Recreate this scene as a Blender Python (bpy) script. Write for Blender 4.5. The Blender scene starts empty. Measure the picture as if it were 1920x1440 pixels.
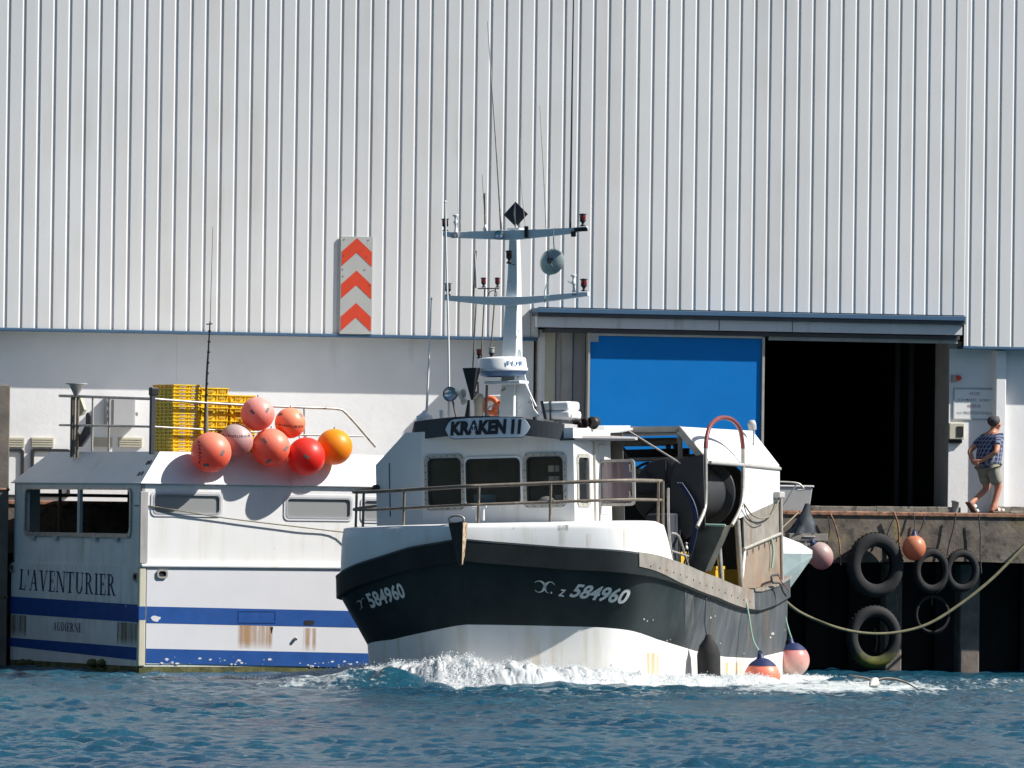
import bpy, math, random
import numpy as np
from mathutils import Vector, Matrix, noise
from mathutils.bvhtree import BVHTree

scene = bpy.context.scene
COL = scene.collection
rad = math.radians
random.seed(7)

# ------------------------------------------------------------------ camera
YAW, DIST, EYE, FPX, ROLL, HZ = rad(14.5), 140.0, 2.75, 14420.0, .013, 970.0
VD = Vector((math.sin(YAW), math.cos(YAW), 0))
VR = Vector((math.cos(YAW), -math.sin(YAW), 0))
CAM = Vector((-DIST * VD.x, -DIST * VD.y, EYE))
_p = math.atan((HZ - 720) / FPX)
FW = VD * math.cos(_p) + Vector((0, 0, math.sin(_p)))
_u0 = -VD * math.sin(_p) + Vector((0, 0, math.cos(_p)))
CR = VR * math.cos(ROLL) + _u0 * math.sin(ROLL)
CU = _u0 * math.cos(ROLL) - VR * math.sin(ROLL)
cd = bpy.data.cameras.new('camera')
cam = bpy.data.objects.new('camera', cd)
COL.objects.link(cam)
cd.sensor_width = 36
cd.lens = 36 * FPX / 1920
cd.clip_start = 1
cd.clip_end = 2000
cam.matrix_world = Matrix(((CR.x, CU.x, -FW.x, CAM.x), (CR.y, CU.y, -FW.y, CAM.y), (CR.z, CU.z, -FW.z, CAM.z), (0, 0, 0, 1)))
scene.camera = cam

# ------------------------------------------------------------------ light
SUN = Vector((1, -.4, 1)).normalized()          # towards the sun
sun_el = math.asin(SUN.z)
world = bpy.data.worlds.new('World')
scene.world = world
world.use_nodes = True
wn = world.node_tree
sky = wn.nodes.new('ShaderNodeTexSky')
sky.sky_type = 'NISHITA'
sky.sun_disc = False
sky.sun_elevation = sun_el
sky.sun_rotation = math.atan2(SUN.x, SUN.y)
sky.air_density = 1.0
sky.dust_density = .6
bg = wn.nodes['Background']
wn.links.new(sky.outputs[0], bg.inputs[0])
bg.inputs[1].default_value = .062
sd = bpy.data.lights.new('sun', 'SUN')
sd.energy = 5.0
sd.angle = rad(.53)
sd.color = (1.0, .96, .9)
sun = bpy.data.objects.new('sun', sd)
COL.objects.link(sun)
sun.rotation_euler = SUN.to_track_quat('Z', 'Y').to_euler()
sun.location = (30, -40, 60)
scene.view_settings.view_transform = 'Standard'
scene.view_settings.look = 'None'
scene.view_settings.exposure = 0.62
scene.view_settings.gamma = 1.0
scene.render.engine = 'CYCLES'
scene.cycles.max_bounces = 8
scene.cycles.transparent_max_bounces = 12
scene.cycles.caustics_reflective = False
scene.cycles.caustics_refractive = False


def ray(px, py):
    return FW + CR * ((px - 960) / FPX) - CU * ((py - 720) / FPX)


def ground_pt(px, depth, z=0):
    return Vector((CAM.x, CAM.y, 0)) + VD * depth + VR * ((px - 960) / FPX * depth) + Vector((0, 0, z))


class Frame:
    """A place to build in: X to the picture's right, Y away, Z up (turned by ang, heeled)."""
    def __init__(s, o, ang=0.0, heel=0.0, X=None, Y=None):
        s.o = Vector(o)
        X = X or VR * math.cos(ang) + VD * math.sin(ang)
        s.Y = Y or -VR * math.sin(ang) + VD * math.cos(ang)
        Z = Vector((0, 0, 1))
        s.X = X * math.cos(heel) + Z * math.sin(heel)
        s.Z = Z * math.cos(heel) - X * math.sin(heel)
        s.R = Matrix((s.X, s.Y, s.Z)).transposed()
        s.M = Matrix.Translation(s.o) @ s.R.to_4x4()
        s.I = s.M.inverted()

    def lray(s, px, py):
        q = ray(px, py)
        return s.I @ CAM, s.R.transposed() @ q

    def at(s, px, py, x=None, y=None, z=None):
        lo, lq = s.lray(px, py)
        k, v = [(k, v) for k, v in enumerate((x, y, z)) if v is not None][0]
        return lo + lq * ((v - lo[k]) / lq[k])

    def w(s, p):
        return s.M @ Vector(p)


class Plane:
    """A flat plane in a frame: a to the right, b up, c out of it."""
    def __init__(s, F, o, ex=(1, 0, 0), ez=(0, 0, 1)):
        s.F = F
        s.o = Vector(o)
        s.ex = Vector(ex).normalized()
        s.ez = Vector(ez).normalized()
        s.n = s.ex.cross(s.ez).normalized()

    def p(s, a, b, c=0.0):
        return s.o + s.ex * a + s.ez * b + s.n * c

    def ab(s, px, py, c=0.0):
        lo, lq = s.F.lray(px, py)
        t = ((s.o + s.n * c) - lo).dot(s.n) / lq.dot(s.n)
        h = lo + lq * t - s.o
        return (h.dot(s.ex), h.dot(s.ez))

    def rect(s, x0, y0, x1, y1):
        a0, b1 = s.ab(x0, y0)
        a1, b0 = s.ab(x1, y1)
        return a0, b0, a1, b1


W = Frame((0, 0, 0), X=Vector((1, 0, 0)), Y=Vector((0, 1, 0)))
K = Frame(ground_pt(866, 123.3), -rad(18), .035)
A = Frame(ground_pt(268, 131.5), rad(28))


# ------------------------------------------------------------------ mesh tools
class MB:
    def __init__(s):
        s.v, s.f, s.m, s.s = [], [], [], []

    def add(s, vs, fs, mat=0, smooth=False):
        o = len(s.v)
        s.v += [tuple(v) for v in vs]
        for f in fs:
            s.f.append(tuple(i + o for i in f))
            s.m.append(mat)
            s.s.append(smooth)
        return s

    def hexa(s, p, mat=0):
        return s.add(p, [(0, 3, 2, 1), (4, 5, 6, 7), (0, 1, 5, 4), (1, 2, 6, 5), (2, 3, 7, 6), (3, 0, 4, 7)], mat)

    def box(s, x0, x1, y0, y1, z0, z1, mat=0):
        x0, x1 = min(x0, x1), max(x0, x1)
        y0, y1 = min(y0, y1), max(y0, y1)
        z0, z1 = min(z0, z1), max(z0, z1)
        return s.hexa([(x0, y0, z0), (x1, y0, z0), (x1, y1, z0), (x0, y1, z0), (x0, y0, z1), (x1, y0, z1), (x1, y1, z1), (x0, y1, z1)], mat)

    def prism(s, pts, vec, mat=0):
        n = len(pts)
        vec = Vector(vec)
        vs = [Vector(p) for p in pts] + [Vector(p) + vec for p in pts]
        fs = [tuple(range(n)), tuple(range(2 * n - 1, n - 1, -1))] + [(i, i + n, (i + 1) % n + n, (i + 1) % n) for i in range(n)]
        return s.add(vs, fs, mat)

    def board(s, P, pts, c0, c1, mat=0):
        return s.prism([P.p(a, b, c0) for a, b in pts], P.n * (c1 - c0), mat)

    def pbox(s, P, r, c0, c1, mat=0):
        a0, b0, a1, b1 = r
        return s.board(P, [(a0, b0), (a1, b0), (a1, b1), (a0, b1)], c0, c1, mat)

    def ring(s, P, outer, inner, c0, c1, mat=0):
        n = len(outer)
        vs = [P.p(a, b, c) for c in (c0, c1) for L in (outer, inner) for a, b in L]
        fs = []
        for i in range(n):
            j = (i + 1) % n
            fs += [(2 * n + i, 2 * n + j, 3 * n + j, 3 * n + i), (i, n + i, n + j, j), (i, j, 2 * n + j, 2 * n + i), (n + i, 3 * n + i, 3 * n + j, n + j)]
        return s.add(vs, fs, mat)

    def tube(s, pts, r, n=8, mat=0, closed=False, caps=True):
        pts = [Vector(p) for p in pts]
        k = len(pts)
        rs = r if isinstance(r, (list, tuple)) else [r] * k
        vs = []
        up = None
        for i, p in enumerate(pts):
            if closed:
                t = (pts[(i + 1) % k] - pts[i - 1]).normalized()
            else:
                t = (pts[min(i + 1, k - 1)] - pts[max(i - 1, 0)]).normalized()
            if up is None:
                up = t.orthogonal().normalized()
            up = (up - t * up.dot(t))
            up = up.normalized() if up.length > 1e-6 else t.orthogonal().normalized()
            b = t.cross(up)
            for j in range(n):
                a = 2 * math.pi * j / n
                vs.append(p + (up * math.cos(a) + b * math.sin(a)) * rs[i])
        fs = []
        for i in range(k if closed else k - 1):
            i2 = (i + 1) % k
            for j in range(n):
                j2 = (j + 1) % n
                fs.append((i * n + j, i * n + j2, i2 * n + j2, i2 * n + j))
        s.add(vs, fs, mat, True)
        if caps and not closed:
            s.add([vs[j] for j in range(n)], [tuple(range(n))[::-1]], mat)
            s.add([vs[(k - 1) * n + j] for j in range(n)], [tuple(range(n))], mat)
        return s

    def lathe(s, prof, o=(0, 0, 0), ax=(0, 0, 1), n=20, mat=0, smooth=True, mats=None):
        o = Vector(o)
        ax = Vector(ax).normalized()
        u = ax.orthogonal().normalized()
        w = ax.cross(u)
        vs = []
        for r, z in prof:
            for j in range(n):
                a = 2 * math.pi * j / n
                vs.append(o + ax * z + (u * math.cos(a) + w * math.sin(a)) * max(r, 1e-4))
        for i in range(len(prof) - 1):
            fs = [(i * n + j, i * n + (j + 1) % n, (i + 1) * n + (j + 1) % n, (i + 1) * n + j) for j in range(n)]
            if i == 0:
                b = len(s.v)
                s.add(vs, fs, mats[0] if mats else mat, smooth)
            else:
                for f in fs:
                    s.f.append(tuple(q + b for q in f))
                    s.m.append(mats[i] if mats else mat)
                    s.s.append(smooth)
        return s

    def ball(s, c, r, n=16, mat=0, sc=(1, 1, 1), wob=0.0, seed=0.0):
        c = Vector(c)
        vs, fs = [], []
        m = max(n // 2, 4)
        for i in range(m + 1):
            th = math.pi * i / m
            for j in range(n):
                ph = 2 * math.pi * j / n
                d = Vector((math.sin(th) * math.cos(ph), math.sin(th) * math.sin(ph), math.cos(th)))
                k = 1 + (wob * noise.noise(d * 2.2 + Vector((seed, 0, 0))) if wob else 0)
                vs.append(c + Vector((d.x * sc[0], d.y * sc[1], d.z * sc[2])) * r * k)
        for i in range(m):
            for j in range(n):
                fs.append((i * n + j, (i + 1) * n + j, (i + 1) * n + (j + 1) % n, i * n + (j + 1) % n))
        return s.add(vs, fs, mat, True)

    def flat(s, P, t2, quad, c=.004, mat=0):
        """flat lettering in a plane: t2 = (verts in 0..1, faces), quad = (a0,b0,a1,b1)"""
        a0, b0, a1, b1 = quad
        return s.add([P.p(a0 + (a1 - a0) * u, b0 + (b1 - b0) * v, c) for u, v in t2[0]], t2[1], mat)

    def on(s, F, bvh, t2, corners, off=.006, mat=0):
        """lettering laid on a curved surface; corners TL,TR,BR,BL"""
        TL, TR, BR, BL = [Vector(c) for c in corners]
        vs = []
        for u, v in t2[0]:
            q = (BL * (1 - u) + BR * u) * (1 - v) + (TL * (1 - u) + TR * u) * v
            lo, lq = F.lray(q[0], q[1])
            h, nn, _, _ = bvh.ray_cast(lo + lq * 100, lq)
            if h is None:
                return s
            if nn.dot(lq) > 0:
                nn = -nn
            vs.append(h + nn * off)
        return s.add(vs, t2[1], mat)

    def bvh(s):
        return BVHTree.FromPolygons([Vector(v) for v in s.v], s.f)

    def build(s, name, mats, parent=None, loc=None, rot=None, bevel=0, sub=0, F=None, seg=2):
        me = bpy.data.meshes.new(name)
        me.from_pydata(s.v, [], s.f)
        for m in (mats if isinstance(mats, (list, tuple)) else [mats]):
            me.materials.append(m)
        me.polygons.foreach_set('material_index', s.m)
        me.polygons.foreach_set('use_smooth', s.s)
        me.update()
        ob = bpy.data.objects.new(name, me)
        COL.objects.link(ob)
        if parent:
            ob.parent = parent
        if F is not None:
            ob.matrix_world = F.M @ Matrix.Translation(Vector(loc or (0, 0, 0)))
        elif loc is not None:
            ob.location = loc
        if rot is not None:
            ob.rotation_euler = rot
        if bevel:
            b = ob.modifiers.new('bevel', 'BEVEL')
            b.width = bevel
            b.segments = seg
            b.limit_method = 'ANGLE'
            b.angle_limit = rad(35)
        return ob


def empty(name, F=None, loc=(0, 0, 0), parent=None):
    e = bpy.data.objects.new(name, None)
    COL.objects.link(e)
    if F is not None:
        e.matrix_world = F.M @ Matrix.Translation(Vector(loc))
    else:
        e.location = loc
    if parent:
        e.parent = parent
    return e


def tag(o, label=None, cat=None, group=None, kind=None):
    for k, v in (('label', label), ('category', cat), ('group', group), ('kind', kind)):
        if v:
            o[k] = v
    return o


def rrect(a0, b0, a1, b1, r, n=5):
    out = []
    for cx, cy, st in ((a1 - r, b1 - r, 0), (a0 + r, b1 - r, 90), (a0 + r, b0 + r, 180), (a1 - r, b0 + r, 270)):
        for i in range(n + 1):
            t = rad(st + 90 * i / n)
            out.append((cx + r * math.cos(t), cy + r * math.sin(t)))
    return out


def holed(mb, P, r, holes, th=.04, mat=0):
    """a wall of rectangle r with rectangular holes"""
    a0, b0, a1, b1 = r
    As = sorted({a0, a1} | {h[0] for h in holes} | {h[2] for h in holes})
    Bs = sorted({b0, b1} | {h[1] for h in holes} | {h[3] for h in holes})
    for i in range(len(As) - 1):
        for j in range(len(Bs) - 1):
            ca, cb = (As[i] + As[i + 1]) / 2, (Bs[j] + Bs[j + 1]) / 2
            if any(h[0] < ca < h[2] and h[1] < cb < h[3] for h in holes):
                continue
            for c, fl in ((0, 0), (-th, 1)):
                q = [P.p(As[i], Bs[j], c), P.p(As[i + 1], Bs[j], c), P.p(As[i + 1], Bs[j + 1], c), P.p(As[i], Bs[j + 1], c)]
                mb.add(q if not fl else q[::-1], [(0, 1, 2, 3)], mat)
    for (x0, y0, x1, y1) in list(holes) + [r]:
        for (p, q) in (((x0, y0), (x1, y0)), ((x1, y0), (x1, y1)), ((x1, y1), (x0, y1)), ((x0, y1), (x0, y0))):
            mb.add([P.p(*p, 0), P.p(*q, 0), P.p(*q, -th), P.p(*p, -th)], [(0, 1, 2, 3)], mat)
    return mb


def smoothpath(pts, n=6):
    pts = [Vector(p) for p in pts]
    out = []
    for i in range(len(pts) - 1):
        p0, p1, p2, p3 = pts[max(i - 1, 0)], pts[i], pts[i + 1], pts[min(i + 2, len(pts) - 1)]
        for k in range(n):
            t = k / n
            out.append(.5 * ((2 * p1) + (p2 - p0) * t + (2 * p0 - 5 * p1 + 4 * p2 - p3) * t * t + (3 * p1 - p0 - 3 * p2 + p3) * t ** 3))
    out.append(pts[-1])
    return out


def lerpt(tab, u):
    if u <= tab[0][0]:
        return tab[0][1]
    for (a, p), (b, q) in zip(tab, tab[1:]):
        if u <= b:
            return p + (q - p) * (u - a) / (b - a)
    return tab[-1][1]


# ------------------------------------------------------------------ lettering
def text2(s, bold=0.0, shear=0.0, space=1.0):
    cu = bpy.data.curves.new('lettering', 'FONT')
    cu.body = s
    cu.size = 1
    cu.offset = bold
    cu.shear = shear
    cu.space_character = space
    cu.resolution_u = 3
    ob = bpy.data.objects.new('lettering', cu)
    COL.objects.link(ob)
    dg = bpy.context.evaluated_depsgraph_get()
    me = bpy.data.meshes.new_from_object(ob.evaluated_get(dg))
    vs = [(v.co.x, v.co.y) for v in me.vertices]
    fs = [tuple(p.vertices) for p in me.polygons]
    bpy.data.objects.remove(ob)
    bpy.data.curves.remove(cu)
    bpy.data.meshes.remove(me)
    return norm2(vs, fs)


def norm2(vs, fs):
    x0, x1 = min(v[0] for v in vs), max(v[0] for v in vs)
    y0, y1 = min(v[1] for v in vs), max(v[1] for v in vs)
    return [((x - x0) / (x1 - x0), (y - y0) / (y1 - y0)) for x, y in vs], fs


def serif2(s, gap=.12):
    """roman capitals drawn with thick and thin strokes"""
    vs, fs = [], []
    T, t = .15, .055

    def poly(p):
        o = len(vs)
        vs.extend(p)
        fs.append(tuple(range(o, o + len(p))))

    def st(x0, y0, x1, y1, w):
        poly([(x0, y0), (x0 + w, y0), (x1 + w, y1), (x1, y1)])

    def sf(x, y, w=.30, h=.045):
        poly([(x - w / 2, y), (x + w / 2, y), (x + w / 2, y + h), (x - w / 2, y + h)])

    def bowl(cx, cy, rx, ry, a0, a1, th=T, tv=t, n=12):
        for i in range(n):
            p, q = rad(a0 + (a1 - a0) * i / n), rad(a0 + (a1 - a0) * (i + 1) / n)
            poly([(cx + (rx - th) * math.cos(p), cy + (ry - tv) * math.sin(p)), (cx + rx * math.cos(p), cy + ry * math.sin(p)),
                  (cx + rx * math.cos(q), cy + ry * math.sin(q)), (cx + (rx - th) * math.cos(q), cy + (ry - tv) * math.sin(q))])
    x = 0
    for ch in s:
        if ch == 'I':
            st(x + .1, 0, x + .1, 1, T); sf(x + .175, 0, .34); sf(x + .175, .955, .34); w = .35
        elif ch == "'":
            st(x + .05, .72, x + .02, 1, .1); w = .16
        elif ch == 'L':
            st(x + .1, 0, x + .1, 1, T); sf(x + .175, .955, .34); poly([(x, 0), (x + .6, 0), (x + .6, t), (x, t)]); st(x + .56, 0, x + .6, .26, .04); w = .66
        elif ch == 'E':
            st(x + .1, 0, x + .1, 1, T)
            for y in (0, .955):
                poly([(x, y), (x + .58, y), (x + .58, y + .045), (x, y + .045)])
            poly([(x + .2, .49), (x + .45, .49), (x + .45, .54), (x + .2, .54)])
            st(x + .56, 0, x + .6, .26, .04); st(x + .54, .76, x + .56, 1, .04); st(x + .43, .4, x + .43, .63, .035); w = .64
        elif ch == 'A':
            st(x + .07, 0, x + .40, 1, .05); st(x + .62, 0, x + .34, 1, T); sf(x + .1, 0, .26); sf(x + .68, 0, .34)
            poly([(x + .2, .33), (x + .62, .33), (x + .6, .38), (x + .22, .38)]); w = .84
        elif ch == 'V':
            st(x + .36, 0, x + .08, 1, T); st(x + .40, 0, x + .70, 1, .05); sf(x + .14, .955, .34); sf(x + .72, .955, .26); w = .84
        elif ch == 'N':
            st(x + .1, 0, x + .1, 1, .05); st(x + .68, 0, x + .1, 1, T); st(x + .76, 0, x + .76, 1, .05); sf(x + .12, 0, .26); sf(x + .1, .955, .26); sf(x + .78, .955, .26); w = .9
        elif ch == 'T':
            st(x + .3, 0, x + .3, 1, T); sf(x + .375, 0, .34); poly([(x, .945), (x + .75, .945), (x + .75, 1), (x, 1)])
            st(x, .74, x, 1, .04); st(x + .71, .74, x + .71, 1, .04); w = .78
        elif ch == 'U':
            st(x + .1, .3, x + .1, 1, T); st(x + .66, .3, x + .66, 1, .05); bowl(x + .405, .32, .305, .34, 180, 360, .12, .06); sf(x + .17, .955, .34); sf(x + .69, .955, .26); w = .84
        elif ch == 'R':
            st(x + .1, 0, x + .1, 1, T); sf(x + .175, 0, .34); bowl(x + .3, .74, .32, .26, -90, 90); poly([(x, .95), (x + .3, .95), (x + .3, 1), (x, 1)])
            poly([(x + .2, .48), (x + .3, .48), (x + .3, .53), (x + .2, .53)]); st(x + .62, 0, x + .32, .5, T); sf(x + .72, 0, .24); w = .84
        elif ch == 'D':
            st(x + .1, 0, x + .1, 1, T); bowl(x + .3, .5, .46, .5, -90, 90); poly([(x, .95), (x + .3, .95), (x + .3, 1), (x, 1)]); poly([(x, 0), (x + .3, 0), (x + .3, .05), (x, .05)]); w = .8
        else:
            w = .3
        x += w + gap
    return norm2(vs, fs)


# ------------------------------------------------------------------ materials
def nodes(name):
    m = bpy.data.materials.new(name)
    m.use_nodes = True
    nt = m.node_tree
    return m, nt, nt.nodes['Principled BSDF'], nt.nodes, nt.links


def _noise(nt, scale, det=6, stretch=None, rough=.55, coord='Object', off=0.0):
    N, L = nt.nodes, nt.links
    tc = N.new('ShaderNodeTexCoord')
    mp = N.new('ShaderNodeMapping')
    if stretch:
        mp.inputs['Scale'].default_value = stretch
    mp.inputs['Location'].default_value = (off, off * .7, off * .3)
    nz = N.new('ShaderNodeTexNoise')
    nz.inputs['Scale'].default_value = scale
    nz.inputs['Detail'].default_value = det
    nz.inputs['Roughness'].default_value = rough
    L.new(tc.outputs[coord], mp.inputs[0])
    L.new(mp.outputs[0], nz.inputs[0])
    return nz.outputs['Fac']


def _ramp(nt, src, a, b):
    r = nt.nodes.new('ShaderNodeMapRange')
    r.inputs[1].default_value = a
    r.inputs[2].default_value = b
    nt.links.new(src, r.inputs[0])
    return r.outputs[0]


def _mix(nt, fac, c1, c2):
    m = nt.nodes.new('ShaderNodeMix')
    m.data_type = 'RGBA'
    for sock, c in ((m.inputs[0], fac), (m.inputs[6], c1), (m.inputs[7], c2)):
        if hasattr(c, 'is_linked'):
            nt.links.new(c, sock)
        elif isinstance(c, (int, float)):
            sock.default_value = c
        else:
            sock.default_value = (*c, 1)
    return m.outputs[2]


def mat(name, col, rough=.5, metal=0.0, var=.12, vs=3.0, streak=None, stam=(.55, .75), sscale=(6, 6, .5), spots=None, spam=(.68, .72), spscale=9,
        bump=0.0, bs=20, coat=0.0, spec=.5, trans=0.0, sss=0.0, emis=None):
    m, nt, b, N, L = nodes(name)
    c = _mix(nt, _ramp(nt, _noise(nt, vs), .3, .7), tuple(x * (1 - var) for x in col), tuple(min(1, x * (1 + var)) for x in col))
    if streak:
        f = _ramp(nt, _noise(nt, 1.0, 5, sscale, .6, off=3.1), *stam)
        mul = N.new('ShaderNodeMath'); mul.operation = 'MULTIPLY'
        L.new(f, mul.inputs[0])
        L.new(_ramp(nt, _noise(nt, .7, 2, off=8.0), .35, .65), mul.inputs[1])
        c = _mix(nt, mul.outputs[0], c, streak)
    if spots:
        c = _mix(nt, _ramp(nt, _noise(nt, spscale, 4, off=5.5), *spam), c, spots)
    L.new(c, b.inputs['Base Color'])
    rr = _ramp(nt, _noise(nt, vs * 2.3, off=2.0), 0, 1)
    mr = N.new('ShaderNodeMapRange')
    mr.inputs[3].default_value = max(rough - .1, .02)
    mr.inputs[4].default_value = min(rough + .12, 1)
    L.new(rr, mr.inputs[0])
    L.new(mr.outputs[0], b.inputs['Roughness'])
    b.inputs['Metallic'].default_value = metal
    b.inputs['Specular IOR Level'].default_value = spec
    b.inputs['Coat Weight'].default_value = coat
    b.inputs['Transmission Weight'].default_value = trans
    if sss:
        b.inputs['Subsurface Weight'].default_value = sss
        b.inputs['Subsurface Radius'].default_value = (.12, .04, .03)
        b.inputs['Subsurface Scale'].default_value = .5
    if bump:
        bp = N.new('ShaderNodeBump')
        bp.inputs['Strength'].default_value = bump
        bp.inputs['Distance'].default_value = .01
        L.new(_noise(nt, bs), bp.inputs['Height'])
        L.new(bp.outputs[0], b.inputs['Normal'])
    return m


RUST = (.22, .10, .04)
M = {}
M['clad'] = mat('painted_steel_cladding', (.665, .66, .655), .5, var=.025, vs=.5, streak=(.54, .52, .48), stam=(.42, .9), sscale=(3, 3, .12))


def sheets(m, width, amt):
    # neighbouring sheets differ a little in tone
    nt = m.node_tree
    N, L = nt.nodes, nt.links
    b = N['Principled BSDF']
    src = b.inputs['Base Color'].links[0].from_socket
    tc = N.new('ShaderNodeTexCoord'); sp = N.new('ShaderNodeSeparateXYZ')
    L.new(tc.outputs['Object'], sp.inputs[0])
    d = N.new('ShaderNodeMath'); d.operation = 'DIVIDE'; d.inputs[1].default_value = width
    L.new(sp.outputs[0], d.inputs[0])
    f = N.new('ShaderNodeMath'); f.operation = 'FLOOR'
    L.new(d.outputs[0], f.inputs[0])
    w = N.new('ShaderNodeTexWhiteNoise'); w.noise_dimensions = '1D'
    L.new(f.outputs[0], w.inputs['W'])
    r = N.new('ShaderNodeMapRange'); r.inputs[3].default_value = 1 - amt; r.inputs[4].default_value = 1 + amt
    L.new(w.outputs['Value'], r.inputs[0])
    v = N.new('ShaderNodeHueSaturation')
    L.new(src, v.inputs['Color']); L.new(r.outputs[0], v.inputs['Value'])
    L.new(v.outputs[0], b.inputs['Base Color'])


sheets(M['clad'], 1.114, .035)
M['render'] = mat('rendered_wall', (.80, .79, .78), .8, var=.05, vs=1.2, bump=.35, bs=9, streak=(.5, .49, .46), stam=(.62, .9), sscale=(2, 2, .3))
M['bluetrim'] = mat('blue_trim', (.05, .115, .20), .5, var=.08)
M['darktrim'] = mat('dark_trim', (.06, .06, .07), .6)
M['fascia'] = mat('grey_fascia', (.60, .60, .61), .6, var=.06, vs=2, streak=(.35, .33, .3))
M['door'] = mat('blue_door', (.0012, .165, .50), .5, var=.05, vs=1.5, spec=.2, spots=(.02, .2, .55), spam=(.74, .78))
M['alu'] = mat('aluminium', (.50, .47, .42), .45, .55, var=.1, vs=4, streak=RUST, stam=(.6, .85))
M['jamb'] = mat('grey_jamb', (.36, .35, .34), .7, var=.12, streak=(.2, .18, .16))
M['cream'] = mat('cream_board', (.52, .49, .38), .8, var=.08, spots=(.25, .22, .16), spam=(.7, .76))
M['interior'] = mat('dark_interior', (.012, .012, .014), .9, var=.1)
M['concrete'] = mat('quay_concrete', (.15, .125, .10), .9, var=.4, vs=3.5, bump=.8, bs=14, streak=(.40, .30, .05), stam=(.60, .72), sscale=(1.5, 1.5, 1.0), spots=(.05, .045, .04), spam=(.55, .7), spscale=5)
M['rubble'] = mat('rough_concrete', (.20, .18, .15), .95, var=.4, vs=6, bump=.9, bs=18, spots=(.06, .05, .04), spam=(.56, .66), spscale=7)
M['apron'] = mat('apron_asphalt', (.14, .13, .12), .95, var=.2, bump=.4, bs=30)
M['rust'] = mat('rusty_steel', (.30, .15, .09), .85, var=.35, vs=8, bump=.4, bs=30, spots=(.08, .05, .035), spam=(.5, .65), spscale=6)
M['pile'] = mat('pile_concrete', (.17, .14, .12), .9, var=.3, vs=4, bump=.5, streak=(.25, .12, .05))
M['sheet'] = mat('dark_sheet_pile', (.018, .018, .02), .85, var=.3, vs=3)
M['wood'] = mat('weathered_timber', (.17, .145, .12), .9, var=.25, vs=3, streak=(.09, .075, .06), stam=(.4, .7), sscale=(14, 14, .6), bump=.5)
M['rubber'] = mat('tyre_rubber', (.014, .014, .015), .85, var=.3, vs=5, bump=.3)
M['white'] = mat('white_boat_paint', (.74, .74, .73), .4, var=.03, vs=2, spots=(.50, .44, .34), spam=(.70, .76), streak=(.56, .50, .39), stam=(.52, .85), bump=.16, bs=4)
M['white2'] = mat('white_side_paint', (.62, .62, .645), .45, var=.03, vs=1.5, streak=(.55, .5, .42), stam=(.68, .9), bump=.08, bs=5)
M['white3'] = mat('white_stern_paint', (.66, .67, .66), .5, var=.08, vs=2, streak=(.32, .27, .18), stam=(.5, .8), sscale=(5, 5, .35), bump=.08, bs=5)
M['boot'] = mat('white_boot_topping', (.78, .77, .74), .4, var=.04, vs=2, streak=(.52, .42, .24), stam=(.50, .80), sscale=(4, 4, .3), bump=.15, bs=4)
M['blueband'] = mat('blue_hull_band', (.008, .065, .26), .45, var=.12, vs=3, spots=(.6, .6, .62), spam=(.735, .75), spscale=7)
M['green'] = mat('weedy_waterline', (.07, .075, .02), .8, var=.4, vs=6, spots=(.16, .15, .06), spam=(.5, .65), spscale=5, bump=.4)
M['black'] = mat('black_hull_paint', (.015, .021, .022), .55, var=.3, vs=2, bump=.15, bs=4, spots=(.3, .3, .3), spam=(.765, .775), spscale=6, streak=(.04, .04, .035), stam=(.6, .9), spec=.2)
M['wornblack'] = mat('worn_hull_paint', (.05, .062, .07), .6, var=.3, vs=3, bump=.25, bs=6, spots=(.3, .28, .24), spam=(.72, .76), spscale=8, streak=(.11, .10, .09), stam=(.5, .8))
M['navy'] = mat('dark_grey_visor', (.035, .040, .05), .6, var=.15)
M['galv'] = mat('galvanised_tube', (.42, .40, .37), .45, .5, var=.2, vs=8, spots=RUST, spam=(.62, .7), spscale=14)
M['brownrail'] = mat('weathered_rail', (.17, .14, .11), .6, .2, var=.25, vs=8, spots=(.3, .26, .2), spam=(.6, .7))
M['plate'] = mat('worn_metal_plate', (.27, .25, .22), .6, .25, var=.2, vs=4, streak=RUST, stam=(.48, .78), bump=.25, bs=9)
M['redpaint'] = mat('faded_red_tube', (.18, .04, .04), .5, var=.15)
M['darkmetal'] = mat('dark_metal', (.02, .02, .022), .5, .3, var=.2)
M['drum'] = mat('black_net_drum', (.025, .026, .028), .55, var=.2, vs=5)
M['chute'] = mat('green_grey_chute', (.085, .09, .08), .6, .2, var=.3, vs=3, streak=(.2, .13, .06), stam=(.5, .75), bump=.2)
M['mastw'] = mat('mast_paint', (.66, .70, .72), .5, var=.06, vs=4, spots=(.12, .09, .07), spam=(.66, .7), spscale=5, streak=RUST, stam=(.66, .8), bump=.1)
M['plasticw'] = mat('white_plastic', (.8, .8, .78), .35, var=.03)
M['plasticd'] = mat('black_plastic', (.015, .015, .016), .5)
M['redlens'] = mat('red_lens', (.18, .008, .012), .15, var=.1, coat=.5)
M['brownlens'] = mat('dark_lens', (.03, .014, .012), .2)
M['greylens'] = mat('clear_lens', (.35, .35, .31), .2)
M['mirror'] = mat('reflector', (.6, .65, .7), .12, .9, var=.05)
M['bluerad'] = mat('blue_scanner_base', (.06, .16, .33), .4)
M['grey'] = mat('grey_paint', (.40, .40, .40), .6, var=.06)
M['signgrey'] = mat('sign_board', (.42, .42, .40), .5, var=.05, vs=3, spots=(.2, .19, .17), spam=(.72, .76))
M['signred'] = mat('sign_red', (.62, .055, .02), .45, var=.06, vs=5)
M['ink'] = mat('black_letters', (.010, .012, .02), .5)
M['navyink'] = mat('navy_letters', (.012, .022, .085), .5)
M['whiteink'] = mat('white_letters', (.68, .69, .67), .5, spots=(.2, .2, .2), spam=(.74, .78))
M['redink'] = mat('faded_red_letters', (.35, .22, .22), .6)
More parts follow.
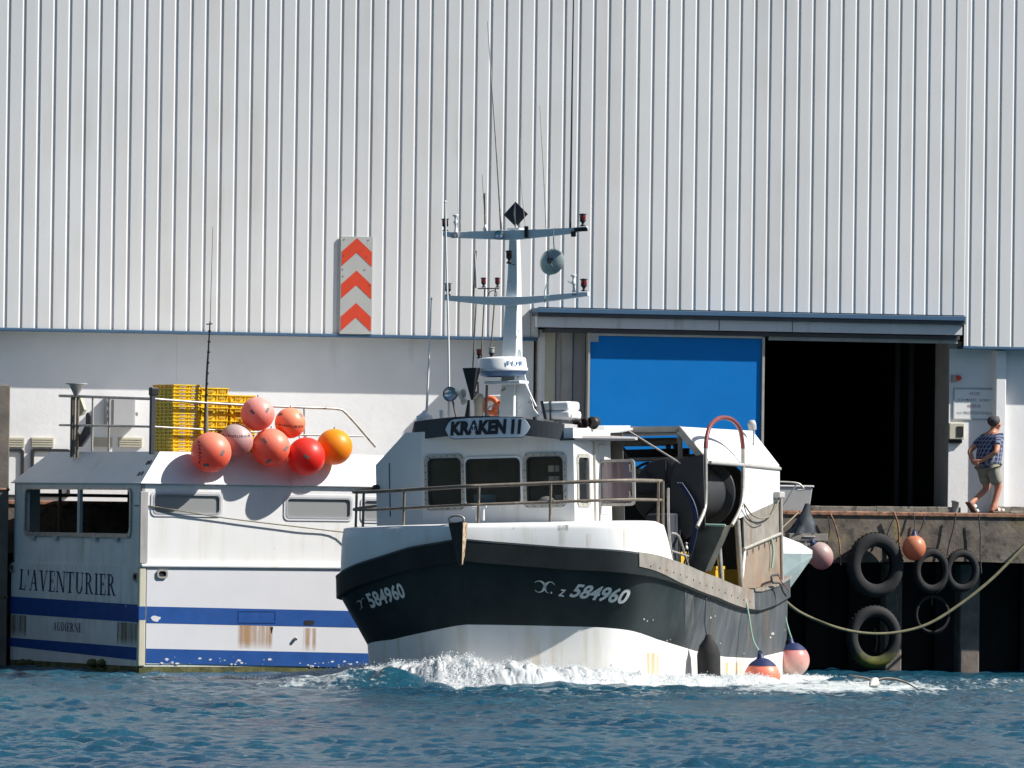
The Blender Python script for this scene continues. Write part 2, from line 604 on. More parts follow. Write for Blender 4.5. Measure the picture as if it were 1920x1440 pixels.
M['greyink'] = mat('faded_grey_letters', (.30, .30, .32), .6)
M['nameplate'] = mat('name_plate', (.60, .66, .74), .4, var=.03)
M['rope'] = mat('rope', (.20, .18, .13), .9, var=.3, vs=20)
M['ropey'] = mat('mooring_rope', (.15, .14, .08), .9, var=.3, vs=6)
M['roped'] = mat('dark_rope', (.05, .05, .05), .9, var=.3, vs=20)
M['ropeg'] = mat('green_rope', (.25, .40, .33), .9, var=.2)
M['blueh'] = mat('blue_hose', (.012, .028, .08), .5)
M['tarp'] = mat('dark_blue_tarp', (.02, .028, .04), .6, var=.3, bump=.6, bs=5)
M['ochre'] = mat('ochre_crate', (.55, .34, .02), .55, var=.15)
M['yellow'] = mat('yellow_crate_plastic', (.90, .60, .025), .4, var=.1, vs=5, sss=.15)
M['wframe'] = mat('window_frame', (.42, .41, .37), .5, .2, var=.15, vs=8, spots=(.12, .10, .08), spam=(.6, .68), spscale=16)
M['gasket'] = mat('window_gasket', (.34, .35, .36), .6)
M['tape'] = mat('grey_tape', (.19, .15, .14), .7)
M['orange'] = mat('orange_plastic', (.75, .16, .05), .5)
M['cyanbox'] = mat('blue_box', (.16, .36, .5), .5)


def glass(name, tint, rough=.05, opac=.35, spec=.6):
    m, nt, b, N, L = nodes(name)
    b.inputs['Base Color'].default_value = (*tint, 1)
    b.inputs['Roughness'].default_value = rough
    b.inputs['Specular IOR Level'].default_value = spec
    tr = N.new('ShaderNodeBsdfTransparent')
    mx = N.new('ShaderNodeMixShader')
    mx.inputs[0].default_value = opac
    L.new(tr.outputs[0], mx.inputs[1])
    L.new(b.outputs[0], mx.inputs[2])
    L.new(mx.outputs[0], N['Material Output'].inputs[0])
    return m


M['glass'] = glass('wheelhouse_glass', (.03, .035, .04), .04, .35)
M['glassp'] = glass('tinted_door_glass', (.16, .12, .14), .06, .8)
M['glassg'] = glass('salted_side_glass', (.30, .31, .31), .25, .9)


def stain_mat(name, col, strength=.85, sc=(9, 9, .4)):
    m, nt, b, N, L = nodes(name)
    b.inputs['Base Color'].default_value = (*col, 1)
    b.inputs['Roughness'].default_value = .8
    f = _ramp(nt, _noise(nt, 1.0, 6, sc, .6), .32, .62)
    tc = N.new('ShaderNodeTexCoord')
    sp = N.new('ShaderNodeSeparateXYZ')
    L.new(tc.outputs['Generated'], sp.inputs[0])
    out = f
    for k, (lo, hi) in ((0, (0, .10)), (0, (1, .90)), (2, (-.05, .35))):
        mm = N.new('ShaderNodeMath'); mm.operation = 'MULTIPLY'
        L.new(out, mm.inputs[0]); L.new(_ramp(nt, sp.outputs[k], lo, hi), mm.inputs[1])
        out = mm.outputs[0]
    mm = N.new('ShaderNodeMath'); mm.operation = 'MULTIPLY'; mm.inputs[1].default_value = strength
    L.new(out, mm.inputs[0])
    tr = N.new('ShaderNodeBsdfTransparent')
    mx = N.new('ShaderNodeMixShader')
    L.new(mm.outputs[0], mx.inputs[0]); L.new(tr.outputs[0], mx.inputs[1]); L.new(b.outputs[0], mx.inputs[2])
    L.new(mx.outputs[0], N['Material Output'].inputs[0])
    return m


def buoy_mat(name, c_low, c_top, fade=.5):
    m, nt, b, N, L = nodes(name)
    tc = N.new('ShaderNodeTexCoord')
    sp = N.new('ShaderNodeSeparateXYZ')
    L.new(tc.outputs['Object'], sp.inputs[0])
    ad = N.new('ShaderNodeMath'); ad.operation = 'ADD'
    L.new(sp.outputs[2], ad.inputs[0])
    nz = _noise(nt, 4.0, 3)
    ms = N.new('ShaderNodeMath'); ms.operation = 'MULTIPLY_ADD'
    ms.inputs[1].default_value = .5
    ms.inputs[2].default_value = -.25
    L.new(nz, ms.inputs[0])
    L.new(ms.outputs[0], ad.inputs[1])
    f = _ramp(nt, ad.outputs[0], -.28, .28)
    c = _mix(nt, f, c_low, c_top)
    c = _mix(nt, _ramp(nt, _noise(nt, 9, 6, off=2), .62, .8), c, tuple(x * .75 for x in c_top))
    L.new(c, b.inputs['Base Color'])
    b.inputs['Roughness'].default_value = .42
    b.inputs['Subsurface Weight'].default_value = .25
    b.inputs['Subsurface Radius'].default_value = (.15, .04, .03)
    b.inputs['Subsurface Scale'].default_value = .4
    # thin inflated skin: part of the light goes through it
    tl = N.new('ShaderNodeBsdfTranslucent')
    L.new(c, tl.inputs[0])
    mx = N.new('ShaderNodeMixShader')
    mx.inputs[0].default_value = .28
    L.new(b.outputs[0], mx.inputs[1]); L.new(tl.outputs[0], mx.inputs[2])
    L.new(mx.outputs[0], N['Material Output'].inputs[0])
    return m

# ------------------------------------------------------------------ water
def wave_height(a, d):
    """a across the picture, d distance from the camera (numpy)"""
    r = np.random.RandomState(3)
    h = np.zeros_like(a)
    for i in range(80):
        lam = .20 * (1.045 ** i)
        th = r.normal(.12, .60)
        k = 2 * math.pi / lam
        amp = .0060 * min(lam, .5) ** .8 * (.45 + r.rand()) * (1 if lam < 1.6 else .6)
        ph = r.rand() * 6.28
        w = np.sin(k * (a * math.sin(th) + d * math.cos(th)) + ph)
        h += amp * (w + .35 * w * np.abs(w))
    g = np.sin(a * .55 + d * .21 + 1) * np.sin(d * .17 - a * .31) + .6 * np.sin(a * 1.3 - d * .4) * np.sin(d * .63 + 2)
    return h * (1 + .38 * g)


def make_water():
    xs = np.concatenate([np.arange(-60, -11, .35), np.arange(-11, 11, .055), np.arange(11, 60, .35)])
    ds = np.concatenate([np.arange(30, 82, .30), np.arange(82, 112, .10), np.arange(112, 145, .085), np.arange(145, 160, .4)])
    Agr, D = np.meshgrid(xs, ds)
    H = wave_height(Agr, D)
    # calm the edges of the detailed patch so that it meets the flat sheet below
    H -= .0
    # wake swell running away from the bow on both sides
    bx, bd = (866 - 960) / FPX * 123.3, 123.3
    for sgn, spread in ((-1, .55), (1, .30)):
        dirx = sgn * math.cos(spread) + math.sin(rad(18)) * .5
        t = (Agr - bx) * sgn
        line = bd + np.clip(t, 0, 30) * (.16 if sgn < 0 else .10) - .6
        H += (.30 if sgn < 0 else .12) * np.exp(-((D - line) / .75) ** 2) * np.exp(-np.clip(t - 1.2, 0, 99) / (1.9 if sgn < 0 else 3.2)) * np.clip(t / 1.2, 0, 1) * (1 + .25 * np.sin(Agr * 5 + D * 3) * np.sin(Agr * 2.1 - D * 4))
    px = CAM.x + VD.x * D + VR.x * Agr
    py = CAM.y + VD.y * D + VR.y * Agr
    n, m = Agr.shape
    V = np.stack([px.ravel(), py.ravel(), H.ravel()], 1)
    idx = np.arange(n * m).reshape(n, m)
    F = np.stack([idx[:-1, :-1].ravel(), idx[:-1, 1:].ravel(), idx[1:, 1:].ravel(), idx[1:, :-1].ravel()], 1)
    b = len(V)
    S = 500
    zz = -.30
    V = np.vstack([V, [(-S, -S, zz), (S, -S, zz), (S, 12, zz), (-S, 12, zz)]])
    faces = F.tolist() + [[b, b + 1, b + 2, b + 3]]
    me = bpy.data.meshes.new('water')
    me.from_pydata(V.tolist(), [], faces)
    me.polygons.foreach_set('use_smooth', [True] * len(faces))
    # where wash and foam lie on the water: behind the stern along the quay, and off the moored boat
    def blob(a0, d0, wa, wd):
        return np.exp(-((Agr - a0) / wa) ** 2 - ((D - d0) / wd) ** 2)
    fo = .95 * blob(4.9, 128, 1.5, 6) + .8 * blob(6.4, 127.5, 1.7, 4.5) + .62 * blob(8.4, 133, 1.6, 2.5) + .5 * blob(-2.6, 126, 2.0, 3.5) + .42 * blob(-5.5, 128.5, 2.6, 2.5) + .55 * blob(-3.0, 122.6, 1.1, 1.3) + .5 * blob(1.0, 120.8, 3.2, 1.6) + .3 * blob(4, 124, 1.5, 2)
    at = me.attributes.new('foam', 'FLOAT', 'POINT')
    at.data.foreach_set('value', np.concatenate([fo.ravel(), np.zeros(4)]).astype(np.float32))
    ob = bpy.data.objects.new('water', me)
    COL.objects.link(ob)
    m, nt, p, N, L = nodes('harbour_water')
    tc = N.new('ShaderNodeTexCoord')
    mp = N.new('ShaderNodeMapping')
    mp.inputs['Rotation'].default_value = (0, 0, YAW)
    mp.inputs['Scale'].default_value = (1.0, .55, 1)
    L.new(tc.outputs['Object'], mp.inputs[0])

    def nz(sc, det, ro):
        x = N.new('ShaderNodeTexNoise')
        x.inputs['Scale'].default_value = sc
        x.inputs['Detail'].default_value = det
        x.inputs['Roughness'].default_value = ro
        L.new(mp.outputs[0], x.inputs[0])
        return x.outputs[0]
    b1 = N.new('ShaderNodeBump'); b1.inputs['Strength'].default_value = .75; b1.inputs['Distance'].default_value = .05
    L.new(nz(12.0, 6, .62), b1.inputs['Height'])
    b2 = N.new('ShaderNodeBump'); b2.inputs['Strength'].default_value = .35; b2.inputs['Distance'].default_value = .12
    L.new(nz(2.2, 4, .6), b2.inputs['Height'])
    L.new(b2.outputs[0], b1.inputs['Normal'])
    L.new(b1.outputs[0], p.inputs['Normal'])
    c = _mix(nt, _ramp(nt, nz(.35, 3, .6), .35, .65), (.006, .045, .082), (.012, .072, .108))
    at = N.new('ShaderNodeAttribute'); at.attribute_name = 'foam'
    s1 = N.new('ShaderNodeMath'); s1.operation = 'MULTIPLY_ADD'; s1.inputs[1].default_value = .45
    L.new(at.outputs['Fac'], s1.inputs[0])
    mx2 = N.new('ShaderNodeMath'); mx2.operation = 'MULTIPLY_ADD'; mx2.inputs[1].default_value = .9
    L.new(nz(11, 5, .65), mx2.inputs[0]); L.new(nz(2.0, 4, .6), mx2.inputs[2])
    L.new(mx2.outputs[0], s1.inputs[2])
    ff = _ramp(nt, s1.outputs[0], 1.21, 1.46)
    c = _mix(nt, ff, c, (.50, .54, .54))
    rg = N.new('ShaderNodeMapRange'); rg.inputs[3].default_value = .14; rg.inputs[4].default_value = .7
    L.new(ff, rg.inputs[0]); L.new(rg.outputs[0], p.inputs['Roughness'])
    L.new(c, p.inputs['Base Color'])
    p.inputs['IOR'].default_value = 1.33
    me.materials.append(m)
    tag(ob, kind='structure')
    return ob


make_water()

# sea bed so that nothing is seen below the sheet, and the far ground behind the quay
mb = MB()
mb.box(-60, 60, 3.2, 90, -3, 2.86)
tag(mb.build('ground', M['apron']), kind='structure')

# unseen hill ring added behind the camera to cut low sky fill
mb = MB()
vs, fs = [], []
NA = 90
for i in range(NA + 1):
    an = rad(-212 + 244 * i / NA)
    for j, (rr_, hh) in enumerate(((260, -1), (300, .45), (360, .85), (430, 1.0), (520, .7))):
        h_ = hh * (78 + 16 * noise.noise(Vector((an * 2.2, 1, 0))) + 8 * noise.noise(Vector((an * 9, 2, 0)))) if hh > 0 else -1
        vs.append((rr_ * math.cos(an), rr_ * math.sin(an) - 20, h_))
for i in range(NA):
    for j in range(4):
        fs.append((i * 5 + j, (i + 1) * 5 + j, (i + 1) * 5 + j + 1, i * 5 + j + 1))
mb.add(vs, fs, 0, True)
tag(mb.build('unseen_sky_blocker', mat('sky_blocker_green', (.045, .06, .025), .95, var=.5, vs=.04)), kind='structure')

# ------------------------------------------------------------------ quay
QT = 2.93
q = empty('quay_wall')
tag(q, 'concrete quay edge with rusty rim above dark piled underside', 'quay')
mb = MB()
# cap beam with a worn lower edge
xs = [-40, -24, -14, -9.6, -6, -2, 1, 3.2, 5.3, 6.9, 8.4, 9.3, 14, 24, 40]
low = [2.05, 2.0, 2.08, 2.0, 2.05, 2.0, 2.05, 2.0, 1.98, 2.02, 2.05, 2.03, 2.0, 2.05, 2.0]
for i in range(len(xs) - 1):
    x0, x1, l0, l1 = xs[i], xs[i + 1], low[i], low[i + 1]
    vs = [(x0, -1, l0), (x1, -1, l1), (x1, 3.3, l1), (x0, 3.3, l0), (x0, -1, QT - .07), (x1, -1, QT - .07), (x1, 3.3, QT - .07), (x0, 3.3, QT - .07)]
    mb.hexa(vs)
mb.build('cap_beam', M['concrete'], q)
MB().box(-40, 40, -.9, 3.3, QT - .066, QT).build('deck_slab', M['apron'], q)
MB().box(-40, 40, -1.03, -.91, QT - .075, QT + .012).build('steel_rim', M['rust'], q, bevel=.02)
for x, y, w in ((7.05, -.35, .33), (8.5, -.35, .38), (4.1, .3, .35), (1.2, -.2, .35), (-1.9, -.2, .35), (-9.2, -.3, .35), (-12, -.3, .35), (10.9, -.3, .35)):
    mb = MB()
    mb.box(x, x + w, y, y + w, -1.4, 2.0)
    mb.build('pile', M['pile'], q, bevel=.03)
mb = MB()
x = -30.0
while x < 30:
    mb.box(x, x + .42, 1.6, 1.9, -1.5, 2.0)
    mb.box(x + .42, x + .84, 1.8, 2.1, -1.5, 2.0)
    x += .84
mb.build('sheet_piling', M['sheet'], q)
# rough threshold along the door
mb = MB()
x = 4.9
i = 0
while x < 8.35:
    w = .5 + .9 * random.random()
    mb.box(x, min(x + w, 8.4), -.62, -.2, QT, QT + .10 + .03 * random.random())
    x += w
tag(mb.build('concrete_kerb', M['rubble'], bevel=.012), 'low crumbling concrete kerb along the open warehouse doorway', 'kerb')

# ------------------------------------------------------------------ warehouse
wh = empty('warehouse')
tag(wh, 'white ribbed steel warehouse with blue sliding door above the quay', 'warehouse')
ZC = 6.03
LOW = .38                      # the rendered wall stands back this far
DX0, DX1, DZ = .33, 8.47, 6.56


def cladding(x0, x1, z0, z1):
    mb = MB()
    prof = []
    x = math.floor(x0 / .2785) * .2785 + .045
    pts = [(x0, 0.0)]
    k = 0
    while x < x1:
        if x > x0:
            pts += [(x, 0), (x + .024, .017), (x + .062, .017), (x + .072, 0)]
        x += .2785
        k += 1
    pts = [p for p in pts if p[0] <= x1] + [(x1, 0.0)]
    n = len(pts)
    vs = [(a, b, z0) for a, b in pts] + [(a, b, z1) for a, b in pts]
    fs = [(i, i + 1, n + i + 1, n + i) for i in range(n - 1)]
    mb.add(vs, fs)
    return mb


cladding(-26, .475, ZC, 12.75).build('cladding', M['clad'], wh)
cladding(.475, 8.62, DZ + .03, 12.75).build('cladding', M['clad'], wh)
cladding(8.62, 26, ZC, 12.75).build('cladding', M['clad'], wh)
mb = MB()
mb.box(-26, 26, .05, .12, DZ + .1, 12.7)
mb.box(-26, .475, .05, .12, ZC + .02, DZ + .1)
mb.box(8.62, 26, .05, .12, ZC + .02, DZ + .1)
mb.box(-26, 26, .121, 16, 12.55, 12.69)
mb.build('backing', M['interior'], wh)
for a, b in ((-26, .475), (8.60, 26)):
    MB().box(a, b, -.03, .36, ZC - .055, ZC - .003).build('drip_trim', M['bluetrim'], wh, bevel=.006)
MB().box(-26, .50, LOW, LOW + .3, QT, ZC - .05).build('rendered_wall', M['render'], wh)
MB().box(W.at(1779, 800, y=LOW).x, 26, LOW, LOW + .3, QT, ZC - .05).build('rendered_wall', M['render'], wh)
# canopy over the doors
MB().box(DX0, DX1 + .015, -.53, -.003, DZ - .085, DZ).build('canopy_flashing', M['bluetrim'], wh, bevel=.008)
MB().box(DX0 + .01, DX1 + .02, -.50, -.05, DZ - .15, DZ - .088).build('canopy_soffit', M['darktrim'], wh)
mb = MB()
for a, b in ((DX0 + .01, 3.78), (3.80, 5.18), (5.195, DX1 - .02)):
    mb.box(a, b, -.42, -.30, 6.215, DZ - .152)
mb.build('fascia', M['fascia'], wh, bevel=.006)
MB().box(DX0 + .3, DX1 - .02, -.28, .45, 6.13, 6.20).build('door_track', M['darktrim'], wh)
MB().box(4.8, 8.43, -.22, -.12, 6.06, 6.128).build('door_track', M['jamb'], wh)
# jambs left of the blue door
P0 = Plane(W, (0, .3, 0))
for nm, x0, x1, mt, y in (('jamb', 1010, 1021, 'render', .25), ('cream_board', 1022, 1040, 'cream', .2), ('jamb', 1041, 1053, 'fascia', .26), ('jamb', 1054, 1072, 'jamb', .05),
                          ('jamb', 1073, 1096, 'grey', .12)):
    P0.o.y = y
    a0, _ = P0.ab(x0, 800)
    a1, _ = P0.ab(x1, 800)
    MB().box(a0, a1, y, y + .35, QT, 6.19).build(nm, M[mt], wh, bevel=.008)
# the blue door
PD = Plane(W, (0, -.22, 0))
a0, b0 = PD.ab(1098, 950)
a1, b1 = PD.ab(1434, 630)
dr = MB().box(a0 + .06, a1 - .06, -.20, -.12, QT + .02, 6.08).build('sliding_door', M['door'], wh)
dr_f = MB()
for r in ((a0, a0 + .045, QT, 6.18), (a1 - .05, a1, QT, 6.12), (a0 + .046, a1 - .051, 6.085, 6.13)):
    dr_f.box(r[0], r[1], -.24, -.10, r[2], r[3])
dr_f.build('door_frame', M['alu'], dr, bevel=.006)
PD.o.y = -.203
g = PD.rect(1102, 626, 1122, 641)
mb = MB()
mb.pbox(PD, g, 0, .01)
mb.build('maker_plate', M['grey'], dr)
mb = MB()
mb.flat(PD, text2('maroc', .02), (g[0] + .08, g[1] + .07, g[2] - .02, g[3] - .03), .014)
mb.board(PD, [(g[0] + .02, g[3] - .02), (g[0] + .05, g[1] + .03), (g[0] + .07, g[3] - .03)], .011, .016)
# dark opening with a right-hand jamb
XJ = W.at(1778, 800, y=LOW).x
MB().box(XJ, XJ + .25, LOW + .004, LOW + .84, QT, 6.12).build('jamb', M['jamb'], wh, bevel=.01)
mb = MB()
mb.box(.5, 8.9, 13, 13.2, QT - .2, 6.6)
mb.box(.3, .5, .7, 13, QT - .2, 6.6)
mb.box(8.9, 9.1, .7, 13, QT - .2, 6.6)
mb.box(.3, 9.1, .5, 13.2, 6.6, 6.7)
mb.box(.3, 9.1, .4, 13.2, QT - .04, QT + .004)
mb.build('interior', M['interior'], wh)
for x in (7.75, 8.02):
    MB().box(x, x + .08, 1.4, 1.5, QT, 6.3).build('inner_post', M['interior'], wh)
# pilaster and downpipe
P0 = Plane(W, (0, LOW - .19, 0))
a0, _ = P0.ab(1866, 800)
a1, _ = P0.ab(1886, 800)
MB().box(a0, a1, LOW - .19, LOW + .1, QT, ZC - .06).build('pilaster', M['render'], wh, bevel=.02)
mb = MB()
P0.o.y = -.06
a0, _ = P0.ab(1802, 300)
mb.box(a0 - .10, a0 + .12, -.012, .03, DZ + .02, 12.74)
mb.build('cover_strip', M['clad'], wh, bevel=.015)
P0.o.y = LOW
a0, _ = P0.ab(338, 700)
MB().box(a0 - .07, a0 + .07, LOW - .012, LOW + .1, QT, ZC - .06).build('wall_joint', M['render'], wh)
# louvred vents and hatches low on the wall
for x0, x1 in ((10, 45), (58, 100), (173, 210), (222, 266)):
    r = P0.rect(x0, 820, x1, 838)
    f = MB().pbox(P0, r, 0, .025).build('vent', M['cream'], wh)
    mb = MB()
    h = (r[3] - r[1]) / 4
    for k in range(4):
        mb.board(P0, [(r[0] + .01, r[1] + h * k), (r[2] - .01, r[1] + h * k), (r[2] - .01, r[1] + h * k + h * .6), (r[0] + .01, r[1] + h * k + h * .6)], .026, .05)
    mb.build('louvre', M['cream'], f)
for x0, x1 in ((-20, 43), (58, 130)):
    r = P0.rect(x0, 841, x1, 935)
    rr = rrect(r[0], r[1] + .02, r[2], r[3], .06)
    f = MB().ring(P0, rr, rrect(r[0] + .05, r[1] + .07, r[2] - .05, r[3] - .05, .04), 0, .05).build('hatch_frame', M['plasticd'], wh)
    MB().pbox(P0, (r[0] + .05, r[1] + .07, r[2] - .05, r[3] - .05), 0, .012).build('hatch', M['plasticw'], f)

# chevron sign on the cladding
PS = Plane(W, (0, -.004, 0))
r = PS.rect(638, 443, 696, 627)
sg = empty('chevron_sign', loc=(r[0], 0, r[1]))
tag(sg, 'tall sign of three red arrowheads pointing up on white ribbed wall', 'sign')
PS = Plane(Frame((r[0], 0, r[1]), X=Vector((1, 0, 0)), Y=Vector((0, 1, 0))), (0, -.004, 0))
w, h = r[2] - r[0], r[3] - r[1]
MB().pbox(PS, (0, 0, w, h), 0, .045).build('panel', M['signgrey'], sg, bevel=.004)
for cy in (.04, 1.30 / 4, .985 - .35 + .0):
    pass
for k in range(3):
    t = h * (.985 - .333 * k)
    l = .02
    mb = MB()
    s1, s2 = h * .142, h * .150
    pts = [(w / 2, t), (w - l, t - s1), (w - l, t - s1 - s2), (w / 2, t - s2), (l, t - s1 - s2), (l, t - s1)]
    mb.add([PS.p(a, b, .049) for a, b in pts], [(0, 3, 2, 1), (0, 5, 4, 3)])
    mb.build('arrowhead', M['signred'], sg)
mb = MB()
for fa, fb in ((.1, .965), (.85, .965), (.1, .8), (.8, .79), (.07, .66), (.75, .66), (.08, .59), (.9, .5)):
    mb.lathe([(.011, 0), (.011, .006), (0, .008)], PS.p(w * fa, h * fb, .046), PS.n, 6)
mb.build('screws', M['darkmetal'], sg)

# things fixed to the rendered wall
PW = Plane(W, (0, LOW, 0))


def wall_box(name, label, cat, x0, y0, x1, y1, dep, mt, extra=None):
    r = PW.rect(x0, y0, x1, y1)
    Fx = Frame((r[0], LOW, r[1]), X=Vector((1, 0, 0)), Y=Vector((0, 1, 0)))
    e = empty(name, loc=(r[0], LOW, r[1]))
    tag(e, label, cat)
    P = Plane(Fx, (0, 0, 0))
    w, h = r[2] - r[0], r[3] - r[1]
    MB().pbox(P, (0, 0, w, h), .003, dep).build('cabinet', M[mt], e, bevel=.012)
    if extra:
        extra(e, P, w, h)
    return e


def ebox(e, P, w, h):
    MB().pbox(P, (.12, .03, w - .03, h - .03), .225, .24).build('door', M['grey'], e, bevel=.004)
    for b in (.12, h * .45, h - .16):
        MB().pbox(P, (.015, b, .05, b + .06), .225, .245).build('hinge', M['darkmetal'], e)
    MB().lathe([(.02, 0), (.02, .03), (.035, .03), (.035, .06)], P.p(w + .0, h * .45, .12), P.ex, 8).build('latch', M['galv'], e)


wall_box('electrical_cabinet', 'large grey electrical cabinet on wall behind the bare pipe railing', 'electrical box', 196, 744, 249, 802, .22, 'grey', ebox)


def sbox(e, P, w, h):
    MB().pbox(P, (w * .5, .05, w * .92, h - .06), .10, .112).build('window', M['plasticd'], e)
    MB().pbox(P, (.02, -.07, w * .9, -.005), .0, .06).build('cable_entry', M['darkmetal'], e)


wall_box('meter_box', 'small cream meter box below the notice beside the doorway', 'meter box', 1777, 793, 1805, 824, .10, 'cream', sbox)


def noticef(e, P, w, h):
    fr = [(-.02, -.02), (w + .02, -.02), (w + .02, h + .02), (-.02, h + .02)]
    MB().ring(P, fr, [(.005, .005), (w - .005, .005), (w - .005, h - .005), (.005, h - .005)], .003, .02).build('frame', M['grey'], e)
    for s, a0, a1, b, hh, mt in (('ACCES', .38, .64, .80, .10, 'redink'), ('A LA MAREE', .08, .55, .60, .08, 'greyink'), ('INTERDIT', .64, .92, .59, .08, 'greyink'), ('RESERVE', .34, .66, .38, .10, 'redink'),
                                 ('AUX', .07, .20, .16, .07, 'greyink'), ('PROFESSIONNELS', .24, .94, .15, .10, 'greyink')):
        mb = MB()
        mb.flat(P, text2(s, .01), (a0 * w, b * h, a1 * w, (b + hh) * h), .014)
        mb.build('lettering', M[mt], e)


nt_ = wall_box('notice_board', 'faded white notice in a thin frame above the meter box', 'sign', 1789, 729, 1863, 786, .01, 'plasticw', noticef)


def beac(e, P, w, h):
    MB().lathe([(.052, 0), (.055, .03), (.03, .08), (0, .09)], P.p(w + .0, h * .55, .06), (P.ex * .8 + P.n).normalized(), 12).build('lamp', M['signred'], e)


wall_box('alarm_beacon', 'small dark box with a red lamp above the notice', 'alarm lamp', 1783, 703, 1793, 716, .09, 'jamb', beac)

# bollard and low rail by the walking man
p = W.at(1791, 962, y=-.6)
mb = MB()
mb.lathe([(.065, 0), (.065, .2), (.075, .2), (.075, .235), (0, .24)], n=14)
tag(mb.build('bollard', M['jamb'], loc=(p.x, -.6, QT)), 'short round grey post on the quay beside the walking man', 'bollard')
a0 = W.at(1858, 960, y=.1)
mb = MB()
mb.box(0, 3.2, -.12, .12, 0, .14)
mb.box(.3, 3.2, -.18, -.125, .0, .05)
tag(mb.build('concrete_block', M['rubble'], loc=(a0.x, .08, QT), bevel=.02), 'low dark concrete block lying behind the walking man', 'block')
# timber pile on the far left
p = W.at(2, 800, y=-1.3)
mb = MB()
mb.box(-.35, .12, -.15, .15, -1.5, 4.98)
for z in (1.2, 3.1):
    mb.box(-.37, .135, -.17, .17, z, z + .05, 1)
tag(mb.build('timber_post', [M['wood'], M['rust']], loc=(p.x, -1.35, 0), bevel=.02), 'thick weathered timber post standing at the quay corner', 'post')


# tyres on the quay face
def tyre(px, py, ro, tw, sy, label, y=-1.22, algae=False, group='tyres hung on the quay'):
    c = W.at(px, py, y=y)
    e = empty('tyre', loc=(c.x, y, c.z))
    tag(e, label, 'tyre', group)
    m_ = M['rubber'] if not algae else M['tyre_algae']
    mb = MB()
    n = 40
    prof = []
    hw = tw * .62
    for r_, y_ in ((ro - tw * .95, -hw * .55), (ro - tw * .8, -hw * .95), (ro - tw * .35, -hw), (ro - tw * .1, -hw * .8), (ro, -hw * .45), (ro, hw * .45), (ro - tw * .1, hw * .8), (ro - tw * .5, hw), (ro - tw * .95, hw * .55)):
        prof.append((r_, y_))
    mb.lathe(prof, ax=(0, 1, 0), n=n)
    mb.v = [(v[0], v[1], v[2] * sy) for v in mb.v]
    for j in range(n):
        a = 2 * math.pi * j / n
        u, w_ = math.cos(a), math.sin(a)
        c0 = Vector((u * (ro + .004), 0, w_ * (ro + .004) * sy))
        mb.box(c0.x - .012, c0.x + .012, -hw * .42, hw * .42, c0.z - .012, c0.z + .012)
    mb.build('casing', m_, e)
    return e


mm, nt, b, N, L = nodes('tyre_algae')
tc = N.new('ShaderNodeTexCoord'); sp = N.new('ShaderNodeSeparateXYZ')
L.new(tc.outputs['Object'], sp.inputs[0])
ad = N.new('ShaderNodeMath'); ad.operation = 'MULTIPLY_ADD'; ad.inputs[1].default_value = .3
L.new(_noise(nt, 9, 4), ad.inputs[0]); L.new(sp.outputs[2], ad.inputs[2])
L.new(_mix(nt, _ramp(nt, ad.outputs[0], -.30, -.12), (.10, .11, .010), (.014, .014, .015)), b.inputs['Base Color'])
b.inputs['Roughness'].default_value = .8
M['tyre_algae'] = mm
tyre(1641, 1060, .52, .23, 1.14, 'largest black tyre hung high on the quay wall')
tyre(1638, 1194, .51, .20, 1.12, 'big tyre near the water with green weed on its bottom', algae=True)
tyre(1746, 1070, .34, .13, 1.2, 'thin small tyre right below the orange float')
tyre(1803, 1070, .33, .12, 1.16, 'small tyre hung on the quay nearest the lichen patch')
tyre(1748, 1152, .33, .05, 1.05, 'thin bare tyre low down in the dark under the rope', y=-1.15)


def cord(name, pts, r, mt, label, cat='rope', n=6, sm=5, group=None, F=W):
    P = [F.w(p) if F is not W else Vector(p) for p in pts]
    o = P[0]
    pp = smoothpath([p - o for p in P], sm) if sm else [p - o for p in P]
    mb = MB()
    mb.tube(pp, r, n)
    ob = mb.build(name, M[mt], loc=o)
    tag(ob, label, cat, group)
    return ob


def wp(px, py, y):
    return W.at(px, py, y=y)


# chains and ropes that hang over the quay edge
for pts, r, mt, lab, nm in (
    ([(1556, 962), (1566, 985), (1574, 1020), (1577, 1060)], .016, 'rust', 'rusty chain hung over the rim beside the grey rope', 'chain'),
    ([(1552, 968), (1556, 990), (1552, 1015), (1549, 1045)], .012, 'roped', 'dark rope hanging beside a rusty chain on the quay', 'rope'),
    ([(1676, 960), (1684, 985), (1686, 1015), (1686, 1045)], .018, 'rust', 'rusty chain hung behind the orange float', 'chain'),
    ([(1676, 972), (1668, 990), (1662, 1008)], .012, 'roped', 'short dark rope slanting above the largest tyre', 'rope'),
    ([(1733, 965), (1730, 985), (1722, 1000)], .012, 'roped', 'thin dark rope slanting down to the orange float', 'rope'),
    ([(1792, 962), (1788, 990), (1780, 1020), (1776, 1042)], .014, 'roped', 'dark rope looped from the short post to a small tyre', 'rope'),
    ([(1835, 965), (1838, 1000), (1838, 1040), (1840, 1075)], .012, 'roped', 'dark line dropping past the yellow lichen patch', 'rope'),
    ([(1748, 1100), (1748, 1125), (1747, 1135)], .008, 'rope', 'thin cord hanging into the thin bare tyre', 'rope'),
    ([(1640, 1178), (1645, 1200), (1641, 1222)], .010, 'rope', 'pale cord inside the weedy tyre', 'rope'),
    ([(1680, 1115), (1682, 1130), (1681, 1150)], .010, 'rust', 'rusty chain between the two big tyres', 'chain'),
):
    cord(nm, [wp(x, y, -1.10) for x, y in pts], r, mt, lab, cat=nm)

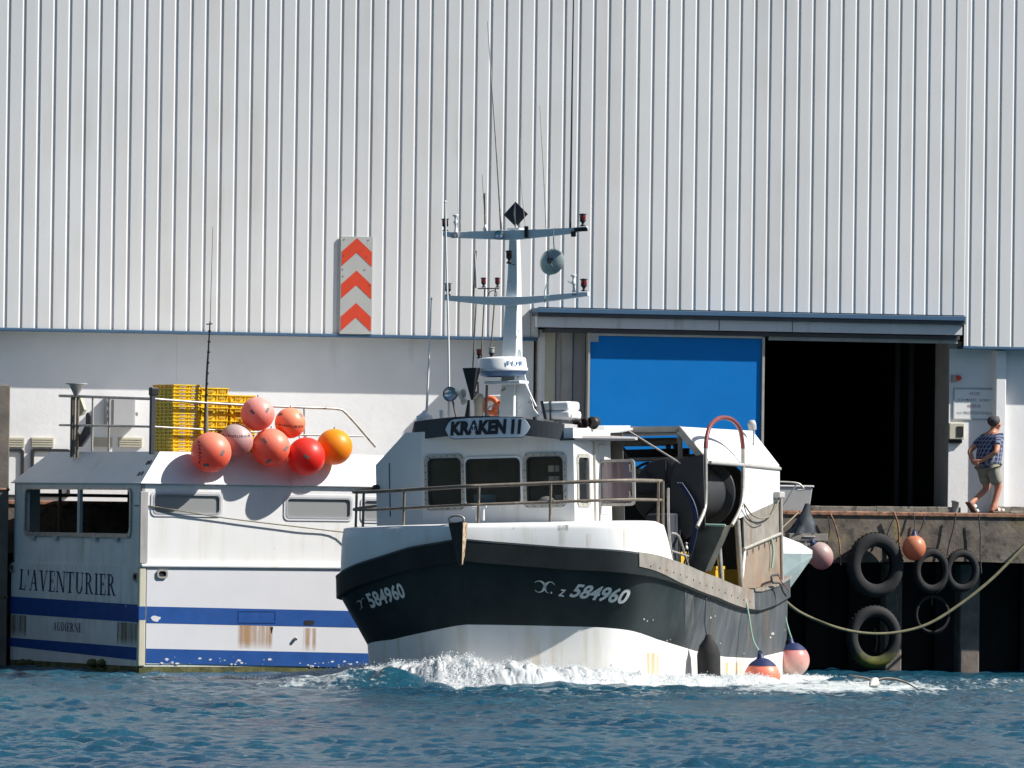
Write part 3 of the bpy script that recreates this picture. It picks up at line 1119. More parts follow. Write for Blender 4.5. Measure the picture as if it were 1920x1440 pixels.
# yellow drain stain patches belong to the concrete; grey bin on the quay
p0, p1 = W.at(1455, 958, y=-.75), W.at(1523, 912, y=-.75)
e = empty('fish_bin', loc=(p0.x, -.75, QT))
tag(e, 'grey plastic fish bin on the quay at the dark doorway', 'bin')
w = p1.x - p0.x
mb = MB()
mb.hexa([(.05, .0, 0), (w - .05, .0, 0), (w - .05, .5, 0), (.05, .5, 0), (0, -.04, .44), (w, -.04, .44), (w, .54, .44), (0, .54, .44)])
mb.build('tub', M['grey'], e, bevel=.02)
MB().box(-.02, w + .02, -.06, .56, .44, .475).build('rim', M['fascia'], e, bevel=.01)
# stacked ironwork hanging below the rim: grey box bracket
p0, p1 = W.at(1478, 1030, y=-1.3), W.at(1551, 1001, y=-1.3)
w, h = p1.x - p0.x, p1.z - p0.z
mb = MB()
mb.box(0, w, 0, .28, h * .55, h)
mb.box(.12, w * .85, .02, .26, 0, h * .55)
for k in range(4):
    mb.box(.16 + k * .13, .19 + k * .13, -.012, 0, .02, h * .5)
mb.box(w * .35, w * .66, -.02, -.005, h * .78, h * .86, 1)
tag(mb.build('steel_ladder_bracket', [M['plate'], M['alu']], loc=(p0.x, -1.36, p0.z), bevel=.006), 'grey metal bracket on the quay face under the dark tarpaulin', 'bracket')
# dark tarpaulin cone
c = W.at(1508, 1000, y=-1.25)
t = W.at(1512, 944, y=-1.15)
mb = MB()
n = 18
vs, fs = [], []
for i in range(7):
    f = i / 6
    for j in range(n):
        a = 2 * math.pi * j / n
        rr_ = (.035 + .21 * f ** 1.2) * (1 + .25 * math.sin(a * 5 + i) * f + .3 * noise.noise(Vector((a * 2, i * .6, 1))))
        vs.append(((t.x - c.x) * (1 - f) + rr_ * math.cos(a) * 1.1 - .02 * f, rr_ * math.sin(a) * .6, (t.z - c.z) * (1 - f)))
for i in range(6):
    for j in range(n):
        fs.append((i * n + j, i * n + (j + 1) % n, (i + 1) * n + (j + 1) % n, (i + 1) * n + j))
mb.add(vs, fs, 0, True)
tag(mb.build('tarpaulin', M['tarp'], loc=(c.x, -1.22, c.z)), 'dark blue tarpaulin gathered to a point over the quay rim', 'tarpaulin')


# ------------------------------------------------------------------ floats
def float_ball(px, py, F, y, rpx, label, c_low, c_top, neck=None, seed=0, group=None, tape=(), words=None, squash=1.0, neckcol='navyink', centre=None):
    # label first or by keyword
    c = centre if centre is not None else F.at(px, py, y=y)
    cw = F.w(c) if F is not W else Vector(c)
    dpt = (cw - CAM).dot(FW)
    r = rpx * dpt / FPX
    e = empty('float', loc=cw)
    tag(e, label, 'float', group)
    neck = Vector(neck or (0, 0, 1)).normalized()
    q_ = Vector((0, 0, 1)).rotation_difference(neck).to_matrix()
    prof = []
    for i in range(25):
        th = math.pi * i / 24
        rr = math.sin(th) * r
        zz = -math.cos(th) * r * squash
        if i > 19:
            k = (i - 19) / 5
            rr = rr * (1 - k) + .085 * r * 2.0 * k * .8
            zz += .16 * r * k * k
        prof.append((rr, zz))
    prof = [(0, -r * squash)] + prof[1:]
    mb = MB()
    mb.lathe(prof, n=36)
    mb.v = [tuple(q_ @ Vector(v)) for v in mb.v]
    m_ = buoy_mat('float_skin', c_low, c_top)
    mb.build('ball', m_, e)
    top = prof[-1][1]
    mb = MB()
    mb.lathe([(r * .34, top - r * .26), (r * .22, top - r * .08), (r * .17, top), (r * .16, top + r * .16), (0, top + r * .18)], n=16)
    for k in range(10):
        pass
    rr = [(math.cos(a) * r * .10, 0, top + r * .22 + math.sin(a) * r * .10) for a in [2 * math.pi * j / 12 for j in range(12)]]
    mb.tube(rr, r * .04, 6, closed=True)
    mb.v = [tuple(q_ @ Vector(v)) for v in mb.v]
    mb.build('neck', M[neckcol], e)
    toc = -FW
    ex = CR
    ez = toc.cross(ex).normalized()

    def sph(a, b, k=1.006):
        rr2 = a * a + b * b
        return (ex * a + ez * b + toc * math.sqrt(max(0, 1 - rr2))) * r * k
    for (a, b, ang) in tape:
        ca, sa = math.cos(rad(ang)), math.sin(rad(ang))
        mb = MB()
        vs = []
        for i in range(5):
            for j in range(3):
                u, v = (i / 4 - .5) * .30, (j / 2 - .5) * .14
                vs.append(sph(a + u * ca - v * sa, b + u * sa + v * ca, 1.008))
        mb.add(vs, [(i * 3 + j, (i + 1) * 3 + j, (i + 1) * 3 + j + 1, i * 3 + j + 1) for i in range(4) for j in range(2)])
        mb.build('tape', M['tape'], e)
    if words:
        s, a0, b0, a1, b1, hh = words
        t = text2(s, .015, space=1.15)
        d = Vector((a1 - a0, b1 - b0))
        up = Vector((-d.y, d.x)).normalized() * hh
        mb = MB()
        vs = []
        for u, v in t[0]:
            q2 = Vector((a0, b0)) + d * u + up * v + up * (-.55 * math.sin(math.pi * u))
            vs.append(sph(q2.x, q2.y, 1.006))
        mb.add(vs, t[1])
        mb.build('lettering', M['ink'], e)
    return e, cw, r


CORAL = ((.96, .12, .06), (.98, .36, .24))
PINK = ((.94, .20, .14), (.96, .50, .44))
SALM = ((.96, .20, .09), (.98, .46, .28))
REDB = ((.85, .02, .012), (.86, .06, .04))
ORAN = ((.92, .28, .01), (.92, .40, .015))
DULL = ((.62, .18, .17), (.66, .55, .52))

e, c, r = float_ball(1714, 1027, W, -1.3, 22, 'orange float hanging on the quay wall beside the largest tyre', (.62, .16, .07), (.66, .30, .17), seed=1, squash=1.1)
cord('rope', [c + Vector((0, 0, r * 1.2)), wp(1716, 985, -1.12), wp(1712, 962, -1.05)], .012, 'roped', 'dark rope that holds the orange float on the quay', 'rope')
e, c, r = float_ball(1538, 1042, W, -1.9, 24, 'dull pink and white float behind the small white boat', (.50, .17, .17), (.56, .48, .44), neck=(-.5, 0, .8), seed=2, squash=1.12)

# ------------------------------------------------------------------ the moored trawler (left)
av = empty('fishing_boat', A)
tag(av, 'white boat with two blue bands moored at the quay, shaded stern to the left', 'fishing boat', 'fishing boats')
PA = Plane(A, (0, 0, 0))                                  # side
PT = Plane(A, (0, 0, 0), (0, -1, 0), (0, 0, 1))           # stern, seen from outside
LW, BW = 4.9, 5.35                                        # side length, stern width
_, zr = PA.ab(272, 905)
ZR = zr                                                   # top of the walls
_, zl = PA.ab(300, 1062)
ZL = zl
zt = 3.80
cr = A.at(302, 848, z=zt)
IN = (.43, .20)                      # how far the roof slopes run in
INF = .68
foot = [(0, 0), (LW, 0), (7.6, 2.3), (LW, BW), (0, BW)]


def inset(d):
    return [(d, d), (LW - d * .3, d), (7.6 - d * 1.6, 2.3), (LW - d * .3, BW - d), (d, BW - d)]


mb = MB()
# hull up to the ledge: green at the waterline, white above
for z0, z1, m_ in ((-.5, .12, 1), (.12, ZL, 0)):
    lo_ = [(x * .985 + .02, y * .99 + .02, z0) for x, y in foot] if z0 < 0 else [(x, y, z0) for x, y in foot]
    hi = [(x, y, z1) for x, y in foot]
    n = 5
    mb.add(lo_ + hi, [(i, (i + 1) % n, n + (i + 1) % n, n + i) for i in range(n)], m_)
mb.add([(x, y, ZL) for x, y in foot], [tuple(range(5))])
mb.build('hull', [M['white3'], M['green']], av)
hs = MB()
hs.pbox(PA, (.12, .16, LW, ZL - .002), .0, .012)
hullside = hs.build('side_plating', M['white2'], av)
hs = MB()
hs.add([PA.p(LW, .14, .004), (7.6, 2.3 - .003, .14), (7.6, 2.3 - .003, ZL), PA.p(LW, ZL, .004)], [(0, 1, 2, 3)])
hs.build('side_plating', M['white2'], av)
MB().box(.0, LW, -.05, .03, ZL - .012, ZL + .04).build('ledge', M['white'], av, bevel=.015)
mb = MB()
a_, b_ = PA.ab(262, 1258)
mb.box(-.03, .10, -.025, .06, .12, ZL + .01)
mb.build('corner_post', M['cream'], av, bevel=.02)
MB().box(-.02, .13, -.012, .04, ZL + .05, ZR - .15).build('corner_trim', M['jamb'], av, bevel=.01)

# walls with windows
SI = .03
PA2 = Plane(A, (0, SI, 0))
win = []
for x0, y0, x1, y1 in ((288, 926, 412, 964), (537, 933, 657, 972), (681, 937, 790, 976)):
    win.append(PA2.rect(x0, y0, x1, y1))
mb = MB()
holed(mb, PA2, (SI, ZL, LW, ZR), win, .05)
side_wall = mb.build('side_wall', M['white'], av)
for wn_ in win:
    e = MB().ring(PA2, rrect(wn_[0] - .05, wn_[1] - .05, wn_[2] + .05, wn_[3] + .05, .09), rrect(wn_[0] + .01, wn_[1] + .01, wn_[2] - .01, wn_[3] - .01, .06), .001, .016).build('window', M['white2'], av)
    MB().ring(PA2, rrect(wn_[0] - .012, wn_[1] - .012, wn_[2] + .012, wn_[3] + .012, .07), rrect(wn_[0] + .02, wn_[1] + .02, wn_[2] - .02, wn_[3] - .02, .055), .0165, .022).build('gasket', M['gasket'], e)
    MB().pbox(PA2, wn_, -.02, -.01).build('pane', M['glassg'], e)
PT2 = Plane(A, (SI, 0, 0), (0, -1, 0), (0, 0, 1))
r1 = PT2.rect(50, 915, 246, 1003)
r1 = (-PT2.ab(50, 955)[0] * -1, PT2.ab(150, 1000)[1], PT2.ab(246, 955)[0], PT2.ab(150, 917)[1])
mid = PT2.ab(150, 955)[0]
mb = MB()
# the opening follows the skewed look of the stern: two panes with a mullion
holed(mb, PT2, (-BW + SI, ZL, -SI, ZR), [r1], .06)
mb.build('stern_wall', M['white3'], av)
fr = MB()
fr.ring(PT2, rrect(r1[0] - .04, r1[1] - .06, r1[2] + .04, r1[3] + .02, .12), rrect(r1[0] + .01, r1[1] + .01, r1[2] - .01, r1[3] - .01, .1), .001, .035)
sw_ = fr.build('stern_window', M['galv'], av)
MB().pbox(PT2, (mid - .05, r1[1], mid + .05, r1[3]), -.03, .03).build('mullion', M['grey'], sw_)
for t_ in (.08, .3, .68, .88):
    a = r1[0] + (r1[2] - r1[0]) * t_
    MB().pbox(PT2, (a - .08, r1[1] - .12, a + .08, r1[1] - .06), .0, .05).build('clip', M['grey'], sw_)
# bow end and far wall (far wall low only: the shelter is open towards the quay)
mb = MB()
mb.add([(LW, SI, ZL), (7.5, 2.3, ZL), (7.5, 2.3, ZR), (LW, SI, ZR)], [(0, 1, 2, 3)])
mb.add([(7.5, 2.3, ZL), (LW, BW - SI, ZL), (LW, BW - SI, ZR), (7.5, 2.3, ZR)], [(0, 1, 2, 3)])
mb.box(SI, LW, BW - .09, BW - SI, ZL, ZL + .55)
mb.box(SI, .5, BW - .09, BW - SI, ZL + .55, ZR)
mb.box(2.6, LW, BW - .09, BW - SI, ZL + .55, ZR)
mb.build('far_walls', M['white3'], av)
mb = MB()
mb.tube([(.9, BW - .06, ZL + .5), (.9, BW - .06, ZR)], .035)
mb.tube([(.1, BW - .06, ZR - .22), (2.6, BW - .06, ZR - .22)], .03)
mb.build('inner_rail', M['brownrail'], av)
MB().box(2.2, 2.3, .1, BW - .1, ZL, ZR).build('bulkhead', M['interior'], av)
MB().box(.1, 2.2, .1, BW - .2, ZL + .0, ZL + .02).build('deck', M['darkmetal'], av)
# hipped roof
r0 = [(0 - .01, -.01, ZR), (LW, -.01, ZR), (7.6, 2.3, ZR), (LW, BW + .01, ZR), (-.01, BW + .01, ZR)]
tp = [(IN[0], IN[1], zt), (LW - .35, IN[1], zt), (6.3, 2.3, zt), (LW - .3, BW - INF, zt), (IN[0], BW - INF, zt)]
mb = MB()
mb.add(r0 + tp, [(i, (i + 1) % 5, 5 + (i + 1) % 5, 5 + i) for i in range(5)] + [(5, 6, 7, 8, 9)])
mb.build('roof', M['white'], av)
mb = MB()
mb.box(-.025, LW, -.025, .02, ZR - .02, ZR + .006)
mb.box(-.025, .02, -.02, BW + .02, ZR - .021, ZR + .005)
mb.build('roof_edge', M['white'], av, bevel=.008)
PR = Plane(A, (0, 0, ZR), (0, -1, 0), Vector((IN[0], 0, zt - ZR)))
mb = MB()
for x, y in ((276, 870), (281, 869), (260, 891), (266, 890)):
    a, b = PR.ab(x, y)
    mb.pbox(PR, (a - .02, b - .02, a + .02, b + .06), .002, .02)
mb.build('roof_fittings', M['darkmetal'], av)


# painted bands and names
def pxpoly(P, pts, c=.004):
    return [P.p(*P.ab(*q), c) for q in pts]


mb = MB()
a1, b1 = PA.ab(640, 1146)
mb.add([PA.p(.12, PA.ab(278, 1168)[1], .016), PA.p(LW, PA.ab(700, 1178)[1], .016), PA.p(LW, PA.ab(700, 1147)[1], .016), PA.p(.12, PA.ab(278, 1137)[1], .016)], [(0, 1, 2, 3)])
mb.build('blue_band', M['blueband'], av)
mb = MB()
mb.add([PA.p(.12, PA.ab(278, 1243)[1], .016), PA.p(LW, PA.ab(700, 1253)[1], .016), PA.p(LW, PA.ab(700, 1226)[1], .016), PA.p(.12, PA.ab(278, 1216)[1], .016)], [(0, 1, 2, 3)])
mb.build('blue_band', M['blueband'], av)
mb = MB()
mb.box(-.034, -.031, -.02, .055, PA.ab(268, 1168)[1], PA.ab(268, 1137)[1])
mb.box(-.033, .09, -.029, -.026, PA.ab(268, 1162)[1], PA.ab(268, 1137)[1])
mb.build('blue_band', M['blueband'], av)
for q in ([(17, 1118), (262, 1134), (260, 1167), (17, 1150)], [(15, 1195), (258, 1214), (257, 1238), (15, 1211)]):
    mb = MB()
    mb.add(pxpoly(PT, q[::-1]), [(0, 1, 2, 3)])
    mb.build('blue_band', M['blueband'], av)


def quadtext(P, t2, TL, TR, BR, BL, c=.005):
    T = [Vector(P.ab(*q)) for q in (TL, TR, BR, BL)]
    vs = []
    for u, v in t2[0]:
        q = (T[3] * (1 - u) + T[2] * u) * (1 - v) + (T[0] * (1 - u) + T[1] * u) * v
        vs.append(P.p(q.x, q.y, c))
    m_ = MB()
    m_.add(vs, t2[1])
    return m_


quadtext(PT, serif2("L'AVENTURIER"), (38, 1067), (217, 1077), (217, 1118), (36, 1106), .006).build('name_lettering', M['navyink'], av)
quadtext(PT, serif2('AUDIERNE'), (100, 1166), (153, 1169), (153, 1186), (99, 1182), .006).build('port_lettering', M['navyink'], av)
# scuppers, ports and fittings
for P, x, y, w_, h_ in ((PA, 303, 1076, 20, 17), (PT, 24, 1065, 8, 16), (PT, 256, 1082, 9, 17)):
    r = P.rect(x - w_ / 2, y - h_ / 2, x + w_ / 2, y + h_ / 2)
    rr = .35 * min(r[2] - r[0], r[3] - r[1])
    c = .013 if P is PA else .002
    f = MB().ring(P, rrect(*r, rr), rrect(r[0] + .03, r[1] + .03, r[2] - .03, r[3] - .03, rr * .8), c, c + .03).build('fairlead', M['galv'], av)
    MB().board(P, rrect(r[0] + .025, r[1] + .025, r[2] - .025, r[3] - .025, rr * .8), c, c + .004).build('opening', M['interior'], f)
r = PA.rect(569, 1163, 588, 1172)
f = MB().board(PA, rrect(*r, .035), .017, .021).build('scupper', M['interior'], av)
r = PA.rect(446, 1145, 516, 1168)
MB().ring(PA, [(r[0], r[1]), (r[2], r[1]), (r[2], r[3]), (r[0], r[3])], [(r[0] + .012, r[1] + .03), (r[2] - .012, r[1] + .03), (r[2] - .012, r[3] - .012), (r[0] + .012, r[3] - .012)], .017, .024).build('freeing_port', M['blueband'], av)
mb = MB()
mb.lathe([(.03, 0), (.03, .05), (.018, .06)], PA.p(*PA.ab(552, 1198), .012), PA.n, 10)
mb.build('outlet', M['galv'], av)
mb = MB()
a, b = PA.ab(509, 1180)
mb.board(PA, [(a - .025, b + .04), (a + .025, b + .04), (a, b - .07)], .013, .02)
mb.build('anode', M['darkmetal'], av)
# rust-brown stains below the ports and scraped white patches
M['stain'] = stain_mat('rust_stain', (.40, .22, .09))
for q in ([(445, 1172), (512, 1174), (510, 1217), (443, 1216)], [(568, 1177), (593, 1178), (592, 1221), (566, 1220)]):
    mb = MB()
    mb.add(pxpoly(PA, q[::-1], .0145), [(0, 1, 2, 3)])
    mb.build('rust_stain', M['stain'], av)
M['stain2'] = stain_mat('brown_stain', (.20, .15, .09), .8)
for q in ([(20, 1152), (50, 1154), (49, 1195), (18, 1193)], [(220, 1166), (258, 1169), (256, 1212), (219, 1209)]):
    mb = MB()
    mb.add(pxpoly(PT, q[::-1], .003), [(0, 1, 2, 3)])
    mb.build('rust_stain', M['stain2'], av)
mb = MB()
random.seed(4)
for k in range(46):
    x = 285 + random.random() ** .8 * 400
    y = 1222 + (x - 278) * .024 + 8 + random.random() * 13
    a, b = PA.ab(x, y)
    s = .006 + .022 * random.random() ** 2
    mb.add([PA.p(a + s * (1 + .8 * random.random()) * math.cos(t), b + s * random.uniform(.5, 1) * math.sin(t), .019) for t in [k2 * 1.05 for k2 in range(6)]], [(0, 1, 2, 3, 4, 5)])
a, b = PA.ab(291, 1160)
mb.add([PA.p(a + .09 * (1 + .25 * math.sin(t * 3.1)) * math.cos(t), b + .05 * (1 + .2 * math.sin(t * 4)) * math.sin(t), .019) for t in [k2 * .52 for k2 in range(12)]], [tuple(range(12))])
tag(mb.build('scraped_paint', M['white2'], av), kind='stuff')
for k in range(4):
    mb = MB()
    a, b = PT.ab((47, 60, 178, 195)[k], 1240)
    mb.ball(PT.p(a, b - .03, .05), .09, 10, sc=(1, 1, .8), wob=.4, seed=k)
    mb.build('weed_clump', M['green'], av)

# top railing
RY = IN[1] + .06


def rl(px, py):
    return A.at(px, py, y=RY)


mb = MB()
tr = [rl(287, 748), rl(380, 755), rl(470, 760), rl(600, 765), rl(632, 767), rl(650, 776), rl(704, 838)]
mb.tube(smoothpath(tr, 3), .024)
mb.tube([rl(287, 800), rl(430, 808), rl(560, 815), rl(682, 818)], .017)
for x, y0, y1 in ((570, 762, 842),):
    mb.tube([rl(x, y0), rl(x + 1, y1)], .016)
zc0, zc1 = rl(287, 748).z, rl(287, 800).z
sx = IN[0] + .06
cx = rl(287, 748).x
# stern run of the railing
st = A.at(112, 742, x=cx)
mb.tube([rl(287, 748), (cx, st.y, st.z)], .026)
s2 = A.at(112, 797, x=cx)
mb.tube([rl(287, 800), (cx, s2.y, s2.z)], .02)
for px in (205,):
    p = A.at(px, 745, x=cx)
    mb.tube([p, (p.x, p.y, zt)], .02)
p = A.at(174, 743, x=cx)
mb.tube([p, (p.x, p.y, zt)], .02)
mb.build('top_railing', M['galv'], av)
mb = MB()
p = rl(284, 846)
mb.box(cx - .05, cx + .03, RY - .04, RY + .04, zt - .05, rl(284, 728).z)
mb.build('corner_stanchion', M['navy'], av, bevel=.01)
mb = MB()
mb.box(cx - .06, cx + .09, RY - .05, RY + .07, rl(284, 742).z, rl(284, 726).z)
mb.build('floodlight', M['plasticd'], av, bevel=.02)
# aerial post on the rail and a bound pole
mb = MB()
p0, p1, p2 = A.at(384, 800, y=RY), A.at(388, 700, y=RY), A.at(394, 603, y=RY)
mb.tube([p0, p1, p2], [.024, .020, .012])
for k in range(9):
    q = p0.lerp(p2, .1 + k * .1)
    mb.tube([q, q + Vector((0, 0, .03))], .027, 6)
mb.tube([p2, A.at(399, 425, y=RY)], [.006, .004], 5)
mb.tube([A.at(387, 608, y=RY), A.at(398, 607, y=RY)], .012, 5)
mb.build('aerial', M['darkmetal'], av)
mb = MB()
mb.tube([A.at(388, 846, y=RY), A.at(386, 800, y=RY), A.at(387, 756, y=RY)], [.05, .045, .03])
mb.build('stanchion', M['rope'], av)
# day shape and mast bundle at the stern rail
p = A.at(143, 745, x=cx)
mb = MB()
zt1 = A.at(143, 719, x=cx).z
zt0 = A.at(143, 741, x=cx).z
mb.lathe([(.045, zt0), (.13, zt1 - .02), (.19, zt1 - .012), (.19, zt1 + .003), (0, zt1 + .006)], (p.x, p.y, 0), n=20)
mb.build('funnel_shape', M['jamb'], av)
mb = MB()
for px, r_ in ((136, .035), (140, .022), (146, .03)):
    q = A.at(px, 745, x=cx - .02)
    mb.tube([q, (q.x, q.y, zt - .1)], r_, 8)
mb.build('pole_bundle', M['brownrail'], av)
Pq = Plane(A, (cx + .12, 0, 0), (0, -1, 0), (0, 0, 1))
mb = MB()
mb.board(Pq, [Pq.ab(*q) for q in ((142, 838), (148, 812), (156, 815), (166, 795), (166, 776), (170, 773), (175, 780), (175, 812), (156, 838))][::-1], 0, .06)
mb.build('anchor_fluke', M['navy'], av, bevel=.01)
mb = MB()
mb.board(Pq, [Pq.ab(*q) for q in ((143, 742), (149, 742), (158, 768), (153, 778), (143, 782))][::-1], -.05, .0)
mb.build('anchor_board', M['cream'], av)


# ------------------------------------------------------------------ yellow fish crates in three stacks
def crate(hgt, w, l, label, group):
    e = empty('fish_crate', A)
    tag(e, label, 'crate', group)
    mb = MB()
    t = .012
    hx, hy = w / 2, l / 2
    tap = .02
    # tapered body: four walls and a base
    for (x0, y0, x1, y1) in ((-hx, -hy, hx, -hy), (hx, -hy, hx, hy), (hx, hy, -hx, hy), (-hx, hy, -hx, -hy)):
        d = Vector((x1 - x0, y1 - y0, 0)).normalized()
        n_ = Vector((d.y, -d.x, 0))
        L_ = math.hypot(x1 - x0, y1 - y0)
        a = Vector((x0, y0, 0)) + d * tap - n_ * tap
        b = Vector((x1, y1, 0)) - d * tap - n_ * tap
        a2, b2 = Vector((x0, y0, hgt)) + d * .0 - n_ * .006, Vector((x1, y1, hgt)) - n_ * .006
        mb.add([a, b, b2, a2, a - n_ * t, b - n_ * t, b2 - n_ * t, a2 - n_ * t], [(0, 1, 2, 3), (7, 6, 5, 4), (3, 2, 6, 7)])
        k = 5
        for i in range(k + 1):
            q = a.lerp(b, i / k)
            q2 = a2.lerp(b2, i / k)
            mb.hexa([q - d * .008 + n_ * .0, q + d * .008 + n_ * .0, q + d * .008 + n_ * .018, q - d * .008 + n_ * .018,
                     q2 - d * .008, q2 + d * .008, q2 + d * .008 + n_ * .01, q2 - d * .008 + n_ * .01])
    mb.box(-hx + tap, hx - tap, -hy + tap, hy - tap, 0, .01)
    mb.build('body', M['yellow'], e)
    mb = MB()
    ro = [(-hx - .012, -hy - .012), (hx + .012, -hy - .012), (hx + .012, hy + .012), (-hx - .012, hy + .012)]
    ri = [(-hx + .012, -hy + .012), (hx - .012, -hy + .012), (hx - .012, hy - .012), (-hx + .012, hy - .012)]
    Pz = Plane(A, (0, 0, 0), (1, 0, 0), (0, 1, 0))
    mb.ring(Pz, ro, ri, hgt - .018, hgt + .001)
    mb.build('rim', M['yellow'], e)
    for x0, x1 in ((-hx * .55, -hx * .08), (hx * .35, hx * .8)):
        mb = MB()
        mb.box(x0, x1, -hy - .003, -hy + .02, hgt * .25, hgt * .62)
        mb.build('hand_hole', M['crate_label'] if hgt < .08 else M['ochre'], e)
    return e


M['crate_label'] = mat('pale_crate_strip', (.62, .50, .42), .6)
ORD = ['topmost', 'second', 'third', 'fourth', 'fifth', 'sixth', 'seventh', 'eighth', 'ninth', 'tenth', 'eleventh', 'twelfth', 'thirteenth', 'fourteenth',
       'fifteenth', 'sixteenth', 'seventeenth', 'eighteenth', 'nineteenth', 'twentieth', 'twenty-first', 'twenty-second', 'bottom']


def copy_thing(e):
    c = e.copy()
    COL.objects.link(c)
    for ch in list(e.children):
        d = ch.copy()
        COL.objects.link(d)
        d.parent = c
        d.matrix_parent_inverse = ch.matrix_parent_inverse.copy()
    return c


SY = RY + .10
for name, x0p, x1p, topp, hgt, wid, ly in (('tall left', 325, 374, 721, .061, .50, .84), ('middle', 377, 427, 727, .107, .50, .72), ('right', 432, 478, 741, .107, .46, .7)):
    yf = SY
    xa, xb = A.at(x0p, 800, y=yf).x, A.at(x1p, 800, y=yf).x
    ztop = A.at((x0p + x1p) / 2, topp, y=yf).z
    n = int(round((ztop - zt) / hgt))
    hgt = (ztop - zt - .005) / n
    proto = None
    for k in range(n):
        lab = f'{ORD[n - 1 - k]} yellow crate{"" if k == n - 1 else " from the top"} of the {name} stack behind the floats'
        if proto is None:
            e = proto = crate(hgt, xb - xa, ly, lab, 'yellow fish crates stacked on the roof')
        else:
            e = copy_thing(proto)
            e['label'] = lab
        yy = yf + ly / 2 + random.uniform(-.006, .006)
        e.matrix_world = A.M @ Matrix.Translation(Vector(((xa + xb) / 2 + random.uniform(-.008, .008), yy, zt + .003 + k * hgt))) @ Matrix.Rotation(random.uniform(-.01, .01), 4, 'Z')

# ------------------------------------------------------------------ floats tied to that railing
GF = 'floats tied to the railing of the moored boat'
sl = (Vector((0, IN[1], zt - ZR))).normalized()
sn = Vector((0, -sl.z, sl.y))


def afloat(px, py, rpx, extra, *a, yy=None, **k):
    # stand off the sloping roof by its radius plus extra
    lo, lq = A.lray(px, py)
    r = rpx * 132.0 / FPX
    t = ((Vector((0, 0, ZR)) + sn * (r + extra)) - lo).dot(sn) / lq.dot(sn)
    c = lo + lq * t
    if yy is not None:
        c = A.at(px, py, y=yy)
    k['neck'] = (k.get('neck', (0, 0, 0))[0], 1.2, .25)
    return float_ball(px, py, A, None, rpx, *a, centre=c, group=GF, **k)


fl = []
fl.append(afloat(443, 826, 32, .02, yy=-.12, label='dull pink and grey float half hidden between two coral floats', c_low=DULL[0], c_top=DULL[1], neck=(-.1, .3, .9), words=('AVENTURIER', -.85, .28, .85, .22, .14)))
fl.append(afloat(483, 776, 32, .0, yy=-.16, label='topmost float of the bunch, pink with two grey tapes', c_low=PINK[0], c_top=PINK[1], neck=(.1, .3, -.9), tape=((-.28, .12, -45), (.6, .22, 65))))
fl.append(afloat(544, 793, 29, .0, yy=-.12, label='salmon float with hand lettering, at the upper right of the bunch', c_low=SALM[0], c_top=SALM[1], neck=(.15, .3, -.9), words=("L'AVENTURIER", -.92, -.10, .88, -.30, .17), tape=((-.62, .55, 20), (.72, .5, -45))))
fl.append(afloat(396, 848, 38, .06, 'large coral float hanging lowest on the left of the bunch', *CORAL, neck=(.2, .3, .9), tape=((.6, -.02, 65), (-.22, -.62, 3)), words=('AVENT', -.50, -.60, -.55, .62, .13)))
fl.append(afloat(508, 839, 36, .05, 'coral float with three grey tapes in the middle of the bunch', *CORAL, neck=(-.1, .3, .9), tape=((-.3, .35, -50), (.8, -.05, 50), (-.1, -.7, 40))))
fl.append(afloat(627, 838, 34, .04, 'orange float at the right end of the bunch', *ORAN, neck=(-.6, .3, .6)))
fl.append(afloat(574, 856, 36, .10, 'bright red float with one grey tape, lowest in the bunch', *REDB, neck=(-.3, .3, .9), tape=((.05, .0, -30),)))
for i, (e, c, r) in enumerate(fl):
    up = A.w(A.at((443, 476, 540, 412, 500, 600, 560)[i], (808, 764, 762, 806, 812, 815, 815)[i], y=RY))
    nk = e.children[1]
    s_ = 1 if c.z < up.z else -1
    cord('rope', [c + Vector((0, 0, r * 1.1 * s_)), (c + up) / 2 + Vector((.0, .05, 0)), up], .009, 'roped', ['dark lashing of the dull pink float', 'dark lashing of the topmost pink float', 'dark lashing of the salmon float',
         'dark lashing of the large coral float', 'dark lashing of the middle coral float', 'dark lashing of the orange end float', 'dark lashing of the bright red float'][i] + ' to the railing', 'rope', sm=3)
cord('rope', [A.w(A.at(252, 948, x=-.0)), A.w(A.at(290, 950, y=-.01)), A.w(A.at(420, 971, y=-.02)), A.w(A.at(560, 988, y=-.03)), A.w(A.at(645, 998, y=-.05)), A.w(A.at(760, 1010, y=-.4))], .011, 'rope',
     'thin pale line stretched along the white side below the windows', 'rope')

# ------------------------------------------------------------------ the trawler under way (centre)
kr = empty('fishing_boat', K)
tag(kr, 'black and white fishing boat under way in the middle, mast full of lamps, bow wave', 'fishing boat', 'fishing boats')
B_, U_, P_, Q_ = 2.58, 2.5, 5.0, .56
SHEER = [(0, 2.47), (.4, 2.33), (.9, 2.20), (1.6, 2.09), (2.4, 2.03), (3.85, 1.90), (5.1, 1.75), (5.9, 1.68), (6.9, 1.56), (8.0, 1.46), (8.9, 1.45), (10.0, 1.53), (11.3, 1.68)]
BOOT = [(0, 1.05), (.8, 1.0), (1.6, .93), (3.3, .71), (5.5, .49), (7.2, .37), (9, .32), (11.4, .43)]
LEN = 11.2


def HB(d):
    if d <= 0:
        return 0
    x = ((2.45 * d) ** -6 + 2.66 ** -6) ** (-1 / 6)
    return x - .03 * max(0, d - 2.2) - .009 * max(0, d - 8) ** 2


def HW(d):
    if d <= 0:
        return 0
    x = ((1.85 * d) ** -6 + 2.32 ** -6) ** (-1 / 6)
    return x - .006 * max(0, d - 8) ** 2


def zsheer(u): return lerpt(SHEER, u)
def zboot(u): return lerpt(BOOT, u)


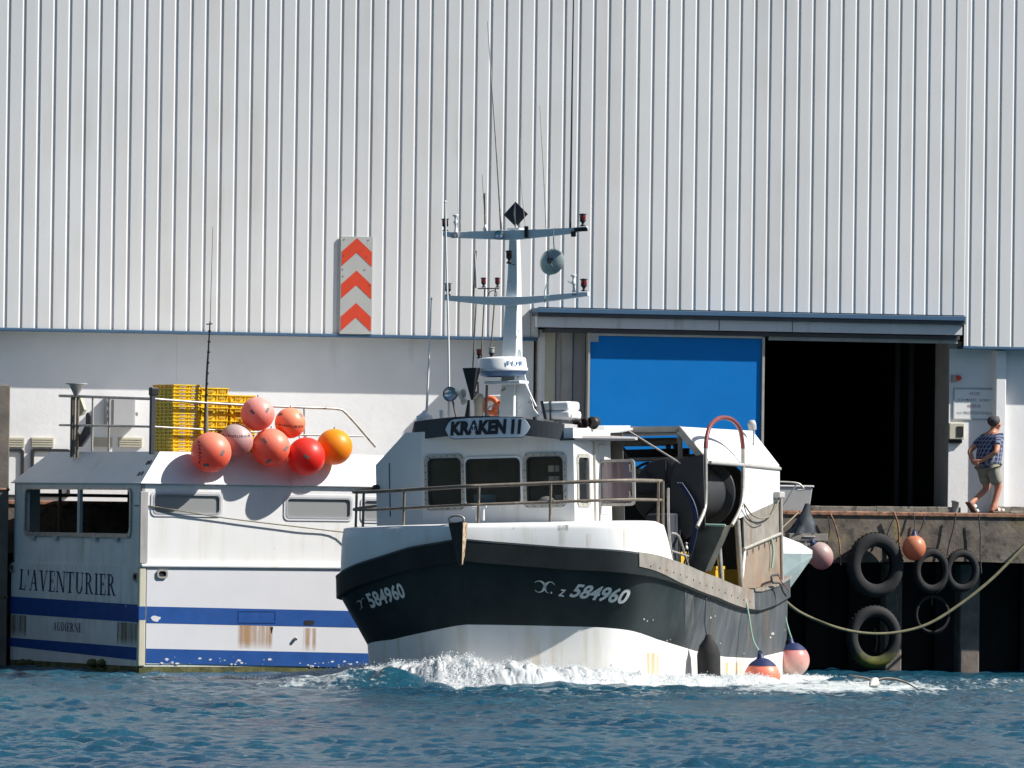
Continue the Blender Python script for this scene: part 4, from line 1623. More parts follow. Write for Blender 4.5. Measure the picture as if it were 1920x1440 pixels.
LEV = [  # z(u), stem offset, weight of deck curve
    (lambda u: -.7, .95, -.3),
    (lambda u: 0.0, .62, .0),
    (lambda u: zboot(u) * .5, .60, .02),
    (lambda u: zboot(u), .57, .06),
    (lambda u: zboot(u) + (zsheer(u) - .33 - zboot(u)) * .33, .50, .36),
    (lambda u: zboot(u) + (zsheer(u) - .33 - zboot(u)) * .66, .42, .66),
    (lambda u: zsheer(u) - .34, .34, .94),
    (lambda u: zsheer(u) - .02, .27, 1.0),
]
DS = [0, .05, .12, .2, .3, .4, .5, .6, .68, .75, .82, .9, .98, 1.07, 1.17, 1.3, 1.45, 1.6, 1.8, 2.05, 2.45, 2.9, 3.4, 4, 4.6, 5.2, 5.8, 6.4, 7, 7.6, 8.2, 8.8, 9.4, 10, 10.5, LEN]


def sdrop(u, side):
    # the boat leans into its turn: the starboard shoulder sits lower
    return .27 * min(1, max(0, (u - .64) / .8)) ** 1.1 if side < 0 else 0.0


def hullpt(lev, d, side, out=0.0):
    zf, st, w = lev
    dd = d * (LEN - st) / LEN
    u = st + dd
    x = (1 - w) * HW(dd) + w * HB(dd)
    z = zf(u)
    return Vector((side * (x + out), u, z - (sdrop(u, side) * min(1, .55 + .5 * w) if z > .2 else 0)))


mb = MB()
rows = []
for lev in LEV:
    rows.append([hullpt(lev, d, -1) for d in DS[::-1]] + [hullpt(lev, d, 1) for d in DS])
n = len(rows[0])
vs = [p for r_ in rows for p in r_]
for i in range(len(rows) - 1):
    fs = [(i * n + j, i * n + j + 1, (i + 1) * n + j + 1, (i + 1) * n + j) for j in range(n - 1) if j != len(DS) - 1]
    if i == 0:
        mb.add(vs, fs, 1, True)
    elif i < 3:
        for f in fs:
            mb.f.append(f); mb.m.append(1); mb.s.append(True)
    elif i == 3:
        up_ = len(mb.v)
        mb.v += [tuple(v) for v in vs]
    if i >= 3:
        for f in fs:
            mb.f.append(tuple(q_ + up_ for q_ in f)); mb.m.append(0); mb.s.append(True)
# transom
mb.add([r_[0] for r_ in rows] + [r_[-1] for r_ in rows], [(i, i + 1, 9 + i - 0, 8 + i) for i in range(0)] + [tuple(list(range(8)) + list(range(15, 7, -1)))], 0)
M['hullmix'] = None
m, nt, b, N, L = nodes('black_hull')
# forward part glossy black, after part scuffed grey: wear grows towards the stern
tc = N.new('ShaderNodeTexCoord'); sp = N.new('ShaderNodeSeparateXYZ')
L.new(tc.outputs['Object'], sp.inputs[0])
ad = N.new('ShaderNodeMath'); ad.operation = 'MULTIPLY_ADD'; ad.inputs[1].default_value = 5.0
L.new(_noise(nt, .9, 5), ad.inputs[0]); L.new(sp.outputs[1], ad.inputs[2])
f = _ramp(nt, ad.outputs[0], 6.6, 8.6)
c1 = _mix(nt, _ramp(nt, _noise(nt, 2), .3, .7), (.014, .021, .022), (.026, .036, .037))
c2 = _mix(nt, _ramp(nt, _noise(nt, 3, 6, (1, 1, .35), off=4), .3, .7), (.055, .068, .078), (.12, .13, .135))
c = _mix(nt, f, c1, c2)
c = _mix(nt, _ramp(nt, _noise(nt, 5, 4, off=9), .74, .75), c, (.32, .31, .29))
L.new(c, b.inputs['Base Color'])
b.inputs['Roughness'].default_value = .45
b.inputs['Specular IOR Level'].default_value = .18
bp = N.new('ShaderNodeBump'); bp.inputs['Strength'].default_value = .25; bp.inputs['Distance'].default_value = .02
L.new(_noise(nt, 2.5, 4), bp.inputs['Height']); L.new(bp.outputs[0], b.inputs['Normal'])
M['hullblack'] = m
hull_mb = mb
mb.build('hull', [M['hullblack'], M['boot']], kr)
HBVH = mb.bvh()


def strip(name, mt, u0, u1, side, zlo, zhi, out0, out1, dl=None, k=1, cap=True, dfun=None):
    """a plank that follows the deck curve; zlo/zhi functions of u"""
    ds = [d for d in DS if u0 < d < u1]
    ds = [u0] + ds + [u1]
    m_ = MB()
    sides = [side] if side else [-1, 1]
    pts = []
    if side:
        pts = [(side, d) for d in ds]
    else:
        pts = [(-1, d) for d in ds[::-1]] + [(1, d) for d in ds]
    vs = []
    for sd_, d in pts:
        lev = (lambda u: 0, .27, 1.0)
        p = hullpt(lev, d, sd_)
        for (o_, zf) in ((out0, zlo), (out1, zlo), (out1, zhi), (out0, zhi)):
            q = Vector((p.x + sd_ * o_ * min(1, d / .12), p.y - o_ * max(0, 1 - d / .5), zf(p.y) - sdrop(p.y, sd_)))
            vs.append(q)
    ends = [k for k in range(1, len(pts)) if pts[k - 1][0] != pts[k][0]]
    cuts = [0] + ends + [len(pts)]
    for j in range(4):
        j2 = (j + 1) % 4
        for c0_, c1_ in zip(cuts, cuts[1:]):
            rng = list(range(c0_, c1_)) + ([] if c1_ == len(pts) else [c1_])
            vv = [vs[i * 4 + q_] for i in rng for q_ in (j, j2)]
            m_.add(vv, [(2 * i, 2 * i + 2, 2 * i + 3, 2 * i + 1) for i in range(len(rng) - 1)], 0, True)
    m_.add(vs[:4], [(0, 1, 2, 3)])
    m_.add(vs[-4:], [(3, 2, 1, 0)])
    if mt is None:
        return m_
    return m_.build(name, M[mt], kr)


strip('rubbing_strake', 'black', 0, LEN, 0, lambda u: zsheer(u) - .33, lambda u: zsheer(u), -.06, .045)
strip('strake_cap', 'wornblack', 0, LEN, 0, lambda u: zsheer(u) + .001, lambda u: zsheer(u) + .03, -.10, .05)
strip('strake_plate', 'plate', 1.35, 8.35, 1, lambda u: zsheer(u) - .20 - min(.10, max(0, (u - 1.6) * .05)), lambda u: zsheer(u) + .035, .046, .058)
strip('strake_plate', 'wornblack', 8.37, LEN, 1, lambda u: zsheer(u) - .31, lambda u: zsheer(u) + .005, .046, .056)
strip('gunwale_rail', 'plate', 8.3, LEN, 1, lambda u: zsheer(u) + .006, lambda u: zsheer(u) + .06, -.03, .085)
for d in [1.7 + .42 * k for k in range(16)]:
    p = hullpt((lambda u: 0, .27, 1), d, 1)
    MB().lathe([(.014, 0), (.014, .008), (0, .01)], (p.x + .058, p.y, zsheer(p.y) - .17), (1, -.1, 0), 6).build('rivet', M['darkmetal'], kr)


# white bulwark of the foredeck
def ztop(u):
    return 2.63 if u < 2.9 else max(zsheer(u) + .02, 2.63 - .95 * ((u - 2.9) / .75) ** 2.2)


def deckin(u):
    return 2.63


UE = 3.62
mb = MB()
ds = [d for d in DS if d < UE] + [3.1, 3.3, 3.45, UE]
ds = sorted(set(ds))
pl = [(-1, d) for d in ds[::-1]] + [(1, d) for d in ds]
vs = []
for sd_, d in pl:
    p = hullpt((lambda u: 0, .27, 1), d, sd_)
    k = min(1, d / .3)
    zt_ = ztop(p.y)
    zb_ = zsheer(p.y) - sdrop(p.y, sd_)
    tx = lambda o: p.x - sd_ * o * k
    vs += [Vector((tx(.02), p.y + .02, zb_)), Vector((tx(.06), p.y + .03, zb_ + (zt_ - zb_) * .75)), Vector((tx(.09), p.y + .05, zt_ - .012)), Vector((tx(.13), p.y + .09, zt_)),
           Vector((tx(.30), p.y + .2, zt_ + .015))]
fs = []
for i in range(len(pl) - 1):
    if i == len(ds) - 1:
        continue
    for j in range(4):
        fs.append((i * 5 + j, (i + 1) * 5 + j, (i + 1) * 5 + j + 1, i * 5 + j + 1))
m_half = len(ds) - 1
for i in range(m_half):
    a, b = i, len(pl) - 1 - i
    fs.append((a * 5 + 4, (a + 1) * 5 + 4, (b - 1) * 5 + 4, b * 5 + 4))
fs.append((0, 1, 2, 3, 4, (len(pl) - 1) * 5 + 4, (len(pl) - 1) * 5 + 3, (len(pl) - 1) * 5 + 2, (len(pl) - 1) * 5 + 1, (len(pl) - 1) * 5))
mb.add(vs, fs, 0, True)
mb.build('bulwark', M['white'], kr)
BBVH = mb.bvh()
# starboard side continues
mb = MB()
for d0, d1 in zip([3.4, 5, 7, 9], [5, 7, 9, 10.8]):
    p, q = hullpt((lambda u: 0, .27, 1), d0, -1), hullpt((lambda u: 0, .27, 1), d1, -1)
    mb.hexa([p + Vector((.05, 0, zsheer(p.y))), q + Vector((.05, 0, zsheer(q.y))), q + Vector((.1, 0, zsheer(q.y))), p + Vector((.1, 0, zsheer(p.y))),
             p + Vector((.1, 0, 2.3)), q + Vector((.1, 0, 2.1)), q + Vector((.15, 0, 2.1)), p + Vector((.15, 0, 2.3))])
mb.build('side_bulwark', M['white'], kr)
# working deck
mb = MB()
mb.add([(-2.25, 3.3, .9), (2.3, 3.3, .9), (2.15, 11.2, .9), (-2.1, 11.2, .9)], [(0, 1, 2, 3)])
mb.build('working_deck', M['chute'], kr)

# stem post with its mooring ring
PZ = Plane(K, (0, .0, 0))
y0 = -.22
q = [K.at(*p, y=y0) for p in ((840, 982), (867, 982), (872, 1050), (858, 1050))]
mb = MB()
t0, t1 = K.at(840, 981, y=y0), K.at(867, 981, y=y0)
l0, l1 = Vector((.02, .1, 1.98)), Vector((.10, .1, 1.98))
mb.hexa([(-.035, .22, 1.96), (.03, .22, 1.96), (.03, .32, 1.96), (-.035, .32, 1.96), (t0.x, y0, t0.z), (t1.x, y0, t0.z + .02), (t1.x + .0, .045, t0.z + .02), (t0.x, .045, t0.z)])
mb.build('stem_post', M['black'], kr, bevel=.012)
mb = MB()
mb.hexa([(.031, .225, 1.98), (.037, .225, 1.98), (.037, .31, 1.98), (.031, .31, 1.98), (t1.x + .002, y0 + .01, t0.z + .005), (t1.x + .010, y0 + .01, t0.z + .005), (t1.x + .014, y0 + .24, t0.z + .005), (t1.x + .004, y0 + .24, t0.z + .005)])
mb.build('stem_plate', mat('worn_stem_plate', (.55, .42, .28), .6, var=.3, vs=8, spots=RUST, spam=(.5, .65)), kr)
c0 = K.at(855, 974, y=y0 + .1)
mb = MB()
mb.tube([(c0.x + .13 * math.cos(a), c0.y + .02, c0.z + .062 * math.sin(a)) for a in [2 * math.pi * k / 20 for k in range(20)]], .018, 8, closed=True)
mb.build('mooring_ring', M['galv'], kr)
# mooring bitts on the foredeck
mb = MB()
for px in (894, 906):
    a, b = K.at(px, 976, y=.9), K.at(px, 951, y=.9)
    mb.tube([a, b], .022, 10)
mb.tube([K.at(886, 952, y=.9), K.at(912, 949, y=.9)], .02, 8)
mb.build('bitts', M['plasticw'], kr)

# bow rail
def railpt(sd_, d, z, inn=.30):
    p = hullpt((lambda u: 0, .27, 1), d, sd_)
    k = min(1, d / .5)
    inn = .34 if sd_ < 0 else inn
    return Vector((p.x - sd_ * inn * k * .7, p.y + inn * .75 * (1 - min(1, d / 2.6)) + .02, z))


def railz(x, top):
    zl_, zr_ = (3.19, 3.29) if top else (2.90, 2.98)
    return zl_ + (zr_ - zl_) * (x + 2.3) / 4.6


seq = [(-1, d) for d in (2.9, 2.3, 1.7, 1.2, .8, .5, .3, .15, .05)] + [(1, d) for d in (.05, .15, .3, .5, .8, 1.2, 1.7, 2.3, 2.9, 3.3)]
mt_ = MB()
for top in (True, False):
    pts = []
    for sd_, d in seq:
        p = railpt(sd_, d, 0)
        z = railz(p.x, top)
        if sd_ < 0:
            z += max(0, d - .8) * .045
        pts.append(Vector((p.x, p.y, z)))
    mt_.tube(smoothpath(pts, 3), .030 if top else .024, 8)
rail = mt_.build('bow_rail', M['brownrail'], kr)
for sd_, d in ((-1, 2.2), (-1, 1.25), (-1, .62), (1, .10), (1, .62), (1, 3.28), (1, 3.0)):
    p = railpt(sd_, d, 0)
    z = railz(p.x, True) + (max(0, d - .8) * .045 if sd_ < 0 else 0)
    zb_ = ztop(p.y) if not (sd_ > 0 and d > 3.2) else zsheer(p.y)
    b_ = (p.x * 1.0 + .05 * sd_ * 0, p.y, min(zb_, 2.64))
    MB().tube([(p.x + .03, p.y, z), b_], .023, 8).build('rail_post', M['brownrail'], rail)

# ---------------- wheelhouse
YF = 2.05
PF = Plane(K, (0, YF, 0))
al, bl = PF.ab(793, 980)
ar, br_ = PF.ab(1078, 980)
_, zroof = PF.ab(930, 806)
ZB, ZRF = 2.60, zroof
wins = [PF.rect(802, 860, 866, 949), PF.rect(873, 861, 977, 945), PF.rect(987, 857, 1057, 944)]
mb = MB()
holed(mb, PF, (al, ZB, ar, ZRF), wins, .05)
front = mb.build('wheelhouse_front', M['white'], kr)
for i, r in enumerate(wins):
    big = i == 1
    ou = .035 if big else .06
    e = MB().ring(PF, rrect(r[0] - ou, r[1] - ou, r[2] + ou, r[3] + ou, .10), rrect(r[0] + .012, r[1] + .012, r[2] - .012, r[3] - .012, .075), .001, .016).build('window', M['wframe'] if not big else M['white'], kr)
    MB().ring(PF, rrect(r[0] - .0, r[1] - .0, r[2] + .0, r[3] + .0, .085), rrect(r[0] + .03, r[1] + .03, r[2] - .03, r[3] - .03, .065), .017, .022).build('gasket', M['darkmetal'], e)
    MB().pbox(PF, (r[0] - .005, r[1] - .005, r[2] + .005, r[3] + .005), -.035, -.028).build('pane', M['glass'], e)
    if not big:
        mb = MB()
        per = []
        w_, h_ = r[2] - r[0], r[3] - r[1]
        for k in range(6):
            for bb in (r[1] - .035, r[3] + .035):
                per.append((r[0] + w_ * k / 5, bb))
        for k in range(1, 7):
            for aa in (r[0] - .035, r[2] + .035):
                per.append((aa, r[1] + h_ * k / 7))
        for a, b in per:
            mb.lathe([(.011, 0), (.009, .006), (0, .008)], PF.p(a, b, .016), PF.n, 6)
        mb.build('bolts', M['darkmetal'], e)
# starboard quarter facet, port facet, side, back
yl = 2.75
pl_ = K.at(705, 900, y=yl)
zch = K.at(705, 872, y=yl).z
mb = MB()
xl = pl_.x
c_in = .55
PLF = Plane(K, (xl, yl, 0), Vector((al - xl, YF - yl, 0)))
a_t = PLF.ab(760, 823)[0]
W_ = math.hypot(al - xl, YF - yl)
mb.board(PLF, [(0, ZB - .25), (W_, ZB - .25), (W_, ZRF), (a_t, ZRF), (0, zch)], -.04, 0)
lf = mb.build('starboard_facet', M['white'], kr)
a0, b0 = PLF.ab(730, 868)
a1, b1 = PLF.ab(731, 968)
MB().pbox(PLF, (a0 - .01, b1, a0 + .012, b0), .0, .006).build('door_gap', M['ink'], lf)
mb = MB()
h0 = PLF.ab(709, 915)
mb.lathe([(.05, 0), (.06, .03), (.05, .09), (0, .09)], PLF.p(h0[0], h0[1], 0), PLF.n, 14)
mb.build('deck_lamp', M['plasticd'], kr)
yp = 2.85
pr_ = K.at(1112, 900, y=yp)
xr = pr_.x
PRF = Plane(K, (ar, YF, 0), Vector((xr - ar, yp - YF, 0)))
Wp = math.hypot(xr - ar, yp - YF)
r = PRF.rect(1082, 856, 1105, 945)
r = (r[0] + .02, r[1], min(r[2], Wp - .04), r[3])
mb = MB()
holed(mb, PRF, (0, ZB, Wp, ZRF), [r], .05)
mb.build('port_facet', M['white'], kr)
e = MB().ring(PRF, rrect(r[0] - .05, r[1] - .05, r[2] + .04, r[3] + .05, .08), rrect(r[0] + .015, r[1] + .015, r[2] - .015, r[3] - .015, .06), .001, .016).build('window', M['wframe'], kr)
MB().pbox(PRF, (r[0] - .004, r[1] - .004, r[2] + .004, r[3] + .004), -.03, -.024).build('pane', M['glass'], e)
# door side
ydoor = 4.0
PSD = Plane(K, (xr, yp, 0), (K.at(1146, 900, y=ydoor).x - xr, ydoor - yp, 0))
Wd = math.hypot(K.at(1146, 900, y=ydoor).x - xr, ydoor - yp)
MB().pbox(PSD, (0, ZB - .1, Wd, ZRF - .02), -.05, 0).build('port_side', M['white'], kr)
mb = MB()
mb.pbox(PSD, (.02, 2.4, .07, ZRF - .15), .001, .03)
mb.build('door_post', M['alu'], kr)
mb = MB()
mb.pbox(PSD, (.40, ZRF - 1.4, .95, ZRF - .25), .001, .012)
mb.build('side_panel', M['white'], kr, bevel=.006)
# open door leaf seen face on
YD = 3.3
PDL = Plane(K, (0, YD, 0))
r = PDL.rect(1122, 862, 1192, 948)
dl_ = MB().ring(PDL, rrect(*r, .08), rrect(r[0] + .045, r[1] + .045, r[2] - .045, r[3] - .045, .05), -.02, .03).build('open_door', M['galv'], kr)
MB().pbox(PDL, (r[0] + .04, r[1] + .04, r[2] - .04, r[3] - .04), -.004, .004).build('pane', M['glassp'], dl_)
for py in (882, 932):
    a, b = PDL.ab(1183, py)
    mb = MB()
    mb.lathe([(.03, 0), (.03, .02), (.015, .03)], PDL.p(a, b, .01), PDL.n, 10)
    mb.tube([PDL.p(a, b, .03), PDL.p(a - .01, b + .10, .035)], .014, 6)
    mb.build('handle', M['galv'], dl_)
for py in (880, 905, 935):
    a, b = PDL.ab(1122, py)
    MB().pbox(PDL, (a - .07, b - .05, a + .02, b + .05), -.01, .02).build('hinge', M['galv'], dl_)
# aft part of the house with openings that let daylight through
YB = 4.2
mb = MB()
holed(mb, Plane(K, (0, YB, 0)), (-1.9, ZB, xr + .1, ZRF - .05), [(K.at(1027, 880, y=YB).x, K.at(1027, 885, y=YB).z, K.at(1049, 880, y=YB).x, K.at(1030, 873, y=YB).z), (K.at(1027, 880, y=YB).x, K.at(1027, 902, y=YB).z, K.at(1049, 880, y=YB).x, K.at(1030, 893, y=YB).z)], .04)
mb.build('wheelhouse_back', M['chute'], kr)
MB().box(xl + .02, xl + .06, yl, YB, ZB - .3, zch).build('starboard_side', M['white'], kr)
mb = MB()
mb.box(-1.1, ar - .1, YF + .08, YF + .5, ZB + .2, wins[1][1] - .02)
mb.build('console', M['jamb'], kr)
mb = MB()
a = PF.rect(884, 928, 920, 948)
mb.box(a[0], a[2], YF + .12, YF + .3, wins[1][1] - .02, a[3])
mb.build('blue_box', M['cyanbox'], kr, bevel=.01)
mb = MB()
a = PF.rect(994, 922, 1034, 948)
mb.ball(((a[0] + a[2]) / 2, YF + .3, a[1]), (a[2] - a[0]) / 2, 14, sc=(1, .8, .9))
a = PF.rect(1036, 928, 1053, 948)
mb.box(a[0], a[2], YF + .15, YF + .3, a[1], a[3])
a = PF.rect(944, 942, 978, 948)
mb.box(a[0], a[2], YF + .15, YF + .4, a[1], a[3])
mb.build('cockpit_gear', M['plasticw'], kr)
# roof: visor with curved dark fascia
vis = []
_vt = ((757, 2.62), (768, 2.45), (800, 2.1), (840, 1.86), (880, 1.74), (920, 1.70), (960, 1.72), (1000, 1.80), (1035, 1.92), (1057, 2.05))
for px in [757, 762, 768] + [777 + 10 * k for k in range(29)]:
    yy = lerpt([(757, 2.62), (768, 2.48)], px) if px < 769 else 1.70 + .52 * abs((px - 922) / 150) ** 2.2 * (1.0 if px < 922 else .85)
    t = (px - 757) / 300
    top = K.at(px, 796 - 16 * math.sin(math.pi * min(1, t * .93 + .05)) if px > 772 else 826, y=yy)
    bot = K.at(px, 829 - 15 * math.sin(math.pi * (t * .9 + .02)), y=yy)
    vis.append((bot, top))
mb = MB()
vs = []
for b_, t_ in vis:
    vs += [b_, t_]
for b_, t_ in vis:
    vs += [b_ + Vector((0, .05, 0)), t_ + Vector((0, .05, 0))]
n = len(vis)
fs = []
for i in range(n - 1):
    fs += [(2 * i, 2 * i + 2, 2 * i + 3, 2 * i + 1), (2 * n + 2 * i, 2 * n + 2 * i + 1, 2 * n + 2 * i + 3, 2 * n + 2 * i + 2), (2 * i + 1, 2 * i + 3, 2 * n + 2 * i + 3, 2 * n + 2 * i + 1), (2 * i, 2 * n + 2 * i, 2 * n + 2 * i + 2, 2 * i + 2)]
fs += [(2 * n - 2, 4 * n - 2, 4 * n - 1, 2 * n - 1), (0, 1, 2 * n + 1, 2 * n)]
mb.add(vs, fs)
fascia = mb.build('roof_fascia', M['navy'], kr)
FBVH = mb.bvh()
ztp = max(t_.z for _, t_ in vis) - .10
mb = MB()
mb.prism([(b_.x, b_.y + .05, b_.z + .02) for b_, _ in vis] + [(1.75, 3.0, vis[-1][0].z + .02), (1.75, 4.4, vis[-1][0].z + .02), (-1.8, 4.4, vis[0][0].z + .02)], (0, 0, .05))
mb.build('roof', M['jamb'], kr)
mb = MB()
mb.box(vis[-1][0].x - .05, vis[-1][0].x, 2.1, 4.3, vis[-1][0].z + .075, vis[-1][1].z)
mb.prism([(vis[1][0].x + .25, 2.7, ztp - .1), (vis[-1][0].x - .06, 2.2, ztp - .1), (vis[-1][0].x - .06, 4.3, ztp - .1), (vis[1][0].x + .25, 4.3, ztp - .1)], (0, 0, .05))
mb.build('roof_top', M['grey'], kr)
zrt = ztp - .05
# thin visor plate along the right
mb = MB()
a, b = K.at(1050, 826, y=2.0), K.at(1078, 824, y=2.0)
mb.hexa([(a.x, 2.0, a.z), (b.x, 2.0, a.z), (1.95, 3.6, a.z), (a.x, 3.6, a.z), (a.x, 2.0, a.z + .035), (b.x, 2.0, a.z + .035), (1.95, 3.6, a.z + .035), (a.x, 3.6, a.z + .035)])
mb.build('visor_plate', M['navy'], kr)
# name board
nb = [(836, 806), (842, 790), (850, 786.5), (915, 782.5), (980, 782.5), (987, 787), (994, 801), (988, 815), (980, 819.5), (915, 820.5), (848, 823), (841, 819)]
mb = MB()


def onfascia(pts, off):
    return [K.at(x, y, y=1.70 + .52 * abs((x - 922) / 150) ** 2.2 * (1.0 if x < 922 else .85) - off) for x, y in pts]


def smooth_board(mbx, x0, x1, top, bot, off0, off1, n=14):
    for i in range(n):
        xa, xb = x0 + (x1 - x0) * i / n, x0 + (x1 - x0) * (i + 1) / n
        q = onfascia([(xa, bot(xa)), (xb, bot(xb)), (xb, top(xb)), (xa, top(xa))], off0)
        q2 = [p + Vector((0, -(off1 - off0), 0)) for p in q]
        mbx.hexa([q[0], q[1], q[1] + Vector((0, .0, 0)), q[0], q2[0], q2[1], q2[1], q2[0]]) if False else None
        mbx.add(q2 + q, [(0, 1, 2, 3), (3, 2, 6, 7), (1, 0, 4, 5), (0, 3, 7, 4), (2, 1, 5, 6)])


def ntop(x):
    return lerpt([(836, 804), (843, 790), (850, 786.5), (880, 784), (915, 782.7), (950, 782.2), (980, 783.4), (987, 788), (994, 800)], x)


def nbot(x):
    return lerpt([(836, 807), (842, 818), (849, 822.5), (880, 821.6), (915, 820.6), (950, 820.2), (980, 819.5), (987, 814), (994, 802)], x)


smooth_board(mb, 836, 994, ntop, nbot, .012, .03, 30)
name = mb.build('name_board', M['nameplate'], kr)
mb = MB()
smooth_board(mb, 834.5, 995.5, lambda x: ntop(x) - 1.3, lambda x: nbot(x) + 1.3, .002, .020, 30)
mb.build('name_board_edge', M['ink'], name)


def on_fascia_text(s, TL, TR, BR, BL, off, bold=.035, shear=0.0):
    t = text2(s, bold, shear)
    m_ = MB()
    TL, TR, BR, BL = map(Vector, (TL, TR, BR, BL))
    pts = []
    for u, v in t[0]:
        q = (BL * (1 - u) + BR * u) * (1 - v) + (TL * (1 - u) + TR * u) * v
        pts.append((q.x, q.y))
    m_.add(onfascia(pts, off), t[1])
    return m_


on_fascia_text('KRAKEN', (846, 790.5), (950, 785.5), (948, 813.5), (844, 817), .042, .060, .0).build('lettering', M['ink'], name)
on_fascia_text('II', (959.5, 786), (978, 786.4), (975.5, 813.8), (957.5, 813.8), .042, .012, .0).build('lettering', M['ink'], name)
mb = MB()
for a, b in ((888, 793), (888, 807)):
    pass
q = onfascia([(887.3, 795), (888.9, 795), (888.4, 808), (886.6, 808)], .046)
mb.add(q, [(3, 2, 1, 0)])
q = onfascia([(883.5, 803), (885, 806.5), (887.5, 808), (890, 806.5), (891.8, 803), (891.6, 808), (887.5, 811.5), (883.3, 808)], .0465)
mb.add(q, [(7, 6, 5, 4, 3, 2, 1, 0)])
q = onfascia([(885, 797.5), (891, 797.5), (891, 799), (885, 799)], .047)
mb.add(q, [(3, 2, 1, 0)])
mb.build('anchor_emblem', M['nameplate'], name)

# scuffs, chips and rust weeps on the hull and bulwark
m_ = MB()
random.seed(21)
for x, y, s in ((1207, 1161, 4), (1213, 1164, 3), (1224, 1162, 2.5), (1250, 1201, 3), (1256, 1199, 2), (1332, 1158, 4), (1340, 1155, 2.5), (1448, 1188, 6), (1444, 1195, 4), (1350, 1206, 3), (1421, 1218, 2), (1062, 1052, 2), (905, 1028, 2), (980, 1022, 2.5), (760, 1030, 2), (1394, 1225, 2.5)):
    s *= .62
    m_.on(K, HBVH, ([(.5 + .5 * math.cos(t) * random.uniform(.5, 1), .5 + .5 * math.sin(t) * random.uniform(.5, 1)) for t in [k * .785 for k in range(8)]], [tuple(range(8))]), ((x - s, y - s), (x + s, y - s), (x + s, y + s), (x - s, y + s)), .008)
tag(m_.build('paint_chips', M['grey'], kr), kind='stuff')
for x0, y0, x1, y1, col, st in ((1212, 1224, 1240, 1286, (.50, .36, .14), .55), (1352, 1238, 1372, 1290, (.52, .38, .12), .6), (1376, 1238, 1390, 1290, (.40, .30, .10), .5), (1284, 1100, 1300, 1210, (.16, .17, .17), .6),
                            (1400, 1135, 1412, 1220, (.22, .16, .12), .5), (1330, 1130, 1342, 1220, (.14, .13, .12), .6), (1430, 1130, 1445, 1215, (.20, .15, .11), .4)):
    m_ = MB()
    n_ = 5
    m_.on(K, HBVH, ([(i / n_, j / n_) for j in range(n_ + 1) for i in range(n_ + 1)], [(j * (n_ + 1) + i, j * (n_ + 1) + i + 1, (j + 1) * (n_ + 1) + i + 1, (j + 1) * (n_ + 1) + i) for j in range(n_) for i in range(n_)]), ((x0, y0), (x1, y0), (x1, y1), (x0, y1)), .006)
    if m_.v:
        m_.build('weep_stain', stain_mat('weep_stain', col, st, (7, 7, .5)), kr)
for x0, y0, x1, y1, col, st in ((1046, 984, 1066, 996, (.25, .24, .22), .7), (1048, 996, 1062, 1026, (.50, .44, .34), .4), (1168, 988, 1180, 1040, (.55, .45, .25), .45), (1100, 1000, 1112, 1034, (.5, .46, .38), .3)):
    m_ = MB()
    m_.on(K, BBVH, ([(i / 4, j / 4) for j in range(5) for i in range(5)], [(j * 5 + i, j * 5 + i + 1, (j + 1) * 5 + i + 1, (j + 1) * 5 + i) for j in range(4) for i in range(4)]), ((x0, y0), (x1, y0), (x1, y1), (x0, y1)), .005)
    if m_.v:
        m_.build('weep_stain', stain_mat('weep_stain', col, st, (9, 9, .6)), kr)

# registration on both bows
for tl, tr, br2, bl2, s, sh, nm in (((1076, 1093), (1183, 1104), (1175, 1134), (1066, 1119), '584960', .28, 'registration_number'),
                                    ((1050, 1104), (1062, 1105.5), (1059, 1119), (1046, 1116.5), 'Z', .15, 'registration_letter'),
                                    ((684, 1113), (752, 1091), (763, 1120), (698, 1141), '584960', .0, 'registration_number')):
    m_ = MB()
    m_.on(K, HBVH, text2(s, .03, sh), (tl, tr, br2, bl2), .012)
    m_.build(nm, M['whiteink'], kr)


def swash(c0, sx_, sy_):
    """an ornate letter X drawn as two crossing curls"""
    vs, fs = [], []
    for pts in ([(0, .82), (.14, .97), (.34, .95), (.50, .70), (.52, .45), (.58, .18), (.72, .02)],
                [(1.0, .78), (.86, .97), (.68, .93), (.55, .70), (.50, .45), (.40, .15), (.20, .03), (.02, .18)]):
        sp_ = smoothpath([Vector((x, y, 0)) for x, y in pts], 4)
        k = len(sp_)
        o = len(vs)
        for i, p in enumerate(sp_):
            t = (sp_[min(i + 1, k - 1)] - sp_[max(i - 1, 0)]).normalized()
            w_ = .018 + .055 * math.sin(math.pi * i / (k - 1)) ** 2
            vs += [(p.x - t.y * w_, p.y + t.x * w_), (p.x + t.y * w_, p.y - t.x * w_)]
        fs += [(o + 2 * i, o + 2 * i + 1, o + 2 * i + 3, o + 2 * i + 2) for i in range(k - 1)]
    return vs, fs


m_ = MB()
m_.on(K, HBVH, swash(0, 1, 1), ((1003, 1088), (1040, 1091), (1038, 1113), (1002, 1110)), .012)
m_.on(K, HBVH, ([(0, 0), (1, 0), (1, 1), (0, 1)], [(0, 1, 2, 3)]), ((1032, 1109), (1035, 1109.5), (1035, 1113), (1032, 1112.5)), .012)
m_.build('registration_letter', M['whiteink'], kr)
m_ = MB()
m_.on(K, HBVH, swash(0, 1, 1), ((668, 1128), (684, 1119), (684, 1138), (676, 1144)), .012)
m_.build('registration_letter', M['grey'], kr)

# ---------------- mast
YM = 3.1


def km(px, py, y=YM):
    return K.at(px, py, y=y)


